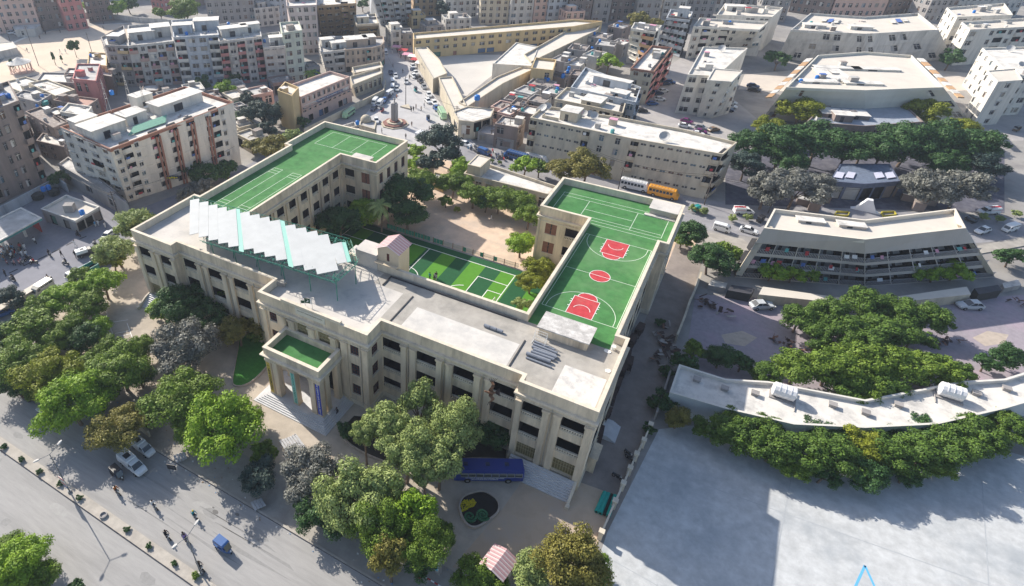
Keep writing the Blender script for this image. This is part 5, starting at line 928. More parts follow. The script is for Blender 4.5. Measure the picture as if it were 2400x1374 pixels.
T=[(100,725,40,'g','round tree behind the cream wall second from the left'),(165,765,40,'g','leafy tree in the thick of the left grove'),(225,770,34,'l','light tree at the edge of the small court'),(215,865,46,'g','tree joining the yellow green and spreading roadside trees'),(40,905,38,'d','dark roadside tree at the left edge'),(90,905,36,'g','roadside tree behind the cart'),(230,930,44,'d','dark tree between the two big roadside trees'),(330,815,34,'g','tree at the forecourt side of the grove'),(585,232,22,'k','dusty tree above the big dusty one'),(560,275,24,'d','dark tree in the lane left of the pink school'),(655,255,26,'k','grey tree against the stair block'),(590,395-55,22,'o','olive bush behind the left green roof edge'),(455,395,26,'d','dark tree at the apartment block foot'),(610,15,14,'d','dark tree between far blocks at the top'),(705,110,14,'d','small tree at the foot of the banded block'),(550,180,16,'d','small tree under the chequered flats'), # px,py,r,kind,label
(320,525,50,'p','pale feathery tree at the left front corner of the school'),(272,585,46,'p','pale green tree below the feathery one by the left street'),(262,610,30,'y','small yellow tinged tree by the parked truck'),
(240,662,46,'l','bright green tree beside the tipper truck'),(190,645,26,'g','small tree half hiding the tipper truck cab'),(148,698,44,'l','bright tree overhanging the cream wall'),(205,715,44,'g','mid green tree between wall and sports court'),(25,700,34,'k','dusky tree at the left edge in the side street'),
(70,765,54,'g','green tree inside the cream wall near the left edge'),(15,790,42,'d','dark tree cut by the left edge'),(40,850,62,'g','wide tree at the left edge above the road'),(125,800,44,'g','bushy tree behind the three roadside trees'),(190,790,40,'d','dark tree between roadside crowns and the court'),(262,815,34,'g','light tree by the court fence'),
(120,870,66,'y','broad yellow green roadside tree near the cart'),(280,865,66,'g','large spreading tree above the leaning trunk'),(325,880,36,'d','dark end of the grove above the forecourt'),(165,940,76,'l','big roadside tree casting shade over parked rickshaw'),(275,1000,64,'o','brownish tree above the white pickup'),(335,975,30,'o','small orange brown tree beside the brownish one'),
(428,925,76,'g','large green tree on the forecourt edge'),(520,1000,84,'l','brightest broad tree in front of the portico'),(455,1005,50,'g','green tree joined to the brightest one'),(580,985,34,'g','small light tree beside the portico steps shadow'),
(425,810,68,'s','silvery grey tree on the forecourt'),(430,705,62,'d','dark tree hugging the left wing near the corner'),(500,690,50,'g','dark green tree before the left wing bays'),(480,740,52,'d','deep green low tree before the left wing'),(375,720,32,'l','small light tree at the left wing steps'),(558,775,44,'o','olive tree with bare stem beside the round lawn'),(605,775,26,'g','little tree against the central block'),(560,710,36,'d','dark shrub like tree between the wing and lawn'),
(905,975,56,'p','left pale crown of the clump before the right wing'),(985,930,52,'p','topmost pale crown of the clump before the right wing'),(1065,985,68,'p','right pale crown of the clump before the right wing'),(955,1035,66,'p','lower left pale crown of the clump before the right wing'),(1035,1050,52,'p','lower right pale crown of the clump before the right wing'),(855,1000,34,'p','small pale crown nearest the portico'),(1150,1010,42,'d','dark tree beside the right pavilion'),(1000,1090,38,'p','lowest pale crown over the planter kerb'),(810,1010,24,'d','low dark bush near the portico steps'),
(605,1115,42,'k','dusky bush beside the stacked benches'),(620,1060,30,'g','small green tree above the stacked benches'),(725,1105,70,'s','grey leafed tree by the boundary wall'),(735,1195,48,'d','dark glossy tree in front of the grey one'),(835,1150,82,'p','large pale green tree at the front boundary'),(905,1130,44,'p','pale green tree behind the large one'),(800,1215,56,'d','dark low tree under the large pale one'),(890,1225,68,'g','green tree in the middle of the front grove'),(965,1190,58,'l','bright green tree of the front grove'),(940,1170,34,'y','yellowish tree at the top of the front grove'),(990,1255,62,'g','right green tree of the front grove'),(915,1285,48,'o','brown flecked tree at the foot of the front grove'),(1035,1250,34,'g','feathery tree near the flower bed'),(985,1310,44,'d','dark lowest tree beside the gate sign'),
(1345,1300,80,'o','big olive green tree at the bottom by the fence wall'),(1390,1340,50,'g','green lower part tree at the fence end'),(1245,1335,48,'p','pale tree beside the pink roofed gate house'),(1110,1345,46,'g','green tree left of the pink roofed gate house'),(1160,1372,34,'g','half cut tree below the gate house'),(45,1320,68,'l','bright tree in the bottom left corner'),(95,1350,42,'g','green branch tree beside the bottom left one'),(10,1290,42,'g','tree cut by the left edge at the bottom'),(180,1372,18,'d','tiny shrub at the bottom edge on the road'),
(795,515,48,'d','dark courtyard tree nearest the canopy'),(740,500,36,'k','smoky dark tree against the left wing'),(850,495,40,'l','bright courtyard tree left of the palm'),(860,440,40,'d','dark courtyard tree under the left wing windows'),(945,455,58,'d','large dark courtyard tree right of the palm'),(985,425,40,'g','lighter crown at the far corner of the left wing'),(955,500,46,'d','dark low courtyard tree beside the field'),(815,455,34,'d','dim courtyard tree in the inner corner'),
(1035,335,52,'k','dark round tree between square and annexe'),(1010,380,32,'k','dusky lower tree beside the guard hut'),(970,352,24,'l','bright thin tree behind the left wing end'),(968,385,22,'l','small bright tree below the thin one'),(1085,395,34,'l','bright tree left of the annexe'),(1062,430,36,'g','mid green tree left of the annexe'),(1045,470,18,'g','small bush by the annexe gate'),
(1110,455,36,'g','first tree of the row before the annexe'),(1140,470,30,'d','second tree of the row before the annexe'),(1170,465,38,'g','third tree of the row before the annexe'),(1215,475,36,'g','fourth tree of the row before the annexe'),(1240,505,36,'g','fifth tree of the row nearest the right wing'),(1222,570,38,'l','bright tree alone in the dirt yard at the wing corner'),(1270,635,40,'y','yellow green tree against the right wing'),(1245,660,34,'y','lower yellow green tree against the right wing'),(1222,712,22,'p','little tree in the field corner'),
(1230,388,30,'l','bright street tree before the long housing block'),(1265,392,26,'g','small street tree before the long housing block'),(1320,395,40,'o','left olive street tree before the gateway'),(1375,390,50,'o','big olive street tree before the gateway'),
(1428,143,28,'l','bright tree in the slum'),(1500,48,28,'o','olive tree behind the tall cream block'),(1535,55,20,'o','small olive tree behind the louvred block'),(528,205,25,'l','bright round tree under the red chequered flats'),(475,195,22,'d','dark small tree under the bluish flats'),(608,262,42,'k','grey dusty tree beside the pink school'),(630,300,28,'k','dusty small tree below the stair block'),(640,345,36,'o','olive hedge tree behind the left green roof'),(680,322,26,'p','pale hedge tree behind the left green roof'),(485,405,34,'d','dark street tree before the apartment block'),(530,395,28,'d','second street tree before the apartment block'),(475,440,30,'s','silvery street tree behind the left wing'),(440,455,24,'s','small silvery tree behind the left wing'),(140,415,24,'d','dark tree between tower and shop row'),(710,285,18,'d','little dark tree by the pink school gate'),
(433,22,36,'g','round green tree above the bluish flats'),(375,30,18,'g','small tree beside the poles at the top left'),(272,18,22,'l','tree above the sports ground sand'),(195,15,16,'l','small green tree behind the sports ground wall'),(300,10,20,'d','dark tree behind the sports ground'),(22,28,22,'d','dark tree at the top left corner'),(605,28,18,'l','bright tree between far blocks'),(850,10,16,'d','tree between tall far blocks'),(985,12,14,'l','bright tree far behind the hall'),(1042,18,22,'k','dusty tree far behind the hall'),
(1618,545,36,'d','dark tree at the right wing back corner'),(1600,560,24,'g','small tree at the right wing back corner'),(1668,605,44,'d','dark green tree by the alley top'),(1700,590,32,'g','mid green tree by the alley top'),(1600,850,32,'d','dark shrub like tree behind the alley wall'),(1628,820,26,'g','lit small tree by the mauve yard'),(1590,980,34,'o','brown dry bush at the long shed end'),(1560,940,28,'d','dark bush at the alley end'),
]
HC={'clump before the right wing':9.6,'nearest the portico':9,'over the planter kerb':9,'front grove':8,'olive green tree at the bottom':8,'front boundary':8.5,'pale green tree behind the large':8.5}
for a in T:
    h=[v for k,v in HC.items() if k in a[4]]; tree(*a,hc=h[0] if h else None)
S=[(1825,137,26,'d','dark spreading tree beside the wide pale block'),(1880,258,42,'y','green gold tree beside the brown house'),(1800,300,34,'y','light fringe tree of the dark grove'),(1765,340,50,'d','outer dark tree of the grove'),(1840,335,58,'d','second dark tree of the grove'),(1920,330,58,'d','third dark tree of the grove'),(1985,350,50,'d','inner dark tree of the grove'),(1750,385,40,'k','lower outer tree of the grove'),(1855,375,44,'d','lower middle tree of the grove'),(1800,440,52,'s','outer silver tree above the chevron building'),(1868,440,54,'s','inner silver tree above the chevron building'),(1920,430,34,'s','small silver tree beside the workshop shed'),
(1812,633,30,'l','bright outer tree before the galleries'),(1860,640,26,'l','bright small outer tree before the galleries'),(1905,636,24,'l','bright inner tree before the galleries'),(1680,600,30,'d','dark tree beside the galleries end'),
(1875,745,42,'g','outer crown of the yard centre trees'),(1940,730,46,'g','middle crown of the yard centre trees'),(1985,775,50,'g','inner crown of the yard centre trees'),(1915,790,40,'g','lower crown of the yard centre trees'),
(1800,875,34,'g','outer crown of the lower yard trees'),(1870,860,52,'l','second crown of the lower yard trees'),(1950,860,58,'l','third crown of the lower yard trees'),(1985,905,44,'g','lowest inner crown of the lower yard trees'),(1690,835,36,'d','dark bush on the mauve yard'),(1740,850,28,'d','second dark bush on the mauve yard'),
(1680,1005,44,'g','outer hedge tree'),(1745,1025,50,'g','second hedge tree'),(1815,1045,54,'g','third hedge tree'),(1885,1055,56,'g','fourth hedge tree'),(1960,1065,56,'g','fifth hedge tree'),(1720,985,36,'l','outer light tree of the hedge top'),(1800,1000,38,'g','light tree of the hedge top'),(1900,1000,36,'d','dark tree of the hedge top'),(1855,1090,36,'l','light tree at the hedge foot'),(1930,1110,34,'d','dark tree at the hedge foot'),(1960,1015,34,'d','inner dark tree of the hedge top')]
for x,y,rr,k,l in S:
    k={'g':'h','l':'g'}.get(k,k) if y>700 else k
    tree(x,y,rr,k,l+', left of the mirror line'); tree(4054-x,y,rr,k,l+', right of the mirror line')
for x,y,rr,k,l in [(2027,345,44,'d','middle dark tree of the grove on the mirror line'),(2027,715,46,'h','topmost middle tree of the mauve yard'),(2027,800,50,'h','large middle tree of the mauve yard'),(2027,850,56,'g','bright middle tree of the lower yard'),(2027,905,46,'g','lowest middle tree above the chevron roof'),(2027,1050,50,'y','yellow green middle tree of the hedge'),(2027,1105,44,'d','dark middle tree at the hedge foot'),(2027,122,14,'l','low green bush behind the cream trapezoid block')]: tree(x,y,rr,k,l)
# poplar, cypress
def column_tree(x,y,tx,ty,w,kind,label):
    b=G(x,y,0); 
    h=6
    best=min((abs((CR.dot(b+Vector((0,0,q))-CAM)*0)+((687*0)+ (PY-FPX*((b+Vector((0,0,q))-CAM).dot(CU))/((b+Vector((0,0,q))-CAM).dot(CF)))-ty)),q) for q in [k*.25 for k in range(4,80)])[1]
    r=empty('tree',b,rnd.uniform(0,6),label,'tree'); o=bpy.data.objects.new('crown',CMF[rnd.randrange(3)]); COL.objects.link(o); o.parent=r; o.location=(0,0,best*.56); o.scale=(w,w,best*.55); o.material_slots[0].link='OBJECT'; o.material_slots[0].material=LM[kind]
    t=MB(); t.tube((0,0,0),(0,0,best*.6),.14,.06,7); t.build('trunk',bark,r)
column_tree(180,135,172,88,3.0,'d','poplar like tree standing alone before the sports ground'); column_tree(131,153,117,118,.9,'d','tall thin cypress beside the sports ground'); column_tree(147,148,140,127,.6,'d','short thin cypress beside the sports ground'); column_tree(37,170,8,134,1.6,'d','dark leaning cypress beside the round pavilion')
# palms
def palm(px,py,h,L,label,kind='k'):
    b=G(px,py,h); r=empty('palm_tree',(b.x,b.y,0),0,label,'palm'); t=MB(); p=Vector((0,0,0))
    for i in range(6): q=Vector((.12*math.sin(i),.1*i*.3,h*(i+1)/6)); t.tube(p,q,.24-.02*i,.23-.02*i,8); p=q
    t.build('trunk',bark,r); t=MB()
    for k in range(13):
        a=k*2.4; el=.75-.11*(k%6); d=Vector((math.cos(a),math.sin(a),0)); s=Vector((-d.y,d.x,0)); pts=[]
        for i in range(9): u=i/8; pts.append(p+d*(L*u*math.cos(el*.6))+Vector((0,0,L*(el*u-1.15*u*u*.75))))
        for i in range(8):
            w0=L*.16*math.sin(math.pi*min(1,.12+i/8.5)); w1=L*.16*math.sin(math.pi*min(1,.12+(i+1)/8.5))
            for sg in (-1,1):
                for q in range(3):
                    A=pts[i].lerp(pts[i+1],q/3); Bq=pts[i].lerp(pts[i+1],(q+.75)/3); wm=w0+(w1-w0)*q/3; dn=Vector((0,0,-wm*.55)); t.quad(A,Bq,Bq+s*sg*wm+dn+(pts[i+1]-pts[i])*.5,A+s*sg*wm+dn+(pts[i+1]-pts[i])*.35)
    t.build('fronds',LM[kind],r)
palm(893,480,7.5,4.2,'coconut palm with drooping fronds in the courtyard','p'); palm(733,170,5.5,4.5,'date palm beside the pale green block','g')
for k in range(3): pass
# small round bushes
def bush(px,py,rpx,kind,label,group=None,name='shrub'):
    P=G(px,py,.5); rad=rpx*depth_of(P)/FPX; r=empty(name,(P.x,P.y,0),rnd.uniform(0,6),label,'shrub',group); o=bpy.data.objects.new('foliage',rnd.choice(CMF)); COL.objects.link(o); o.parent=r; o.location=(0,0,rad*.8); o.scale=(rad,rad,rad*.95); o.material_slots[0].link='OBJECT'; o.material_slots[0].material=LM[kind]
    t=MB(); t.tube((0,0,0),(0,0,rad*.7),.05,.03,5); t.build('stem',bark,r)
for x,y in ((8,1047),(50,1077),(93,1105),(140,1133),(186,1166),(297,1240),(349,1279),(408,1319)): bush(x,y,9.5,'d','small clipped shrub in the row along the sandy median','shrubs along the road median')
bush(458,1350,12,'g','fuller green shrub at the foot of the right street lamp'); 
for x,y,l in ((1715,517,'first'),(1750,513,'second'),(1623,492,'third'),(1647,499,'fourth')): bush(x,y,13,'p','flat pale shrub on the traffic island, '+l+' one','shrubs on the traffic island')
for x,y,l in ((2339,517,'first'),(2304,513,'second'),(2380,505,'third')): bush(x,y,13,'p','flat pale shrub on the far right traffic island, '+l+' one','shrubs on the far right traffic island')
bush(1072,494,10,'y','yellow green ball shrub at the annexe gate'); bush(1153,378,7,'g','left ball shrub behind the annexe'); bush(1171,382,7,'g','right ball shrub behind the annexe')
for x,y,rr,l in ((1545,760,14,'by the alley wall top'),(1560,880,20,'behind the alley wall bend'),(1530,950,20,'dark against the alley wall'),(1520,1010,18,'low at the alley wall'),(1705,745,0,'')):
    if rr: bush(x,y,rr,'d','dark scrubby bush '+l)
# ------------------------------------------------------------ vehicles
def paint(n,c,r=.35): return M('paint '+n,c,r,.04,2,spec=.5)
PN={'white':paint('white',(.72,.73,.74)),'black':paint('black',(.03,.03,.035)),'grey':paint('grey',(.28,.29,.31)),'silver':paint('silver',(.50,.52,.54)),'blue':paint('blue',(.03,.10,.28)),'navy':paint('navy',(.02,.035,.09)),'purple':paint('purple',(.16,.02,.13)),'red':paint('red',(.40,.02,.03)),'green':paint('green',(.25,.45,.20)),'teal':paint('teal',(.02,.28,.27)),'orange':paint('orange',(.75,.33,.03)),'palegreen':paint('pale green',(.38,.60,.36)),'cream':paint('cream',(.55,.52,.45)),'deepblue':paint('deep blue',(.012,.04,.24)),'brown':paint('brown',(.2,.13,.08))}
tyre=M('tyre rubber',(.02,.02,.02),.9,.1,3); glassc=M('car glass',(.03,.04,.05),.08,.1,1,spec=.8); lampm=M('headlamp glass',(.75,.75,.7),.2,0); chrome=M('dull chrome',(.45,.45,.45),.35,.05,2,metal=.7)
def sect(x,w,z0,z1,tw=None): 
    tw=w if tw is None else tw; zm=z0+(z1-z0)*.55
    return [(x,-w*.9,z0),(x,w*.9,z0),(x,w,zm),(x,tw,z1),(x,-tw,z1),(x,-w,zm)]
def wheels(t,r,pos,rad=.31,w=.2):
    for x,y in pos:
        m=MB(); m.tube((x,y-w/2,rad),(x,y+w/2,rad),rad,n=12); m.tube((x,y-w/2-.01,rad),(x,y+w/2+.01,rad),rad*.5,n=8,mi=1); m.build('wheel',[tyre,chrome],r)
PROTO={}
def proto_car(kind):
    r=empty(kind,(0,0,0)); m=MB()
    if kind=='car':
        m.loft([sect(-2.05,.62,.35,.72),sect(-1.95,.78,.22,.85,.74),sect(-1.1,.84,.2,.92,.8),sect(.9,.84,.2,.9,.8),sect(1.7,.8,.22,.8,.74),sect(2.05,.6,.32,.6)],0); m.build('body',PN['white'],r)
        c=MB(); prof=[(-1.75,.9,.74),(-1.2,1.38,.6),(.15,1.42,.6),(.95,.9,.74)]
        c.loft([[(x,-w,.86),(x,w,.86),(x,w*.98,z),(x,-w*.98,z)] for x,z,w in [(-1.7,.9,.74),(-1.15,1.36,.62),(.1,1.4,.62),(.95,.88,.74)]],0); c.build('cabin_glass',glassc,r)
        m=MB(); m.box(-1.15,.12,-.6,.6,1.375,1.43); 
        for s in (-1,1): m.tube((-.5,s*.64,1.38),(-.5,s*.76,.9),.04,n=4); m.tube((.1,s*.62,1.4),(.9,s*.75,.9),.035,n=4); m.tube((-1.15,s*.62,1.37),(-1.68,s*.75,.9),.045,n=4)
        m.build('roof',PN['white'],r); wheels(m,r,[(-1.25,-.76),(-1.25,.76),(1.25,-.76),(1.25,.76)])
        for s in (-1,1): m=MB(); m.box(1.93,2.04,s*.62-.14,s*.62+.14,.55,.7); m.build('headlight',lampm,r)
    elif kind=='van':
        m.loft([sect(-1.95,.72,.3,1.75,.62),sect(-1.85,.8,.22,1.86,.7),sect(.9,.8,.22,1.88,.7),sect(1.45,.78,.22,1.6,.66),sect(1.85,.76,.25,.95,.7),sect(1.98,.7,.3,.75,.66)],0); m.build('body',PN['white'],r)
        for s in (-1,1):
            c=MB()
            for x0,x1 in ((-1.7,-.95),(-.85,-.1),(0,.7)): c.quad(*[(x,s*(.79-.05*(z>1.3)),z) for x,z in (((x0,1.15),(x1,1.15),(x1,1.62),(x0,1.62)) if s<0 else ((x1,1.15),(x0,1.15),(x0,1.62),(x1,1.62)))])
            c.quad(*[(x,s*(.80-.05*(z>1.3)),z) for x,z in (((.8,1.1),(1.45,1.1),(1.3,1.55),(.8,1.6)) if s<0 else ((1.45,1.1),(.8,1.1),(.8,1.6),(1.3,1.55)))]); c.build('side_windows',glassc,r)
        c=MB(); c.quad((1.86,-.62,1.0),(1.86,.62,1.0),(1.5,.58,1.56),(1.5,-.58,1.56)); c.build('windscreen',glassc,r)
        wheels(m,r,[(-1.2,-.72),(-1.2,.72),(1.25,-.72),(1.25,.72)],.29)
        for s in (-1,1): m=MB(); m.box(1.93,2.02,s*.55-.13,s*.55+.13,.6,.76); m.build('headlight',lampm,r)
    elif kind=='pickup':
        m.loft([sect(.2,.8,.3,1.0,.78),sect(1.0,.82,.28,1.0,.78),sect(1.9,.8,.3,.92,.74),sect(2.3,.7,.35,.75,.66)],0)
        m.box(-2.3,.2,-.82,.82,.45,.6); m.box(-2.3,.2,-.82,-.76,.6,1.05); m.box(-2.3,.2,.76,.82,.6,1.05); m.box(-2.3,-2.24,-.76,.76,.6,1.05); m.box(.14,.2,-.76,.76,.6,1.1); m.build('body',PN['white'],r)
        c=MB(); c.loft([[(x,-w,1.0),(x,w,1.0),(x,w*.95,z),(x,-w*.95,z)] for x,z,w in [(.22,1.0,.74),(.3,1.56,.66),(.95,1.58,.66),(1.5,1.02,.74)]],0); c.build('cabin_glass',glassc,r)
        m=MB(); m.box(.28,.98,-.64,.64,1.56,1.62); m.tube((.98,-.62,1.57),(1.46,-.72,1.02),.035,n=4); m.tube((.98,.62,1.57),(1.46,.72,1.02),.035,n=4); m.build('roof',PN['white'],r); wheels(m,r,[(-1.4,-.74),(-1.4,.74),(1.5,-.74),(1.5,.74)],.33)
        for s in (-1,1): m=MB(); m.box(2.2,2.29,s*.55-.13,s*.55+.13,.6,.76); m.build('headlight',lampm,r)
    elif kind=='bus':
        L=5.1; m.loft([sect(-L,1.1,.45,2.7,.95),sect(-L+.15,1.2,.4,2.9,1.05),sect(L-.5,1.2,.4,2.9,1.05),sect(L-.1,1.18,.4,2.4,1.08),sect(L,1.1,.45,1.6,1.05)],0); m.build('body',PN['deepblue'],r)
        for s in (-1,1):
            for k in range(8):
                x0=-4.8+k*1.13; c=MB(); y=s*1.215; A=[(x0,y,1.55),(x0+1.0,y,1.55),(x0+1.0,y-s*.04,2.3),(x0,y-s*.04,2.3)]; A=A if s<0 else A[::-1]; c.poly(A,0)
                for (a,b,z0,z1) in ((x0,x0+1,1.5,1.55),(x0,x0+1,2.3,2.35),(x0-.04,x0,1.5,2.35),(x0,x0+1,2.08,2.12)): c.box(a,b,min(y,y+s*.03),max(y,y+s*.03),z0,z1,1)
                c.build('window',[glassc,M('pale window trim',(.5,.5,.46),.6,0)],r)
        c=MB(); c.quad((L+.01,-.95,1.65),(L+.01,.95,1.65),(L-.13,.95,2.4),(L-.13,-.95,2.4)); c.build('windscreen',glassc,r)
        m=MB(); 
        for x in (-2.6,.2,3.4): m.box(x-.3,x+.3,-.3,.3,2.9,3.02)
        m.build('roof_hatch',PN['navy'],r); wheels(m,r,[(-2.9,-1.05),(-2.9,1.05),(3.1,-1.05),(3.1,1.05)],.48,.3)
        for s in (-1,1): m=MB(); m.box(L-.02,L+.05,s*.85-.15,s*.85+.15,.8,1.05); m.build('headlight',lampm,r)
    elif kind=='city_bus':
        L=3.9; m.loft([sect(-L,1.0,.45,2.3,.85),sect(-L+.2,1.1,.4,2.55,.95),sect(L-1.0,1.1,.4,2.55,.95),sect(L-.6,1.05,.4,1.9,.95),sect(L-.5,1.0,.45,1.5,.9),sect(L,.9,.5,1.35,.8)],0); m.build('body',PN['white'],r)
        for s in (-1,1):
            for k in range(7):
                x0=-3.5+k*.86; c=MB(); y=s*1.11; A=[(x0,y,1.5),(x0+.66,y,1.5),(x0+.66,y-s*.05,2.15),(x0,y-s*.05,2.15)]; A=A if s<0 else A[::-1]; c.poly(A,0); c.box(x0-.03,x0+.7,min(y,y+s*.02),max(y,y+s*.02),1.42,1.47,1); c.build('window',[glassc,chrome],r)
        m=MB()
        for s in (-1,1): m.box(-3.4,2.4,s*.8-.04,s*.8+.04,2.72,2.78)
        for k in range(8): m.box(-3.4+k*.8,-3.34+k*.8,-.8,.8,2.7,2.74); m.box(-3.4+k*.8,-3.34+k*.8,-.82,-.78,2.5,2.74); m.box(-3.4+k*.8,-3.34+k*.8,.78,.82,2.5,2.74)
        m.build('roof_rack',chrome,r); c=MB(); c.quad((L-.98,-.85,1.6),(L-.98+.38,-.85,1.6),(L-.98+.38,.85,1.6),(L-.98,.85,1.6)); 
        m=MB(); m.obox((L-.6,-.85,1.62),(0,1.7,0),(-.33,0,.75),(.03,0,.02)); m.build('windscreen',glassc,r); wheels(m,r,[(-2.3,-.98),(-2.3,.98),(2.5,-.98),(2.5,.98)],.45,.28)
        for s in (-1,1): m=MB(); m.box(L-.03,L+.04,s*.6-.15,s*.6+.15,.8,1.02); m.build('headlight',lampm,r)
    elif kind=='rickshaw':
        m.loft([sect(-1.25,.6,.35,.8),sect(-.2,.62,.3,.75),sect(.5,.5,.3,.8,.4),sect(1.15,.2,.4,.8,.15)],0); m.build('body',PN['blue'],r)
        c=MB(); c.loft([[(x,-.6,z0),(x,.6,z0),(x,.52,z),(x,-.52,z)] for x,z0,z in ((-1.25,1.2,1.55),(-1.1,1.2,1.72),(.35,1.45,1.72),(.55,1.45,1.62))]); c.build('canopy',PN['navy'],r)
        m=MB(); 
        for x,s in ((-1.2,-1),(-1.2,1),(.45,-1),(.45,1)): m.tube((x,s*.55,.7),(x,s*.55,1.5),.03,n=4)
        m.build('frame_bars',PN['blue'],r); m=MB(); m.obox((.95,-.42,.8),(0,.84,0),(-.42,0,.7),(.02,0,.01)); m.build('windscreen',glassc,r); wheels(m,r,[(-.9,-.55),(-.9,.55),(1.0,0)],.22,.12)
        m=MB(); m.tube((1.1,0,.75),(1.25,0,.75),.1,n=8); m.build('headlight',lampm,r)
    elif kind=='truck':
        m.box(2.0,3.5,-1.05,1.05,.7,1.6); m.loft([[(x,-w,1.6),(x,w,1.6),(x,w*.95,z),(x,-w*.95,z)] for x,z,w in ((2.02,2.4,1.04),(3.0,2.45,1.04),(3.42,1.62,1.04))]); m.build('cab',PN['white'],r)
        c=MB(); c.obox((3.46,-.9,1.66),(0,1.8,0),(-.33,0,.66),(.02,0,.01)); c.build('windscreen',glassc,r)
        m=MB(); m.box(-3.4,1.9,-1.1,1.1,.8,.95); m.box(-3.4,1.9,-1.15,-1.07,.95,1.9); m.box(-3.4,1.9,1.07,1.15,.95,1.9); m.box(-3.4,-3.32,-1.07,1.07,.95,1.9); m.box(1.82,1.9,-1.07,1.07,.95,2.2)
        for k in range(9):
            for s in (-1,1): m.box(-3.3+k*.63,-3.22+k*.63,s*1.16-.03,s*1.16+.03,.95,1.9)
        m.build('cargo_bed',PN['teal'],r); m=MB(); m.box(-3.3,1.8,-1.06,1.06,.955,1.0); m.build('bed_floor',M('dark load bed',(.06,.05,.05),.9,.2,1),r); wheels(m,r,[(-2.3,-.95),(-2.3,.95),(2.7,-.95),(2.7,.95)],.48,.3)
        for s in (-1,1): m=MB(); m.box(3.5,3.56,s*.8-.15,s*.8+.15,.85,1.05); m.build('headlight',lampm,r)
    elif kind=='motorbike':
        wheels(m,r,[(-.62,0),(.62,0)],.29,.1); m=MB(); m.loft([[(x,-w,z0),(x,w,z0),(x,w,z),(x,-w,z)] for x,z0,z,w in ((-.85,.62,.72,.1),(-.3,.5,.75,.13),(.15,.4,.88,.15),(.35,.5,.85,.1))]); m.tube((-.2,0,.3),(.15,0,.35),.16,n=6); m.build('body',PN['black'],r)
        m=MB(); m.tube((.62,0,.29),(.38,0,.95),.035,n=5); m.tube((.4,-.32,1.0),(.4,.32,1.0),.02,n=5); m.tube((-.62,0,.29),(-.1,0,.4),.03,n=5); m.build('handlebar',chrome,r); m=MB(); m.tube((.5,0,.85),(.6,0,.85),.09,n=8); m.build('headlight',lampm,r)
    PROTO[kind]=r; return r
def veh(kind,p,q,col,label,group=None,col2=None,sc=1.0,z=.02):
    """p: rear, q: front, in photograph pixels on the ground"""
    a,b=G(*p,0),G(*q,0); d=b-a; first=kind not in PROTO
    r=proto_car(kind) if first else copy_tree(PROTO[kind]); c=(a+b)/2
    r.location=(c.x,c.y,z); r.rotation_euler=(0,0,math.atan2(d.y,d.x)); r.scale=(sc,)*3
    for ch in [o for o in KIDS.get(r.name,[])]:
        nm=ch.name.split('.')[0]
        tgt={'body':col,'roof':col,'cab':col,'canopy':col2,'cargo_bed':col2,'roof_rack':None}.get(nm)
        if tgt: ch.material_slots[0].link='OBJECT'; ch.material_slots[0].material=PN[tgt]
    tag(r,label,{'car':'car','van':'van','pickup':'pickup truck','bus':'bus','city_bus':'bus','rickshaw':'rickshaw','truck':'truck','motorbike':'motorcycle'}[kind],group); return r
BUS=veh('bus',(1225,1118),(1060,1116),'deepblue','long deep blue school bus parked below the right pavilion steps')
text_obj('lettering','NJV GOVT HIGHER SECONDARY SCHOOL\nSERVICE BUS FOR STUDENTS',.3,white,BUS,(.6,1.25,1.15),(-1,0,0),(0,0,1))
veh('pickup',(293,1078),(335,1112),'white','white pickup with covered cabin on the main road under the trees',sc=1.12); 
pp=bpy.data.objects[[o.name for o in bpy.data.objects if o.get('label','').startswith('white pickup with covered')][0]]
t=MB(); t.loft([[(x,-.8,1.05),(x,.8,1.05),(x,.7,z),(x,-.7,z)] for x,z in ((-2.3,1.7),(-2.2,1.8),(.1,1.8),(.2,1.65))]); t.box(-1.3,-.4,-.4,.4,1.8,1.84,1); t.build('camper_top',[PN['white'],glassc],pp)

veh('pickup',(322,1043),(352,1066),'white','smaller white open pickup with dark load nearest the pavement')
veh('rickshaw',(268,1106),(290,1128),'black','black three wheeled rickshaw beside the white pickup',col2='black',sc=1.05); veh('rickshaw',(512,1276),(543,1300),'blue','blue three wheeled rickshaw alone on the main road',col2='blue',sc=1.1)
veh('truck',(228,632),(165,666),'white','tipper truck with white cab and teal bed in the side street',col2='teal'); veh('van',(122,672),(84,697),'cream','cream topped van parked beside the cream wall',sc=1.2); veh('truck',(268,600),(222,625),'white','dark bedded white truck half hidden by the corner trees',col2='black',sc=.8)
veh('pickup',(190,602),(222,592),'black','black pickup with white barrels in the side street'); veh('car',(248,562),(268,545),'silver','silver car at the petrol station exit'); veh('car',(0,742),(20,735),'blue','blue and white car at the left edge under the dusky tree'); veh('car',(30,722),(50,714),'white','white car behind the dusky tree')
veh('rickshaw',(75,935),(62,925),'brown','brown covered cart rickshaw under the left roadside tree',col2='brown',sc=1.3); veh('car',(128,978),(100,962),'silver','pale car hidden under the big roadside tree')
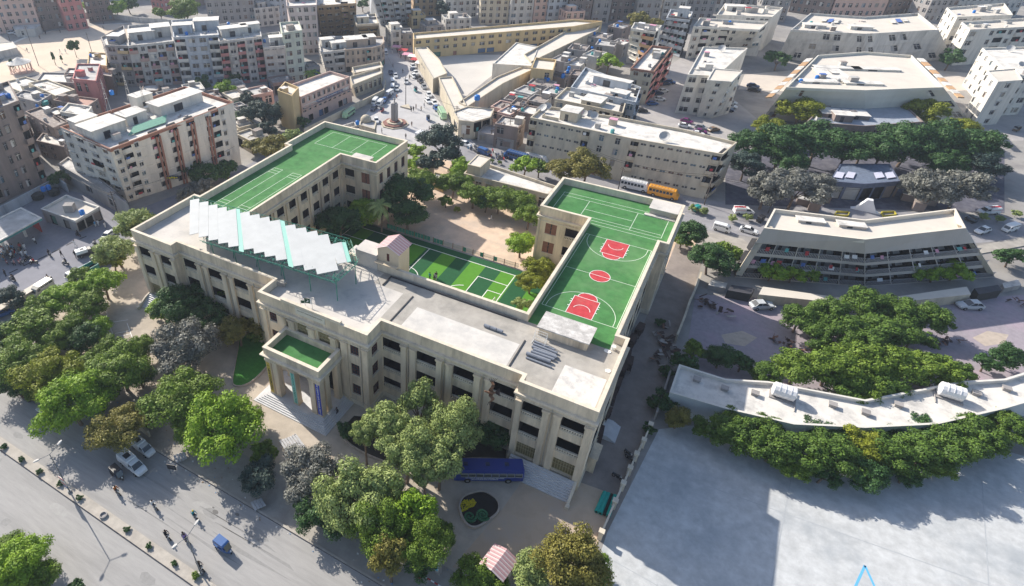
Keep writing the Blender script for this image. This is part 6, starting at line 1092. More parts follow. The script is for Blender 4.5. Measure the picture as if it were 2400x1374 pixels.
sq=[('van',(901,118),(907,135),'white','pale van entering the square from the lane'),('car',(913,165),(920,182),'navy','dark car behind the white one in the queue'),('car',(925,175),(929,187),'white','white car beside the dark one in the queue'),('van',(920,190),(921,203),'white','white van with long body in the queue'),('van',(920,204),(920,216),'white','lower white van in the queue'),('car',(928,205),(932,219),'silver','silver car right of the vans in the queue'),('van',(920,219),(905,228),'white','white van turned across the square edge'),('car',(915,226),(900,235),'navy','dark blue car before the boundary wall'),('van',(885,236),(873,249),'white','bluish white van parked by the boundary wall'),('van',(897,240),(885,253),'white','boxy white van parked by the boundary wall'),('car',(905,233),(896,245),'blue','small blue car parked by the boundary wall'),('car',(882,252),(870,263),'navy','dark car nearest the gatehouse'),
('rickshaw',(899,256),(891,268),'red','red rickshaw beside the gatehouse dome'),('rickshaw',(971,209),(978,222),'teal','teal rickshaw in the middle of the square'),('car',(951,188),(953,202),'white','white car near the tall pole'),('car',(964,155),(972,163),'white','first white car of the right kerb row'),('car',(964,164),(973,172),'navy','dark car second in the right kerb row'),('car',(970,172),(979,177),'white','white car third in the right kerb row'),('car',(966,178),(974,186),'white','white car fourth in the right kerb row'),('car',(976,184),(987,188),'black','black car fifth in the right kerb row'),('car',(981,190),(990,198),'black','black car sixth in the right kerb row'),('car',(990,202),(998,212),'grey','grey car last in the upper kerb row'),('car',(1002,221),(1008,231),'white','white car heading the lower kerb row'),('car',(999,236),(1008,245),'white','second white car of the lower kerb row'),('car',(1013,240),(1023,250),'white','third white car of the lower kerb row'),('car',(1018,253),(1027,263),'blue','blue car before the green bus'),
('rickshaw',(1002,276),(1005,291),'blue','blue rickshaw before the dark round tree'),('van',(974,326),(996,315),'white','large white van below the monument'),('car',(881,280),(883,293),'white','white car half behind the gatehouse'),('car',(1082,338),(1102,346),'white','white car at the corner of the back street'),('van',(1122,357),(1145,366),'blue','blue van in the crowd of the back street')]
for a in sq: veh(a[0],a[1],a[2],a[3],a[4])
veh('city_bus',(1028,258),(1045,290),'palegreen','pale green bus parked at the compound wall',sc=.95); veh('city_bus',(832,262),(802,283),'palegreen','pale green bus by the long boundary wall',sc=.85)
veh('city_bus',(1228,380),(1188,369),'blue','blue and white bus behind the annexe',sc=.95); veh('city_bus',(1235,375),(1280,386),'white','white bus with roof rack behind the annexe',sc=.9); veh('city_bus',(1460,438),(1512,450),'white','white bus with roof rack on the back street'); veh('city_bus',(1525,455),(1580,468),'orange','orange decorated bus on the back street')
veh('van',(1422,415),(1420,396),'silver','pale van inside the gateway of the long block',sc=1.1)
for s in (0,1):
    f=(lambda x,y:(x,y)) if not s else (lambda x,y:(4054-x,y)); lab=['left','right'][s]
    v=veh('pickup',f(1712,500),f(1770,502),'white',lab+' white pickup with red canopy on the street behind',sc=1.05)
    t=MB(); t.loft([[(x,.8*math.cos(k*math.pi/6),1.15+.75*math.sin(k*math.pi/6)) for k in range(7)] for x in (-2.3,.1)]); t.build('load_canopy',PN['red'],v)
    veh('van',f(1672,536),f(1708,546),'white',lab+' white van end on the near lane'); veh('car',f(1740,541),f(1768,549),'white',lab+' white car with raised bonnet on the near lane')
    veh('car',f(1766,722),f(1802,721),'silver',lab+' silver blue car parked at the cream wall of the mauve yard',sc=1.15)
    for k,(x,y,c) in enumerate(((1712,245,'silver'),(1712,254,'white'),(1705,261,'navy'),(1765,206,'navy'),(1768,215,'black'))):
        veh('car',f(x-16,y-3),f(x+14,y+2),c,lab+' car park: '+['silver car at the back of its trio','white car in the middle of its trio','navy car at the front of its trio','navy car of the far pair','black car of the far pair'][k],sc=1.1)
    veh('rickshaw',f(1775,523),f(1790,516),'black',lab+' black rickshaw on the traffic island',col2='black')
pk=[((1547,200),(1569,199),'navy','navy car first under the red balconies'),((1560,194),(1580,197),'blue','blue car second under the red balconies'),((1543,218),(1565,215),'white','white car third under the red balconies'),((1532,223),(1552,221),'navy','navy car fourth under the red balconies'),((1534,236),(1558,236),'white','white car fifth under the red balconies'),((1519,247),(1538,246),'blue','blue car nearest the corner of the cream block'),((1492,262),(1515,263),'black','black car alone on the open paving'),((1598,285),(1620,291),'purple','upper purple car of the front row'),((1593,297),(1615,300),'white','white car beside the upper purple one'),((1630,300),(1656,306),'grey','grey car of the front row'),((1630,311),(1652,314),'purple','lower purple car of the front row'),((1623,316),(1646,319),'white','lowest white car of the front row'),((1662,309),(1682,306),'brown','small brown car casting a long shadow')]
for p,q,c,l in pk: veh('car',p,q,c,l)
veh('rickshaw',(2372,309),(2392,306),'brown','small brown open vehicle at the right edge of the car park'); veh('rickshaw',(1625,497),(1640,492),'teal','teal rickshaw on the back street',col2='teal')
for k,(x,y) in enumerate(((5,68),(10,72),(17,76),(22,80),(30,79),(38,82),(45,81))): veh('car',(x-4,y-3),(x+5,y+2),['white','white','navy','white','white','white','grey'][k],['first','second','third','fourth','fifth','sixth','seventh'][k]+' car from the left in the far row beside the sports ground',group='cars parked beside the sports ground')
# ------------------------------------------------------------ people (one continuous skinned body each)
skin=M('brown skin',(.28,.16,.10),.7,0); hair=M('black hair',(.015,.012,.01),.8,0)
CL={'w':M('white shalwar kameez',(.66,.66,.66),.85,0),'k':M('black clothes',(.025,.025,.03),.85,0),'b':M('sky blue clothes',(.12,.30,.50),.85,0),'g':M('grey clothes',(.25,.25,.27),.85,0),'o':M('orange shirt',(.50,.16,.04),.85,0),'t':M('teal shirt',(.03,.30,.34),.85,0),'v':M('violet shirt',(.22,.16,.40),.85,0),'r':M('red shirt',(.42,.03,.04),.85,0),'n':M('brown clothes',(.22,.15,.11),.85,0)}
def body(pose):
    if pose=='stand': J={'pel':(0,0,.92),'lk':(.02,.1,.5),'la':(0,.11,.08),'lt':(.16,.12,.04),'rk':(.02,-.1,.5),'ra':(0,-.11,.08),'rt':(.16,-.12,.04),'ls':(0,.19,1.42),'le':(-.03,.26,1.15),'lh':(.06,.27,.9),'rs':(0,-.19,1.42),'re':(-.03,-.26,1.15),'rh':(.06,-.27,.9)}
    elif pose=='walk': J={'pel':(0,0,.9),'lk':(.2,.1,.5),'la':(.28,.1,.09),'lt':(.44,.1,.06),'rk':(-.03,-.1,.48),'ra':(-.32,-.1,.16),'rt':(-.2,-.1,.04),'ls':(0,.19,1.4),'le':(-.16,.25,1.15),'lh':(-.12,.25,.9),'rs':(0,-.19,1.4),'re':(.1,-.25,1.14),'rh':(.28,-.22,.98)}
    else: J={'pel':(0,0,.80),'lk':(.42,.2,.72),'la':(.3,.2,.3),'lt':(.44,.2,.26),'rk':(.42,-.2,.72),'ra':(.3,-.2,.3),'rt':(.44,-.2,.26),'ls':(.12,.19,1.3),'le':(.32,.27,1.08),'lh':(.55,.27,1.03),'rs':(.12,-.19,1.3),'re':(.32,-.27,1.08),'rh':(.55,-.27,1.03)}
    p=Vector(J['pel']); ch=Vector(((J['ls'][0]),0,J['ls'][2]-.08)); nk=ch+Vector((.02,0,.16)); hd=nk+Vector((.03,0,.14)); tp=hd+Vector((0,0,.12))
    V=[p,(p+ch)/2,ch,nk,hd,tp]; Rr=[.15,.135,.16,.055,.1,.06]; E=[(0,1),(1,2),(2,3),(3,4),(4,5)]
    def add(par,pt,r): V.append(Vector(pt)); Rr.append(r); E.append((par,len(V)-1)); return len(V)-1
    for s in 'lr':
        sy=.1 if s=='l' else -.1
        h=add(0,(p.x,sy,p.z-.08),.11); k=add(h,J[s+'k'],.075); a=add(k,J[s+'a'],.05); add(a,J[s+'t'],.04)
        sh=add(2,J[s+'s'],.07); e=add(sh,J[s+'e'],.05); w=add(e,J[s+'h'],.032); hv=Vector(J[s+'h']); d=(hv-Vector(J[s+'e'])).normalized(); pm=add(w,hv+d*.08,.038)
        for f in range(4): add(pm,hv+d*(.15+.01*(f in(1,2)))+Vector((0.012*(f-1.5)*2,0,0))+Vector((0,.004*f,-.006*f)),.010)
        add(pm,hv+d*.08+Vector((.05,0,.01)),.011)
    me=bpy.data.meshes.new('b'); me.from_pydata([tuple(v) for v in V],E,[]); o=bpy.data.objects.new('b',me); COL.objects.link(o)
    md=o.modifiers.new('s','SKIN'); 
    if not me.skin_vertices:
        bm=bmesh.new(); bm.from_mesh(me); bm.verts.layers.skin.verify(); bm.to_mesh(me); bm.free()
    for i,sv in enumerate(me.skin_vertices[0].data): sv.radius=(Rr[i],Rr[i]*(1 if i!=2 else 1)); sv.use_root=(i==0)
    sb=o.modifiers.new('u','SUBSURF'); sb.levels=1; sb.render_levels=1
    dg=bpy.context.evaluated_depsgraph_get(); ev=o.evaluated_get(dg); out=bpy.data.meshes.new_from_object(ev); bpy.data.objects.remove(o)
    out.materials.clear()
    for _ in range(4): out.materials.append(skin)
    zh=nk.z-.02; hands=[Vector(J['lh']),Vector(J['rh'])]; 
    for f in out.polygons:
        c=f.center; f.use_smooth=True
        f.material_index=0 if c.z>zh or min((c-h).length for h in hands)<.1 and (c.z<1.1) and min((c-h).length for h in hands)<.09 else (3 if c.z<.13 else (1 if c.z>p.z-.12 else 2))
        if pose=='ride' and c.z<=p.z+.03 and f.material_index!=0: f.material_index=2
    hm=MB(); hm.lathe((hd.x-.015,0,hd.z+.0),[(.105,-.02),(.118,.05),(.1,.12),(.05,.165),(.01,.175)],10); hme=bpy.data.meshes.new('hair'); hme.from_pydata(hm.v,[],hm.f); hme.materials.append(hair)
    return out,hme
PB={}
def person(px,py,pose,top,bot,label,rz=None,z=0,world=None,group=None,hm=None):
    if pose not in PB: PB[pose]=body(pose)
    P=G(px,py,z) if world is None else Vector(world); r=bpy.data.objects.new('person',PB[pose][0]); COL.objects.link(r); r.location=P; r.rotation_euler=(0,0,rnd.uniform(0,6.28) if rz is None else rz); r.scale=(1.04,)*3
    for i,mm in enumerate((skin,CL[top],CL[bot],hair)): r.material_slots[i].link='OBJECT'; r.material_slots[i].material=mm
    h=bpy.data.objects.new('hair',PB[pose][1]); COL.objects.link(h); h.parent=r
    if hm: h.material_slots[0].link='OBJECT'; h.material_slots[0].material=hm
    return tag(r,label,'person',group)
def rider(p,q,top,bot,label,hm=None,passenger=None,col='black'):
    v=veh('motorbike',p,q,col,'motorcycle ridden by '+label,sc=1.05); a=v.rotation_euler[2]; d=Vector((math.cos(a),math.sin(a),0)); 
    person(0,0,'ride',top,bot,label,rz=a,world=v.location-d*.25,hm=hm)
    if passenger: person(0,0,'ride',passenger,'k','passenger behind '+label,rz=a,world=v.location-d*.62+Vector((0,0,.06)))
rider((271,1151),(281,1161),'o','g','rider in an orange shirt below the black rickshaw'); rider((357,1184),(369,1196),'w','w','rider in white in the middle of the tree shade'); rider((452,1208),(464,1220),'t','g','rider in a teal shirt with yellow cap',hm=M('yellow cap',(.6,.5,.05),.7,0)); rider((387,1254),(399,1266),'k','k','rider in black behind the pair'); rider((431,1262),(445,1276),'v','k','rider in violet with a companion',passenger='g'); rider((464,1326),(478,1340),'k','k','rider in black beside the right street lamp')
rider((113,596),(122,604),'k','k','dark rider in the middle of the side street'); rider((88,618),(72,620),'r','k','rider in red in the side street'); rider((162,622),(148,620),'k','g','dark rider near the tipper truck'); rider((38,660),(24,656),'g','g','rider with companion at the lower side street',passenger='k'); rider((232,578),(218,574),'g','k','rider near the silver car'); rider((60,614),(72,606),'k','k','rider leaving the petrol station'); rider((88,574),(78,566),'w','g','rider beside the petrol canopy'); rider((190,606-50),(178,552),'k','k','rider before the petrol shop'); rider((120,655),(108,662),'n','k','rider passing the cream topped van')
for x,y,po,a,b,l in [(146,602,'walk','k','k','person in black walking in the side street'),(178,603,'walk','k','k','person in dark clothes walking toward the trucks'),(177,578,'walk','w','w','person in white walking near the petrol shop'),(64,602,'stand','w','b','person in sky blue and white by the petrol station'),(15,648,'stand','k','k','woman shaped figure in black at the lower side street'),(248,535,'stand','w','w','person in white beside the silver car'),(225,532,'stand','b','w','person in blue by the petrol shop door'),(232,530,'stand','w','w','second person by the petrol shop door'),
 (1007,655,'stand','t','k','person standing alone on the striped turf'),(1017,660,'stand','k','k','leftmost person of the group on the turf'),(1019,656,'stand','w','k','person in pale shirt within the group on the turf'),(1023,659,'stand','v','g','person in violet within the group on the turf'),(1022,653,'stand','k','k','rear person of the group on the turf'),
 (1151,517,'walk','w','w','person in white walking across the dirt yard'),(791,972,'walk','k','k','person in black climbing the portico steps'),(889,1303,'walk','w','k','person in a pale shirt on the front pavement'),(655,825,'stand','k','k','person in the shade inside the portico'),
 (964,262,'stand','k','k','left person of the pair in the square'),(969,261,'stand','k','k','right person of the pair in the square'),(975,256,'walk','n','n','person in brown near the kerb row'),(987,261,'walk','n','k','person with a bag in the square'),(994,253,'stand','g','w','person near the blue car'),(965,297,'walk','n','n','person crossing right of the monument'),(1006,308,'walk','k','k','person walking by the dark round tree'),(895,313,'stand','k','k','person behind the left green roof'),(951,326,'stand','k','g','person behind the left wing parapet'),
 (930,232,'stand','o','k','person beside the queue of cars'),(921,158,'walk','k','k','person at the lane mouth'),(944,172,'walk','k','k','person crossing the upper square'),(960,186,'stand','k','k','person at the kerb row'),(1085,326,'stand','n','n','person at the compound corner'),(1096,341,'stand','b','k','person by the corner car'),(1097,355,'walk','b','w','person in blue on the back street'),
 (108,82,'walk','k','k','far player nearest the track'),(142,78,'stand','k','k','far player under the sand rim'),(94,92,'walk','n','k','far player on the left of the sand'),(65,122,'stand','g','k','far player near the tall pole'),(142,125,'walk','w','w','player in white beside the cypress'),(155,125,'stand','w','w','second player in white beside the cypress'),(57,145,'stand','n','n','person near the round pavilion'),(243,70,'stand','k','n','far player below the pole')]: person(x,y,po,a,b,l)
for i in range(26):
    x=5+rnd.random()*55; y=585+rnd.random()*30-((x-20)*.05)
    person(x,y,'stand',rnd.choice('kbwrgn'),rnd.choice('kgwb'),'person in the crowd waiting by the petrol station',group='people waiting by the petrol station')
for i in range(14):
    x=2+rnd.random()*58; y=592+rnd.random()*24; v=veh('motorbike',(x,y),(x+5,y+9),rnd.choice(['black','red','navy','black']),'motorcycle parked in the crowd by the petrol station',group='motorcycles by the petrol station')
for i in range(34):
    u=rnd.random(); x=918+u*60+rnd.uniform(-14,14)*(1-u*.3); y=112+u*38+rnd.uniform(-8,8)
    if x<904: continue
    person(x,y,rnd.choice(['stand','walk']),rnd.choice('kkngwb'),rnd.choice('kgwn'),'person in the crowd of the market lane',group='people in the market lane crowd')
for i in range(46):
    u=rnd.random(); x=1100+u*100+rnd.uniform(-6,6); y=343+u*27+rnd.uniform(-7,9); v=veh('motorbike',(x,y),(x+4,y+6),rnd.choice(['black','red','navy','silver','black']),'motorcycle parked in the dense rows of the back street',group='motorcycles parked on the back street')
for i,(x,y) in enumerate(((945,118),(955,128),(968,132),(975,140),(985,148),(930,110))):
    a=G(x,y,2.3); t=MB(); t.obox(a-Vector((2,1.5,0)),(4,.6,0),(-.5,3,.25),(0,0,.05)); 
    for dx,dy in ((-1.8,-1.2),(1.8,-.6),(-2.2,1.3),(1.5,1.9)): t.tube((a.x+dx,a.y+dy,0),(a.x+dx,a.y+dy,2.3),.04,n=4)
    tag(t.build('market_awning',[CLOTH[(0,4,2,0,2,4)[i]]]),['red','pink','white','second red','second white','second pink'][i]+' market stall awning in the crowded lane','awning')
# ------------------------------------------------------------ street lamps, signs, small things
steel=M('galvanised pole',(.20,.21,.22),.5,.1,2,metal=.3)
def lamp(px,py,h,label,sign=False,rz=0):
    b=G(px,py,.2); r=empty('street_lamp',b,rz,label,'street lamp'); t=MB(); t.tube((0,0,0),(0,0,h),.11,.06,n=8); t.lathe((0,0,0),[(.3,0),(.3,.25),(.13,.3)],8); t.build('pole',steel,r)
    for s in (-1,1):
        t=MB(); t.tube((0,0,h),(0,s*1.5,h+.55),.04,n=6); t.build('arm',steel,r); t=MB(); t.loft([[(-.13,s*1.4,h+.5),(.13,s*1.4,h+.5),(.1,s*1.4,h+.62),(-.1,s*1.4,h+.62)],[(-.2,s*1.8,h+.6),(.2,s*1.8,h+.6),(.14,s*1.8,h+.78),(-.14,s*1.8,h+.78)],[(-.1,s*2.15,h+.72),(.1,s*2.15,h+.72),(.06,s*2.15,h+.8),(-.06,s*2.15,h+.8)]]); t.build('lamp_head',rf['w'],r)
    if sign:
        t=MB(); t.box(-.62,.62,-.2,-.12,1.9,3.6,0); t.box(-.62,.62,-.22,-.2,3.2,3.6,1); t.box(-.5,.5,-.215,-.2,2.1,2.35,1); t.build('sign_board',[rf['w'],PN['red']],r)
        t=MB(); t.box(-.35,.35,-.2,-.1,1.3,1.85); t.build('small_sign',PN['blue'],r)
lamp(164,1153,8.6,'left double armed street lamp with a red and white board on the median',True,R(0)); lamp(471,1345,8.6,'right double armed street lamp near the bottom edge',False,R(0))
t=MB(); a=G(243,1209,.2); t.lathe(a,[(.55,0),(.55,.3),(.4,.32),(.4,.12),(.02,.1)],14); tag(t.build('planter_ring',WC['g']),'empty concrete ring on the sandy median','planter')
o=G(408,1112,0); r=empty('pavement_sign',o,R(20),'dark board on two legs standing by the road kerb','sign'); t=MB(); t.box(-.7,.7,-.05,.05,1.2,2.3); t.build('board',PN['black'],r); t=MB(); t.tube((-.5,0,0),(-.5,0,1.2),.04); t.tube((.5,0,0),(.5,0,1.2),.04); t.build('legs',steel,r)
def benches(px,py,label,n=5,rz=-.42,L=3.2):
    o=G(px,py,0); r=empty('stacked_benches',o,rz,label,'bench stack'); mm=M('grey weathered plank',(.46,.46,.47),.85,.15,2)
    for k in range(n): t=MB(); t.box(-L/2+.08*k,L/2+.05*k,-1.1+.42*k,-.75+.42*k,.45+.05*(k%2),.52+.05*(k%2)); t.box(-L/2+.2,-L/2+.3,-1.05+.42*k,-.8+.42*k,0,.45); t.box(L/2-.3,L/2-.2,-1.05+.42*k,-.8+.42*k,0,.45); t.build('plank_bench',mm,r)
benches(680,1046,'stack of grey plank benches in front of the portico',7); benches(808,1100,'grey plank benches beside the shaded drive',3); benches(610,1183,'weathered slatted rack on the front pavement',4,L=1.6); benches(428,1073,'slatted rack by the road kerb sign',4,L=1.6)
# kerbed lawns
def curve_kerb(pts,label,h=.35,w=.22,z=0):
    P=[G(*p,0) for p in pts]; Q=[]
    for i in range(len(P)-1):
        p0=P[max(0,i-1)];p1=P[i];p2=P[i+1];p3=P[min(len(P)-1,i+2)]
        for k in range(5):
            t_=k/5; Q.append(.5*((2*p1)+(p2-p0)*t_+(2*p0-5*p1+4*p2-p3)*t_*t_+(-p0+3*p1-3*p2+p3)*t_**3))
    Q.append(P[-1]); t=MB()
    L_=[];R_=[]
    for i,q in enumerate(Q):
        d=(Q[min(i+1,len(Q)-1)]-Q[max(0,i-1)]).normalized(); n=Vector((-d.y,d.x,0))*w/2; L_.append(q+n); R_.append(q-n)
    up=Vector((0,0,h))
    for i in range(len(Q)-1):
        t.quad(L_[i],L_[i+1],L_[i+1]+up,L_[i]+up); t.quad(R_[i+1],R_[i],R_[i]+up,R_[i+1]+up); t.quad(R_[i]+up,L_[i]+up,L_[i+1]+up,R_[i+1]+up)
    tag(t.build('planter_kerb',M('planter kerb',(.42,.36,.31),.9,.15,1.5)),label,'kerb'); return [(q.x,q.y) for q in Q]
def closed_area(name,pts,z,mat): gpoly(name,pts,z,mat)
soil=M('dark planting soil',(.045,.04,.032),.95,.3,1); lawn=M('bright lawn',(.05,.20,.03),.95,.25,1.5)
q=curve_kerb([(552,735),(560,790),(552,850),(545,890),(550,905),(572,905),(600,888),(640,845)],'low rounded kerb around the small lawn left of the portico',.3)
t=MB(); t.poly([(*p,.03) for p in q+[tuple(G(640,760,0)[:2])]]); tag(t.build('lawn',lawn),kind='structure')
q=curve_kerb([(800,1005),(812,1036),(850,1063),(900,1085),(945,1105),(985,1122),(1015,1108),(1060,1085),(1110,1078),(1185,1080)],'long brick kerb of the planting bed before the right wing',.45)
t=MB(); t.poly([(*p,.03) for p in q+[tuple(G(1190,1010,0)[:2]),tuple(G(830,975,0)[:2])]]); tag(t.build('planting_bed',soil),kind='structure')
HB=[(1076,1190),(1085,1168),(1110,1157),(1135,1155),(1158,1168),(1169,1185),(1165,1205),(1145,1222),(1118,1238),(1098,1235),(1083,1215),(1076,1190)]
q=curve_kerb(HB,'raised pale rim of the heart shaped flower bed',.5,.25)
t=MB(); t.poly([(*p,.25) for p in q[::-1]] if False else [(*p,.25) for p in q]); tag(t.build('flower_bed_soil',M('dark flower bed soil',(.02,.018,.018),.95,.3,1)),'dark heart shaped flower bed with clipped spiral hedges','flower bed')
def patchy(cpx,r0,r1,a0,a1,mat,label,name='hedge_spiral',h=.3,turns=1):
    c=G(*cpx,.25); t=MB(); n=int(24*turns)
    for i in range(n):
        A=a0+(a1-a0)*i/n; B=a0+(a1-a0)*(i+1)/n; ra=r0+(r1-r0)*i/n; w=.3
        t.obox(c+Vector((math.cos(A)*ra,math.sin(A)*ra,0)),Vector((math.cos(B)*ra-math.cos(A)*ra,math.sin(B)*ra-math.sin(A)*ra,0)),Vector((-math.cos(A)*w,-math.sin(A)*w,0)),(0,0,h+.05*rnd.random()))
    tag(t.build(name,mat),label,'hedge')
hg_=M('clipped hedge green',(.03,.13,.06),.9,.35,5); yf=M('yellow flowers',(.55,.45,.01),.8,.35,5)
patchy((1101,1213),1.0,.3,.6,-9.5,hg_,'left clipped spiral hedge in the heart shaped bed',turns=2); patchy((1131,1209),1.1,.2,0,-14,hg_,'right clipped spiral hedge in the heart shaped bed',turns=2.5)
t=MB(); P=[G(*p,.3) for p in ((1079,1200),(1080,1182),(1088,1173),(1100,1178),(1108,1170),(1115,1178),(1110,1186),(1098,1190),(1086,1198))]; 
for _ in range(260):
    a,b=rnd.choice(P),rnd.choice(P); p=a.lerp(b,rnd.random()*.6); t.lathe(p-Vector((0,0,.06)),[(.08,0),(.11,.12),(.03,.2)],5)
tag(t.build('yellow_flowers',yf),'patch of yellow flowers in the heart shaped bed','flowers',kind='stuff')
# fence wall with piers along the alley and white lot
FW=[(1405,1262),(1437,1190),(1456,1148),(1472,1112),(1487,1079),(1504,1047),(1520,1010)]
r=empty('pier_wall',G(*FW[0],0),0,'low cream wall with square piers between the alley and the white lot','wall'); o=Vector(r.location)
for i,p in enumerate(FW):
    a=G(*p,0)-o; t=MB(); t.box(a.x-.3,a.x+.3,a.y-.3,a.y+.3,0,1.7); t.box(a.x-.38,a.x+.38,a.y-.38,a.y+.38,1.7,1.85); t.build('pier',stone2,r)
    if i<len(FW)-1:
        b=G(*FW[i+1],0)-o; d=(b-a).normalized(); t=MB(); n=Vector((-d.y,d.x,0)); t.obox(a+d*.3-n*.1,b-a-d*.6,n*.2,(0,0,.5)); t.obox(a+d*.3-n*.12+Vector((0,0,1.25)),b-a-d*.6,n*.24,(0,0,.15))
        L=(b-a).length; 
        for k in range(int(L/.35)): t.obox(a+d*(.4+k*.35)-n*.05+Vector((0,0,.5)),d*.14,n*.1,(0,0,.75))
        t.build('wall_panel',stone2,r)
wallrun('alley_wall','cream boundary wall of the mauve yard along the alley',[(1583,805),(1600,762),(1612,725),(1628,690),(1640,655)],2.0,.3,WC['c']); wallrun('alley_wall','dim wall along the alley beside the long shed',[(1535,985),(1552,935),(1572,870)],1.8,.25,WC['g'])
cr=M('old school bench wood',(.075,.05,.045),.85,.3,3)
for i,(x,y) in enumerate(((1372,1080),(1408,985),(1422,945),(1434,915),(1447,880),(1458,845),(1470,812),(1487,785),(1392,1030),(1462,865))):
    a=G(x+8,y,0); r=empty('stacked_desks',(a.x,a.y,0),rnd.uniform(-.15,.15),['nearest','second','third','fourth','fifth','sixth','seventh','farthest','low','slim'][i]+' stack of dark old school desks along the right wing wall','desk stack')
    for k in range(3):
        t=MB(); z=k*.75; t.box(-.6,.6,-1.2,1.2,z+.68,z+.74); t.box(-.55,-.15,-1.2,1.2,z+.4,z+.45)
        for sx in (-.5,.5):
            for sy in (-1.1,1.1): t.box(sx-.04,sx+.04,sy-.04,sy+.04,z,z+.7)
        t.build('desk',cr,r)
dj=[(1545,790),(1552,815),(1558,775),(1700,735),(1560,860),(1543,835),(1553,800),(1640,705),(1660,720),(1590,830)]
for i,(x,y) in enumerate(dj):
    a=G(x,y,0); r=empty('junk_pile',(a.x,a.y,0),0,['first','second','third','lone','fifth','sixth','seventh','yard corner','brown boarded','white panelled'][i]+' heap of scrap furniture near the alley wall','junk')
    for k in range(7):
        t=MB(); q=Vector((rnd.uniform(-1.2,1.2),rnd.uniform(-1.5,1.5),rnd.uniform(0,.8))); u=Vector((rnd.uniform(-1,1),rnd.uniform(-1,1),rnd.uniform(-.3,.5))).normalized()*rnd.uniform(.7,1.7); v=u.cross(Vector((rnd.uniform(-.3,.3),.2,1))).normalized()*rnd.uniform(.3,.8); t.obox(q,u,v,u.cross(v).normalized()*.08); t.build('board',[cr,cr,M('pale scrap board',(.36,.33,.31),.8,.2,2),M('rust scrap',(.20,.10,.07),.8,.2,2)][k%4],r)
for s in (0,1):
    for i,(x,y) in enumerate(((1830,805),(1865,812),(1660,715))):
        X=x if not s else 4054-x; a=G(X,y,0); r=empty('junk_pile',(a.x,a.y,0),0,['left','right'][s]+' '+['outer','inner','gate side'][i]+' tangle of dark scrap frames on the mauve yard','junk')
        for k in range(12):
            t=MB(); q=Vector((rnd.uniform(-2,2),rnd.uniform(-.9,.9),rnd.uniform(0,.9))); u=Vector((rnd.uniform(-1,1),rnd.uniform(-1,1),rnd.uniform(-.4,.6))).normalized()*rnd.uniform(.6,1.5); t.tube(q,q+u,.05,n=4); v=u.cross(Vector((.1,.2,1))).normalized()*.4; t.obox(q,u*.6,v,(0,0,.05)); t.build('scrap_frame',cr if k%3 else M('rust scrap',(.2,.1,.07),.8),r)
tq=M('teal rolled mat',(.01,.33,.28),.6,.08,2); 
for i in range(4):
    p=G(1398+i*9,1200+i*3.2,.35); q=G(1418+i*8,1154+i*2.6,.35); t=MB(); rr=.33 if i!=2 else .25; t.tube(p,q,rr,n=12); t.tube(q,q+(q-p).normalized()*.04,rr*.5,n=8,mi=1); t.tube(p-(q-p).normalized()*.04,p,rr*.5,n=8,mi=1); tag(t.build('teal_roll',[tq if i!=2 else M('black roll',(.02,.02,.02),.7,.1,2),M('dark core',(.02,.02,.02),.9,0)]),['leftmost teal roll by the pier wall','second teal roll by the pier wall','thin black roll between the teal ones','rightmost teal roll against the pier wall'][i],'rolled mat')
for i,(p,q) in enumerate((((1466,1062),(1478,1075)),((1468,1072),(1482,1085)),((1440,1118),(1452,1126)),((1345,1058+20),(1352,1098)),((1345,1085),(1358,1100)))): veh('motorbike',p,q,'black' if i<3 else 'red',['upper black motorcycle leaning at the pier wall','lower black motorcycle leaning at the pier wall','fallen looking motorcycle above the teal rolls','red motorcycle by the side arch','second red motorcycle by the side arch'][i])
# cream wall of the side street, gate, barrier, court poles, cart
wallrun('boundary_wall','broad cream topped wall along the side street',[(-40,770),(0,746),(120,672)],1.6,1.4,WC['c'],rf['c'])
wallrun('boundary_wall','low school wall behind the roadside trees',[(220,985),(330,1010),(350,1025)],1.2,.3,WC['c'])
o=G(1003,1368,0); r=empty('road_barrier',o,0,'red and white striped road barrier pole at the bottom','barrier'); a=G(985,1345,1)-G(1003,1368,0); b=G(1035,1376,1)-G(1003,1368,0)
for k in range(6): t=MB(); t.tube(a.lerp(b,k/6),a.lerp(b,(k+1)/6),.09,n=8); t.build('stripe',PN['red'] if k%2==0 else PN['white'],r)
t=MB(); t.box(a.x-.15,a.x+.15,a.y-.15,a.y+.15,0,1.05); t.build('post',PN['red'],r)
o=G(1020,1345,0); r=empty('gate_sign',o,R(-8),'upright white and blue sign panel with roofed pillar at the school gate','sign'); t=MB(); t.box(-.5,.5,-.1,.05,1.0,3.9,0); t.box(-.4,.4,-.12,-.1,1.2,3.0,1); t.box(-.4,.4,-.12,-.1,3.15,3.75,2); t.build('panel',[rf['w'],M('sky blue print',(.1,.45,.6),.6,.1,2),PN['black']],r); text_obj('lettering','NJV\nGOVT\nSCHOOL',.3,white,r,(0,-.14,2.1),(1,0,0),(0,0,1)); t=MB(); t.box(-.1,.6,.1,.6,0,3.9); t.box(-.25,.75,-.0,.75,3.9,4.2); t.build('pillar',WC['g'],r)
lines([(G(255,757,0)[:2],G(300,750,0)[:2]),(G(298,758,0)[:2],G(313,800,0)[:2]),(G(275,790,0)[:2],G(305,783,0)[:2]),(G(270,782,0)[:2],G(303,776,0)[:2]),(G(255,757,0)[:2],G(270,800,0)[:2])],None,.03,.12,white,'badminton_lines')['kind']='structure'
t=MB(); a,b=G(256,700,0),G(262,780,0); t.tube(a,a+Vector((0,0,3)),.06); t.tube(b,b+Vector((0,0,3)),.06); t.tube(a+Vector((0,0,2.9)),b+Vector((0,0,2.9)),.03); tag(t.build('net_posts',rf['w']),'pale net posts beside the small court in the forecourt','posts')
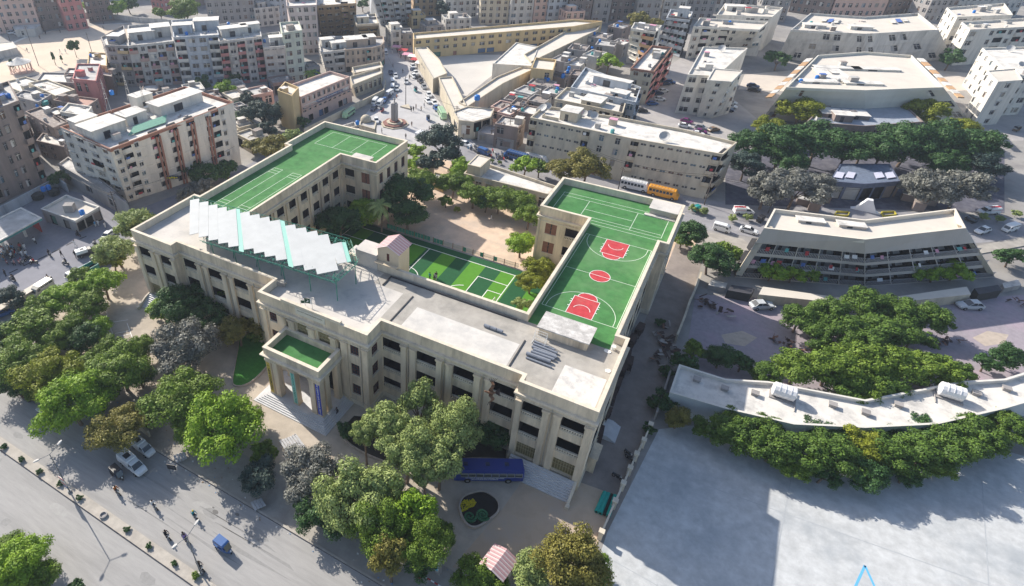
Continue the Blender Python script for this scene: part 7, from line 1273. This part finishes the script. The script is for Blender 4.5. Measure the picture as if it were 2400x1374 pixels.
lines([(G(x0,y0,0)[:2],G(x1,y1,0)[:2]) for x0,y0,x1,y1 in ((157,575,172,567),(124,592,140,584),(91,608,108,600),(57,623,73,615),(23,640,40,632),(188,560,201,555))],None,.03,.35,M('black lane marker',(.02,.02,.025),.8),'lane_marking')['kind']='structure'
for i,(x,y,w) in enumerate(((505,1200,.5),(556,1206,.35),(500,1190,.2))):
    a=G(x,y,0); t=MB(); t.poly([(a.x+w*math.cos(k),a.y+w*.6*math.sin(k),.012) for k in [j*.628 for j in range(10)]]); tag(t.build('road_stain',M('dark road stain',(.15,.145,.14),.9,.1,2)),kind='structure')
# poles
def pole(px,py,h,label,r0=.14,crossb=True):
    b=G(px,py,0); r=empty('utility_pole',b,rnd.uniform(0,3),label,'pole'); t=MB(); t.tube((0,0,0),(0,0,h),r0,r0*.7,n=7); t.build('pole',M('dark timber pole',(.10,.085,.08),.9,.1,2),r)
    if crossb: t=MB(); t.box(-.9,.9,-.06,.06,h-.9,h-.78); t.box(-.7,.7,-.06,.06,h-.4,h-.3); t.build('crossarm',MATS['dark timber pole'],r)
for x,y,h,l in ((91,155,16,'tallest thin dark pole on the sports ground'),(24,97,14,'dark pole at the left of the sports ground'),(243,57,14,'dark pole at the rear of the sports ground'),(216,125,9,'light pole right of the poplar'),(951,245,10,'tall pole on the small island of the square'),(1068,312,9,'pole at the compound corner by the dark tree'),(1150,335,9,'pole before the slum shacks'),(1190,345,9,'second pole before the slum shacks'),(1205,330,9,'third pole before the slum shacks'),(1565,175,9,'slim pole in the car park'),(1448,448,7,'pole at the back street bus'),(280,515,8,'pole at the shop row corner'),(1300,372,9,'pole before the long housing block'),(1650,480,9,'pole at the end of the long housing block'),(1800,500,9,'pole on the street behind the chevron building')): pole(x,y,h,l)
# sports ground pavilion
o=G(52,168,0); r=empty('round_pavilion',o,0,'round open pavilion with conical pale roof by the sports ground','pavilion'); t=MB(); t.lathe((0,0,3.6),[(4.6,0),(4.7,.2),(2.2,1.2),(.1,2.2)],14); t.build('cone_roof',rf['w'],r)
for k in range(10): a=k*.628; t=MB(); t.tube((4*math.cos(a),4*math.sin(a),0),(4*math.cos(a),4*math.sin(a),3.6),.18,n=6); t.build('column',WC['p'],r)
t=MB(); t.lathe((0,0,0),[(4.6,0),(4.6,.3)],14); t.build('floor',WC['p'],r)
# roof tanks and dishes
def tank(px,py,z,label,m=None,r_=.62,h=1.3):
    a=G(px,py,z); t=MB(); t.lathe((a.x,a.y,a.z),[(r_*.92,0),(r_,.1),(r_,h*.45),(r_*.95,h*.5),(r_,h*.55),(r_,h*.85),(r_*.45,h),(r_*.2,h+.1)],12); tag(t.build('water_tank',m or tankb),label,'water tank',None)
for i,(x,y,z) in enumerate(((263,222,17.5),(444,217,16.2),(194,503,3.3),(103,448,2.5),(115,444,2.5),(838,292,3.5),(1360,116,4.7),(1387,117,4.7),(1333,147,4.8),(1333,164,4.8),(1330,172,4.8),(1320,180,4.8),(1318,183,5),(1278,188,5),(1284,191,5),(1306,212,5),(1203,258,5),(1447,64,5.5),(100,230,7),(90,253,6),(536,60,17.5),(10,230,21.3),(22,230,21.3))):
    tank(x,y,z,['blue water tank on tall stand on the apartment block','blue tank at the back corner of the apartment block roof','blue tank on the petrol shop roof','blue tank behind the petrol shop','second blue tank behind the petrol shop','blue tank on the hall terrace by the gatehouse','far blue tank pair member on the slum roofs','single blue tank on the far slum roofs','blue tank right of the stair tower','blue tank below the stair tower','lower blue tank below the stair tower','blue tank by the grey box shack','twin blue tank by the grey box shack','left tank of the middle slum pair','right tank of the middle slum pair','blue tank beside the cream house edge','blue tank of the front slum','blue tank behind the tall cream block','small blue tank in the old quarter','blue drum in the old quarter','blue tank on the bluish flats','left blue tank on the brown tower','right blue tank on the brown tower'][i])
tank(90,465,.2,'big dark round tank behind the petrol shop',M('black tank',(.03,.035,.035),.6,.1,2),1.5,1.6); tank(128,455,.2,'second dark round tank behind the petrol shop',MATS['black tank'],1.4,1.6); tank(105,245,6.4,'green round tank in the old quarter',PN['teal'],1.3,1.3)
def dish(px,py,z,rad,label):
    a=G(px,py,z); r=empty('satellite_dish',a,rnd.uniform(-.5,.5),label,'satellite dish'); t=MB(); prof=[(.05,0),(rad*.5,rad*.08),(rad,rad*.32),(rad,rad*.35),(rad*.5,rad*.12),(.03,.03)]; t.lathe((0,0,0),prof,14); t.v=[(x,y*.75-z_*.65,y*.65+z_*.75+rad*.8) for x,y,z_ in t.v]; t.build('dish_bowl',M('grey dish mesh',(.42,.42,.42),.6,.1,2),r); t=MB(); t.tube((0,0,0),(0,0,rad*.8),.07); t.build('stand',steel,r)
for x,y,z,rr,l in ((1690,121,13.0,1.3,'large grey dish on the white end block'),(1664,157,13.0,1.0,'smaller grey dish on the white end block'),(2364,121,13.0,1.3,'large grey dish on the right edge block'),(2390,157,13.0,1.0,'smaller grey dish on the right edge block'),(1272,262,10.8,1.3,'leftmost white dish on the long housing block'),(1283,256,10.8,1.1,'second dish behind the leftmost one'),(1367,275,10.8,1.2,'grey dish beside the roof room'),(1381,275,10.8,1.1,'white dish right of the roof room'),(1391,279,10.8,1.2,'grey dish at the right of the trio'),(1555,330,10.8,1.4,'large mesh dish near the end of the long block'),(1475,203,10.3,.8,'small dish on the shell terrace house'),(1540,132,11.8,.9,'dish on the red balcony block')): dish(x,y,z,rr,l)
# antenna masts on the apartment block
for x,y,h,l in ((258,262,9,'left lattice antenna mast on the apartment block'),(305,235,8,'middle lattice antenna mast on the apartment block'),(340,248,6,'tripod antenna on the apartment block')):
    a=G(x,y,17); t=MB()
    for k in range(3): t.tube((a.x+.6*math.cos(k*2.1),a.y+.6*math.sin(k*2.1),17),(a.x,a.y,17+h),.05,n=4)
    for j in range(4): t.box(a.x-.5,a.x+.5,a.y-.04,a.y+.04,17+h*(.4+.15*j),17.08+h*(.4+.15*j))
    tag(t.build('antenna_mast',WC['w']),l,'antenna')
a=[G(*p,16.6) for p in ((300,318),(388,287),(392,274),(315,300))]; t=MB(); t.poly([p+Vector((0,0,.6*(i>1))) for i,p in enumerate(a)]); t.poly([p+Vector((0,0,.6*(i>1)-.05)) for i,p in enumerate(a)][::-1]); tag(t.build('green_awning',M('faded green awning',(.16,.36,.27),.8,.15,2)),'faded green awning stretched along the apartment block roof front','awning')
a=G(408,443,0); r=empty('yellow_sign',a,.6,'yellow lettered shop sign under the apartment block','sign'); t=MB(); t.box(-2,2,-.1,.1,3.0,3.9); t.build('board',PN['navy'],r); t=MB()
for k in range(6): t.box(-1.8+k*.6,-1.35+k*.6,-.13,-.1,3.15+.1*(k%2),3.75-.08*(k%3))
t.build('lettering',M('yellow sign paint',(.7,.6,.02),.5,0),r)
# kite flying over the drive
o=Vector((41.974,-36.593,51.334)); brd=empty('flying_bird',o,0,'brown bird of prey with spread wings flying over the right wing front','bird'); bm1=M('brown feathers',(.16,.085,.05),.7,.3,6); bm2=M('dark flight feathers',(.05,.03,.025),.7,.3,6)
X_,Y_,Z_=CR,CU,-CF     # flies banked: wings along U, body across
def bp(a,b,c): return Vector(X_)*a*.95+Vector(Y_)*b*.95+Vector(Z_)*c*.95
ax=[(-.05,-.62,.0,.02),(.0,-.45,.0,.07),(.02,-.2,.02,.1),(.03,.02,.03,.1),(-.03,.12,.03,.07)]
t=MB(); rings=[]
for a,b,c,rr in [(.30,-.02,0,.02),(.18,-.02,.02,.09),(.02,.0,.03,.12),(-.12,-.0,.03,.09),(-.26,.05,.02,.05),(-.33,.07,.02,.06),(-.40,.08,.01,.025)]: rings.append([bp(a,b+rr*math.cos(k*.785),c+rr*math.sin(k*.785)) for k in range(8)])
t.loft(rings); t.build('body',bm1,brd,smooth=True)
for s,pts in ((1,[(-.1,.05,.02),(-.14,.2,.12),(-.02,.36,.2),(.05,.5,.16),(-.02,.66,.05)]),(-1,[(-.1,-.05,.02),(-.14,-.2,.1),(0,-.34,.16),(.02,-.46,.1),(-.12,-.58,0)])):
    t=MB(); 
    for i in range(4):
        w0=.28-.03*i; w1=.28-.03*(i+1); A,B=bp(*pts[i]),bp(*pts[i+1]); wv=lambda w,i: bp(w,0,-.02*i)
        t.quad(A,B,B+wv(w1,i+1),A+wv(w0,i),0); t.quad(A+bp(0,0,-.02),A+wv(w0,i)+bp(0,0,-.02),B+wv(w1,i+1)+bp(0,0,-.02),B+bp(0,0,-.02),0)
    e=bp(*pts[-1])
    for k in range(5): d=bp(-.1+.09*k,s*.2,-.03); q=bp(.03,0,0); t.quad(e+q*k*1.4,e+q*k*1.4+d,e+q*(k+.8)*1.4+d,e+q*(k+1)*1.4,1)
    t.build('wing',[bm1,bm2],brd)
t=MB()
for k in range(6): a=-.22+.09*k; A=bp(.26,a*.15-.02,0); t.quad(A,bp(.55,a-.02,0),bp(.57,a+.06,0),A+bp(0,.02,0),0); t.quad(A-bp(0,0,.01),A+bp(0,.02,-.01),bp(.57,a+.06,-.01),bp(.55,a-.02,-.01),0)
t.build('tail',bm2,brd)

# overhead cables
cab=M('black cable',(.02,.02,.02),.6,0)
def cable(a,b,sag=1.0):
    a,b=Vector(a),Vector(b); t=MB(); n=8; pr=a
    for i in range(1,n+1):
        u=i/n; p=a.lerp(b,u)-Vector((0,0,4*sag*u*(1-u))); t.tube(pr,p,.035,n=4,caps=False); pr=p
    tag(t.build('overhead_cable',cab),'thin black overhead cable sagging between street poles','cable','overhead cables between street poles')
PQ=[G(x,y,0) for x,y in ((1068,312),(1150,335),(1205,330),(1300,372),(1448,448),(1650,480),(1800,500),(2000,510))]
for i in range(len(PQ)-1):
    for k in (0,.5): cable(PQ[i]+Vector((.3*k,0,8.6-k)),PQ[i+1]+Vector((.3*k,0,8.6-k)),.9)
cable(G(951,245,0)+Vector((0,0,9)),G(1068,312,0)+Vector((0,0,8.5))); cable(G(951,245,0)+Vector((0,0,9)),G(905,170,0)+Vector((0,0,8)),2)
cable(G(280,515,0)+Vector((0,0,7.5)),G(560,400,0)+Vector((0,0,7.5)),1.6); cable(G(280,515,0)+Vector((0,0,7)),G(140,437,0)+Vector((0,0,7)),1.2)
# ------------------------------------------------------------ hazy city air
t=MB(); t.box(-420,420,-140,520,-1,84); hz=t.build('haze',[bpy.data.materials.new('hazy air')]); tag(hz,kind='stuff')
m=hz.data.materials[0]; m.use_nodes=True; n=m.node_tree.nodes; n.remove(n['Principled BSDF']); v=n.new('ShaderNodeVolumePrincipled'); v.inputs['Color'].default_value=(.72,.82,1,1); v.inputs['Density'].default_value=.0002; v.inputs['Anisotropy'].default_value=.2
m.node_tree.links.new(v.outputs[0],n['Material Output'].inputs['Volume'])
SC.cycles.volume_max_steps=64
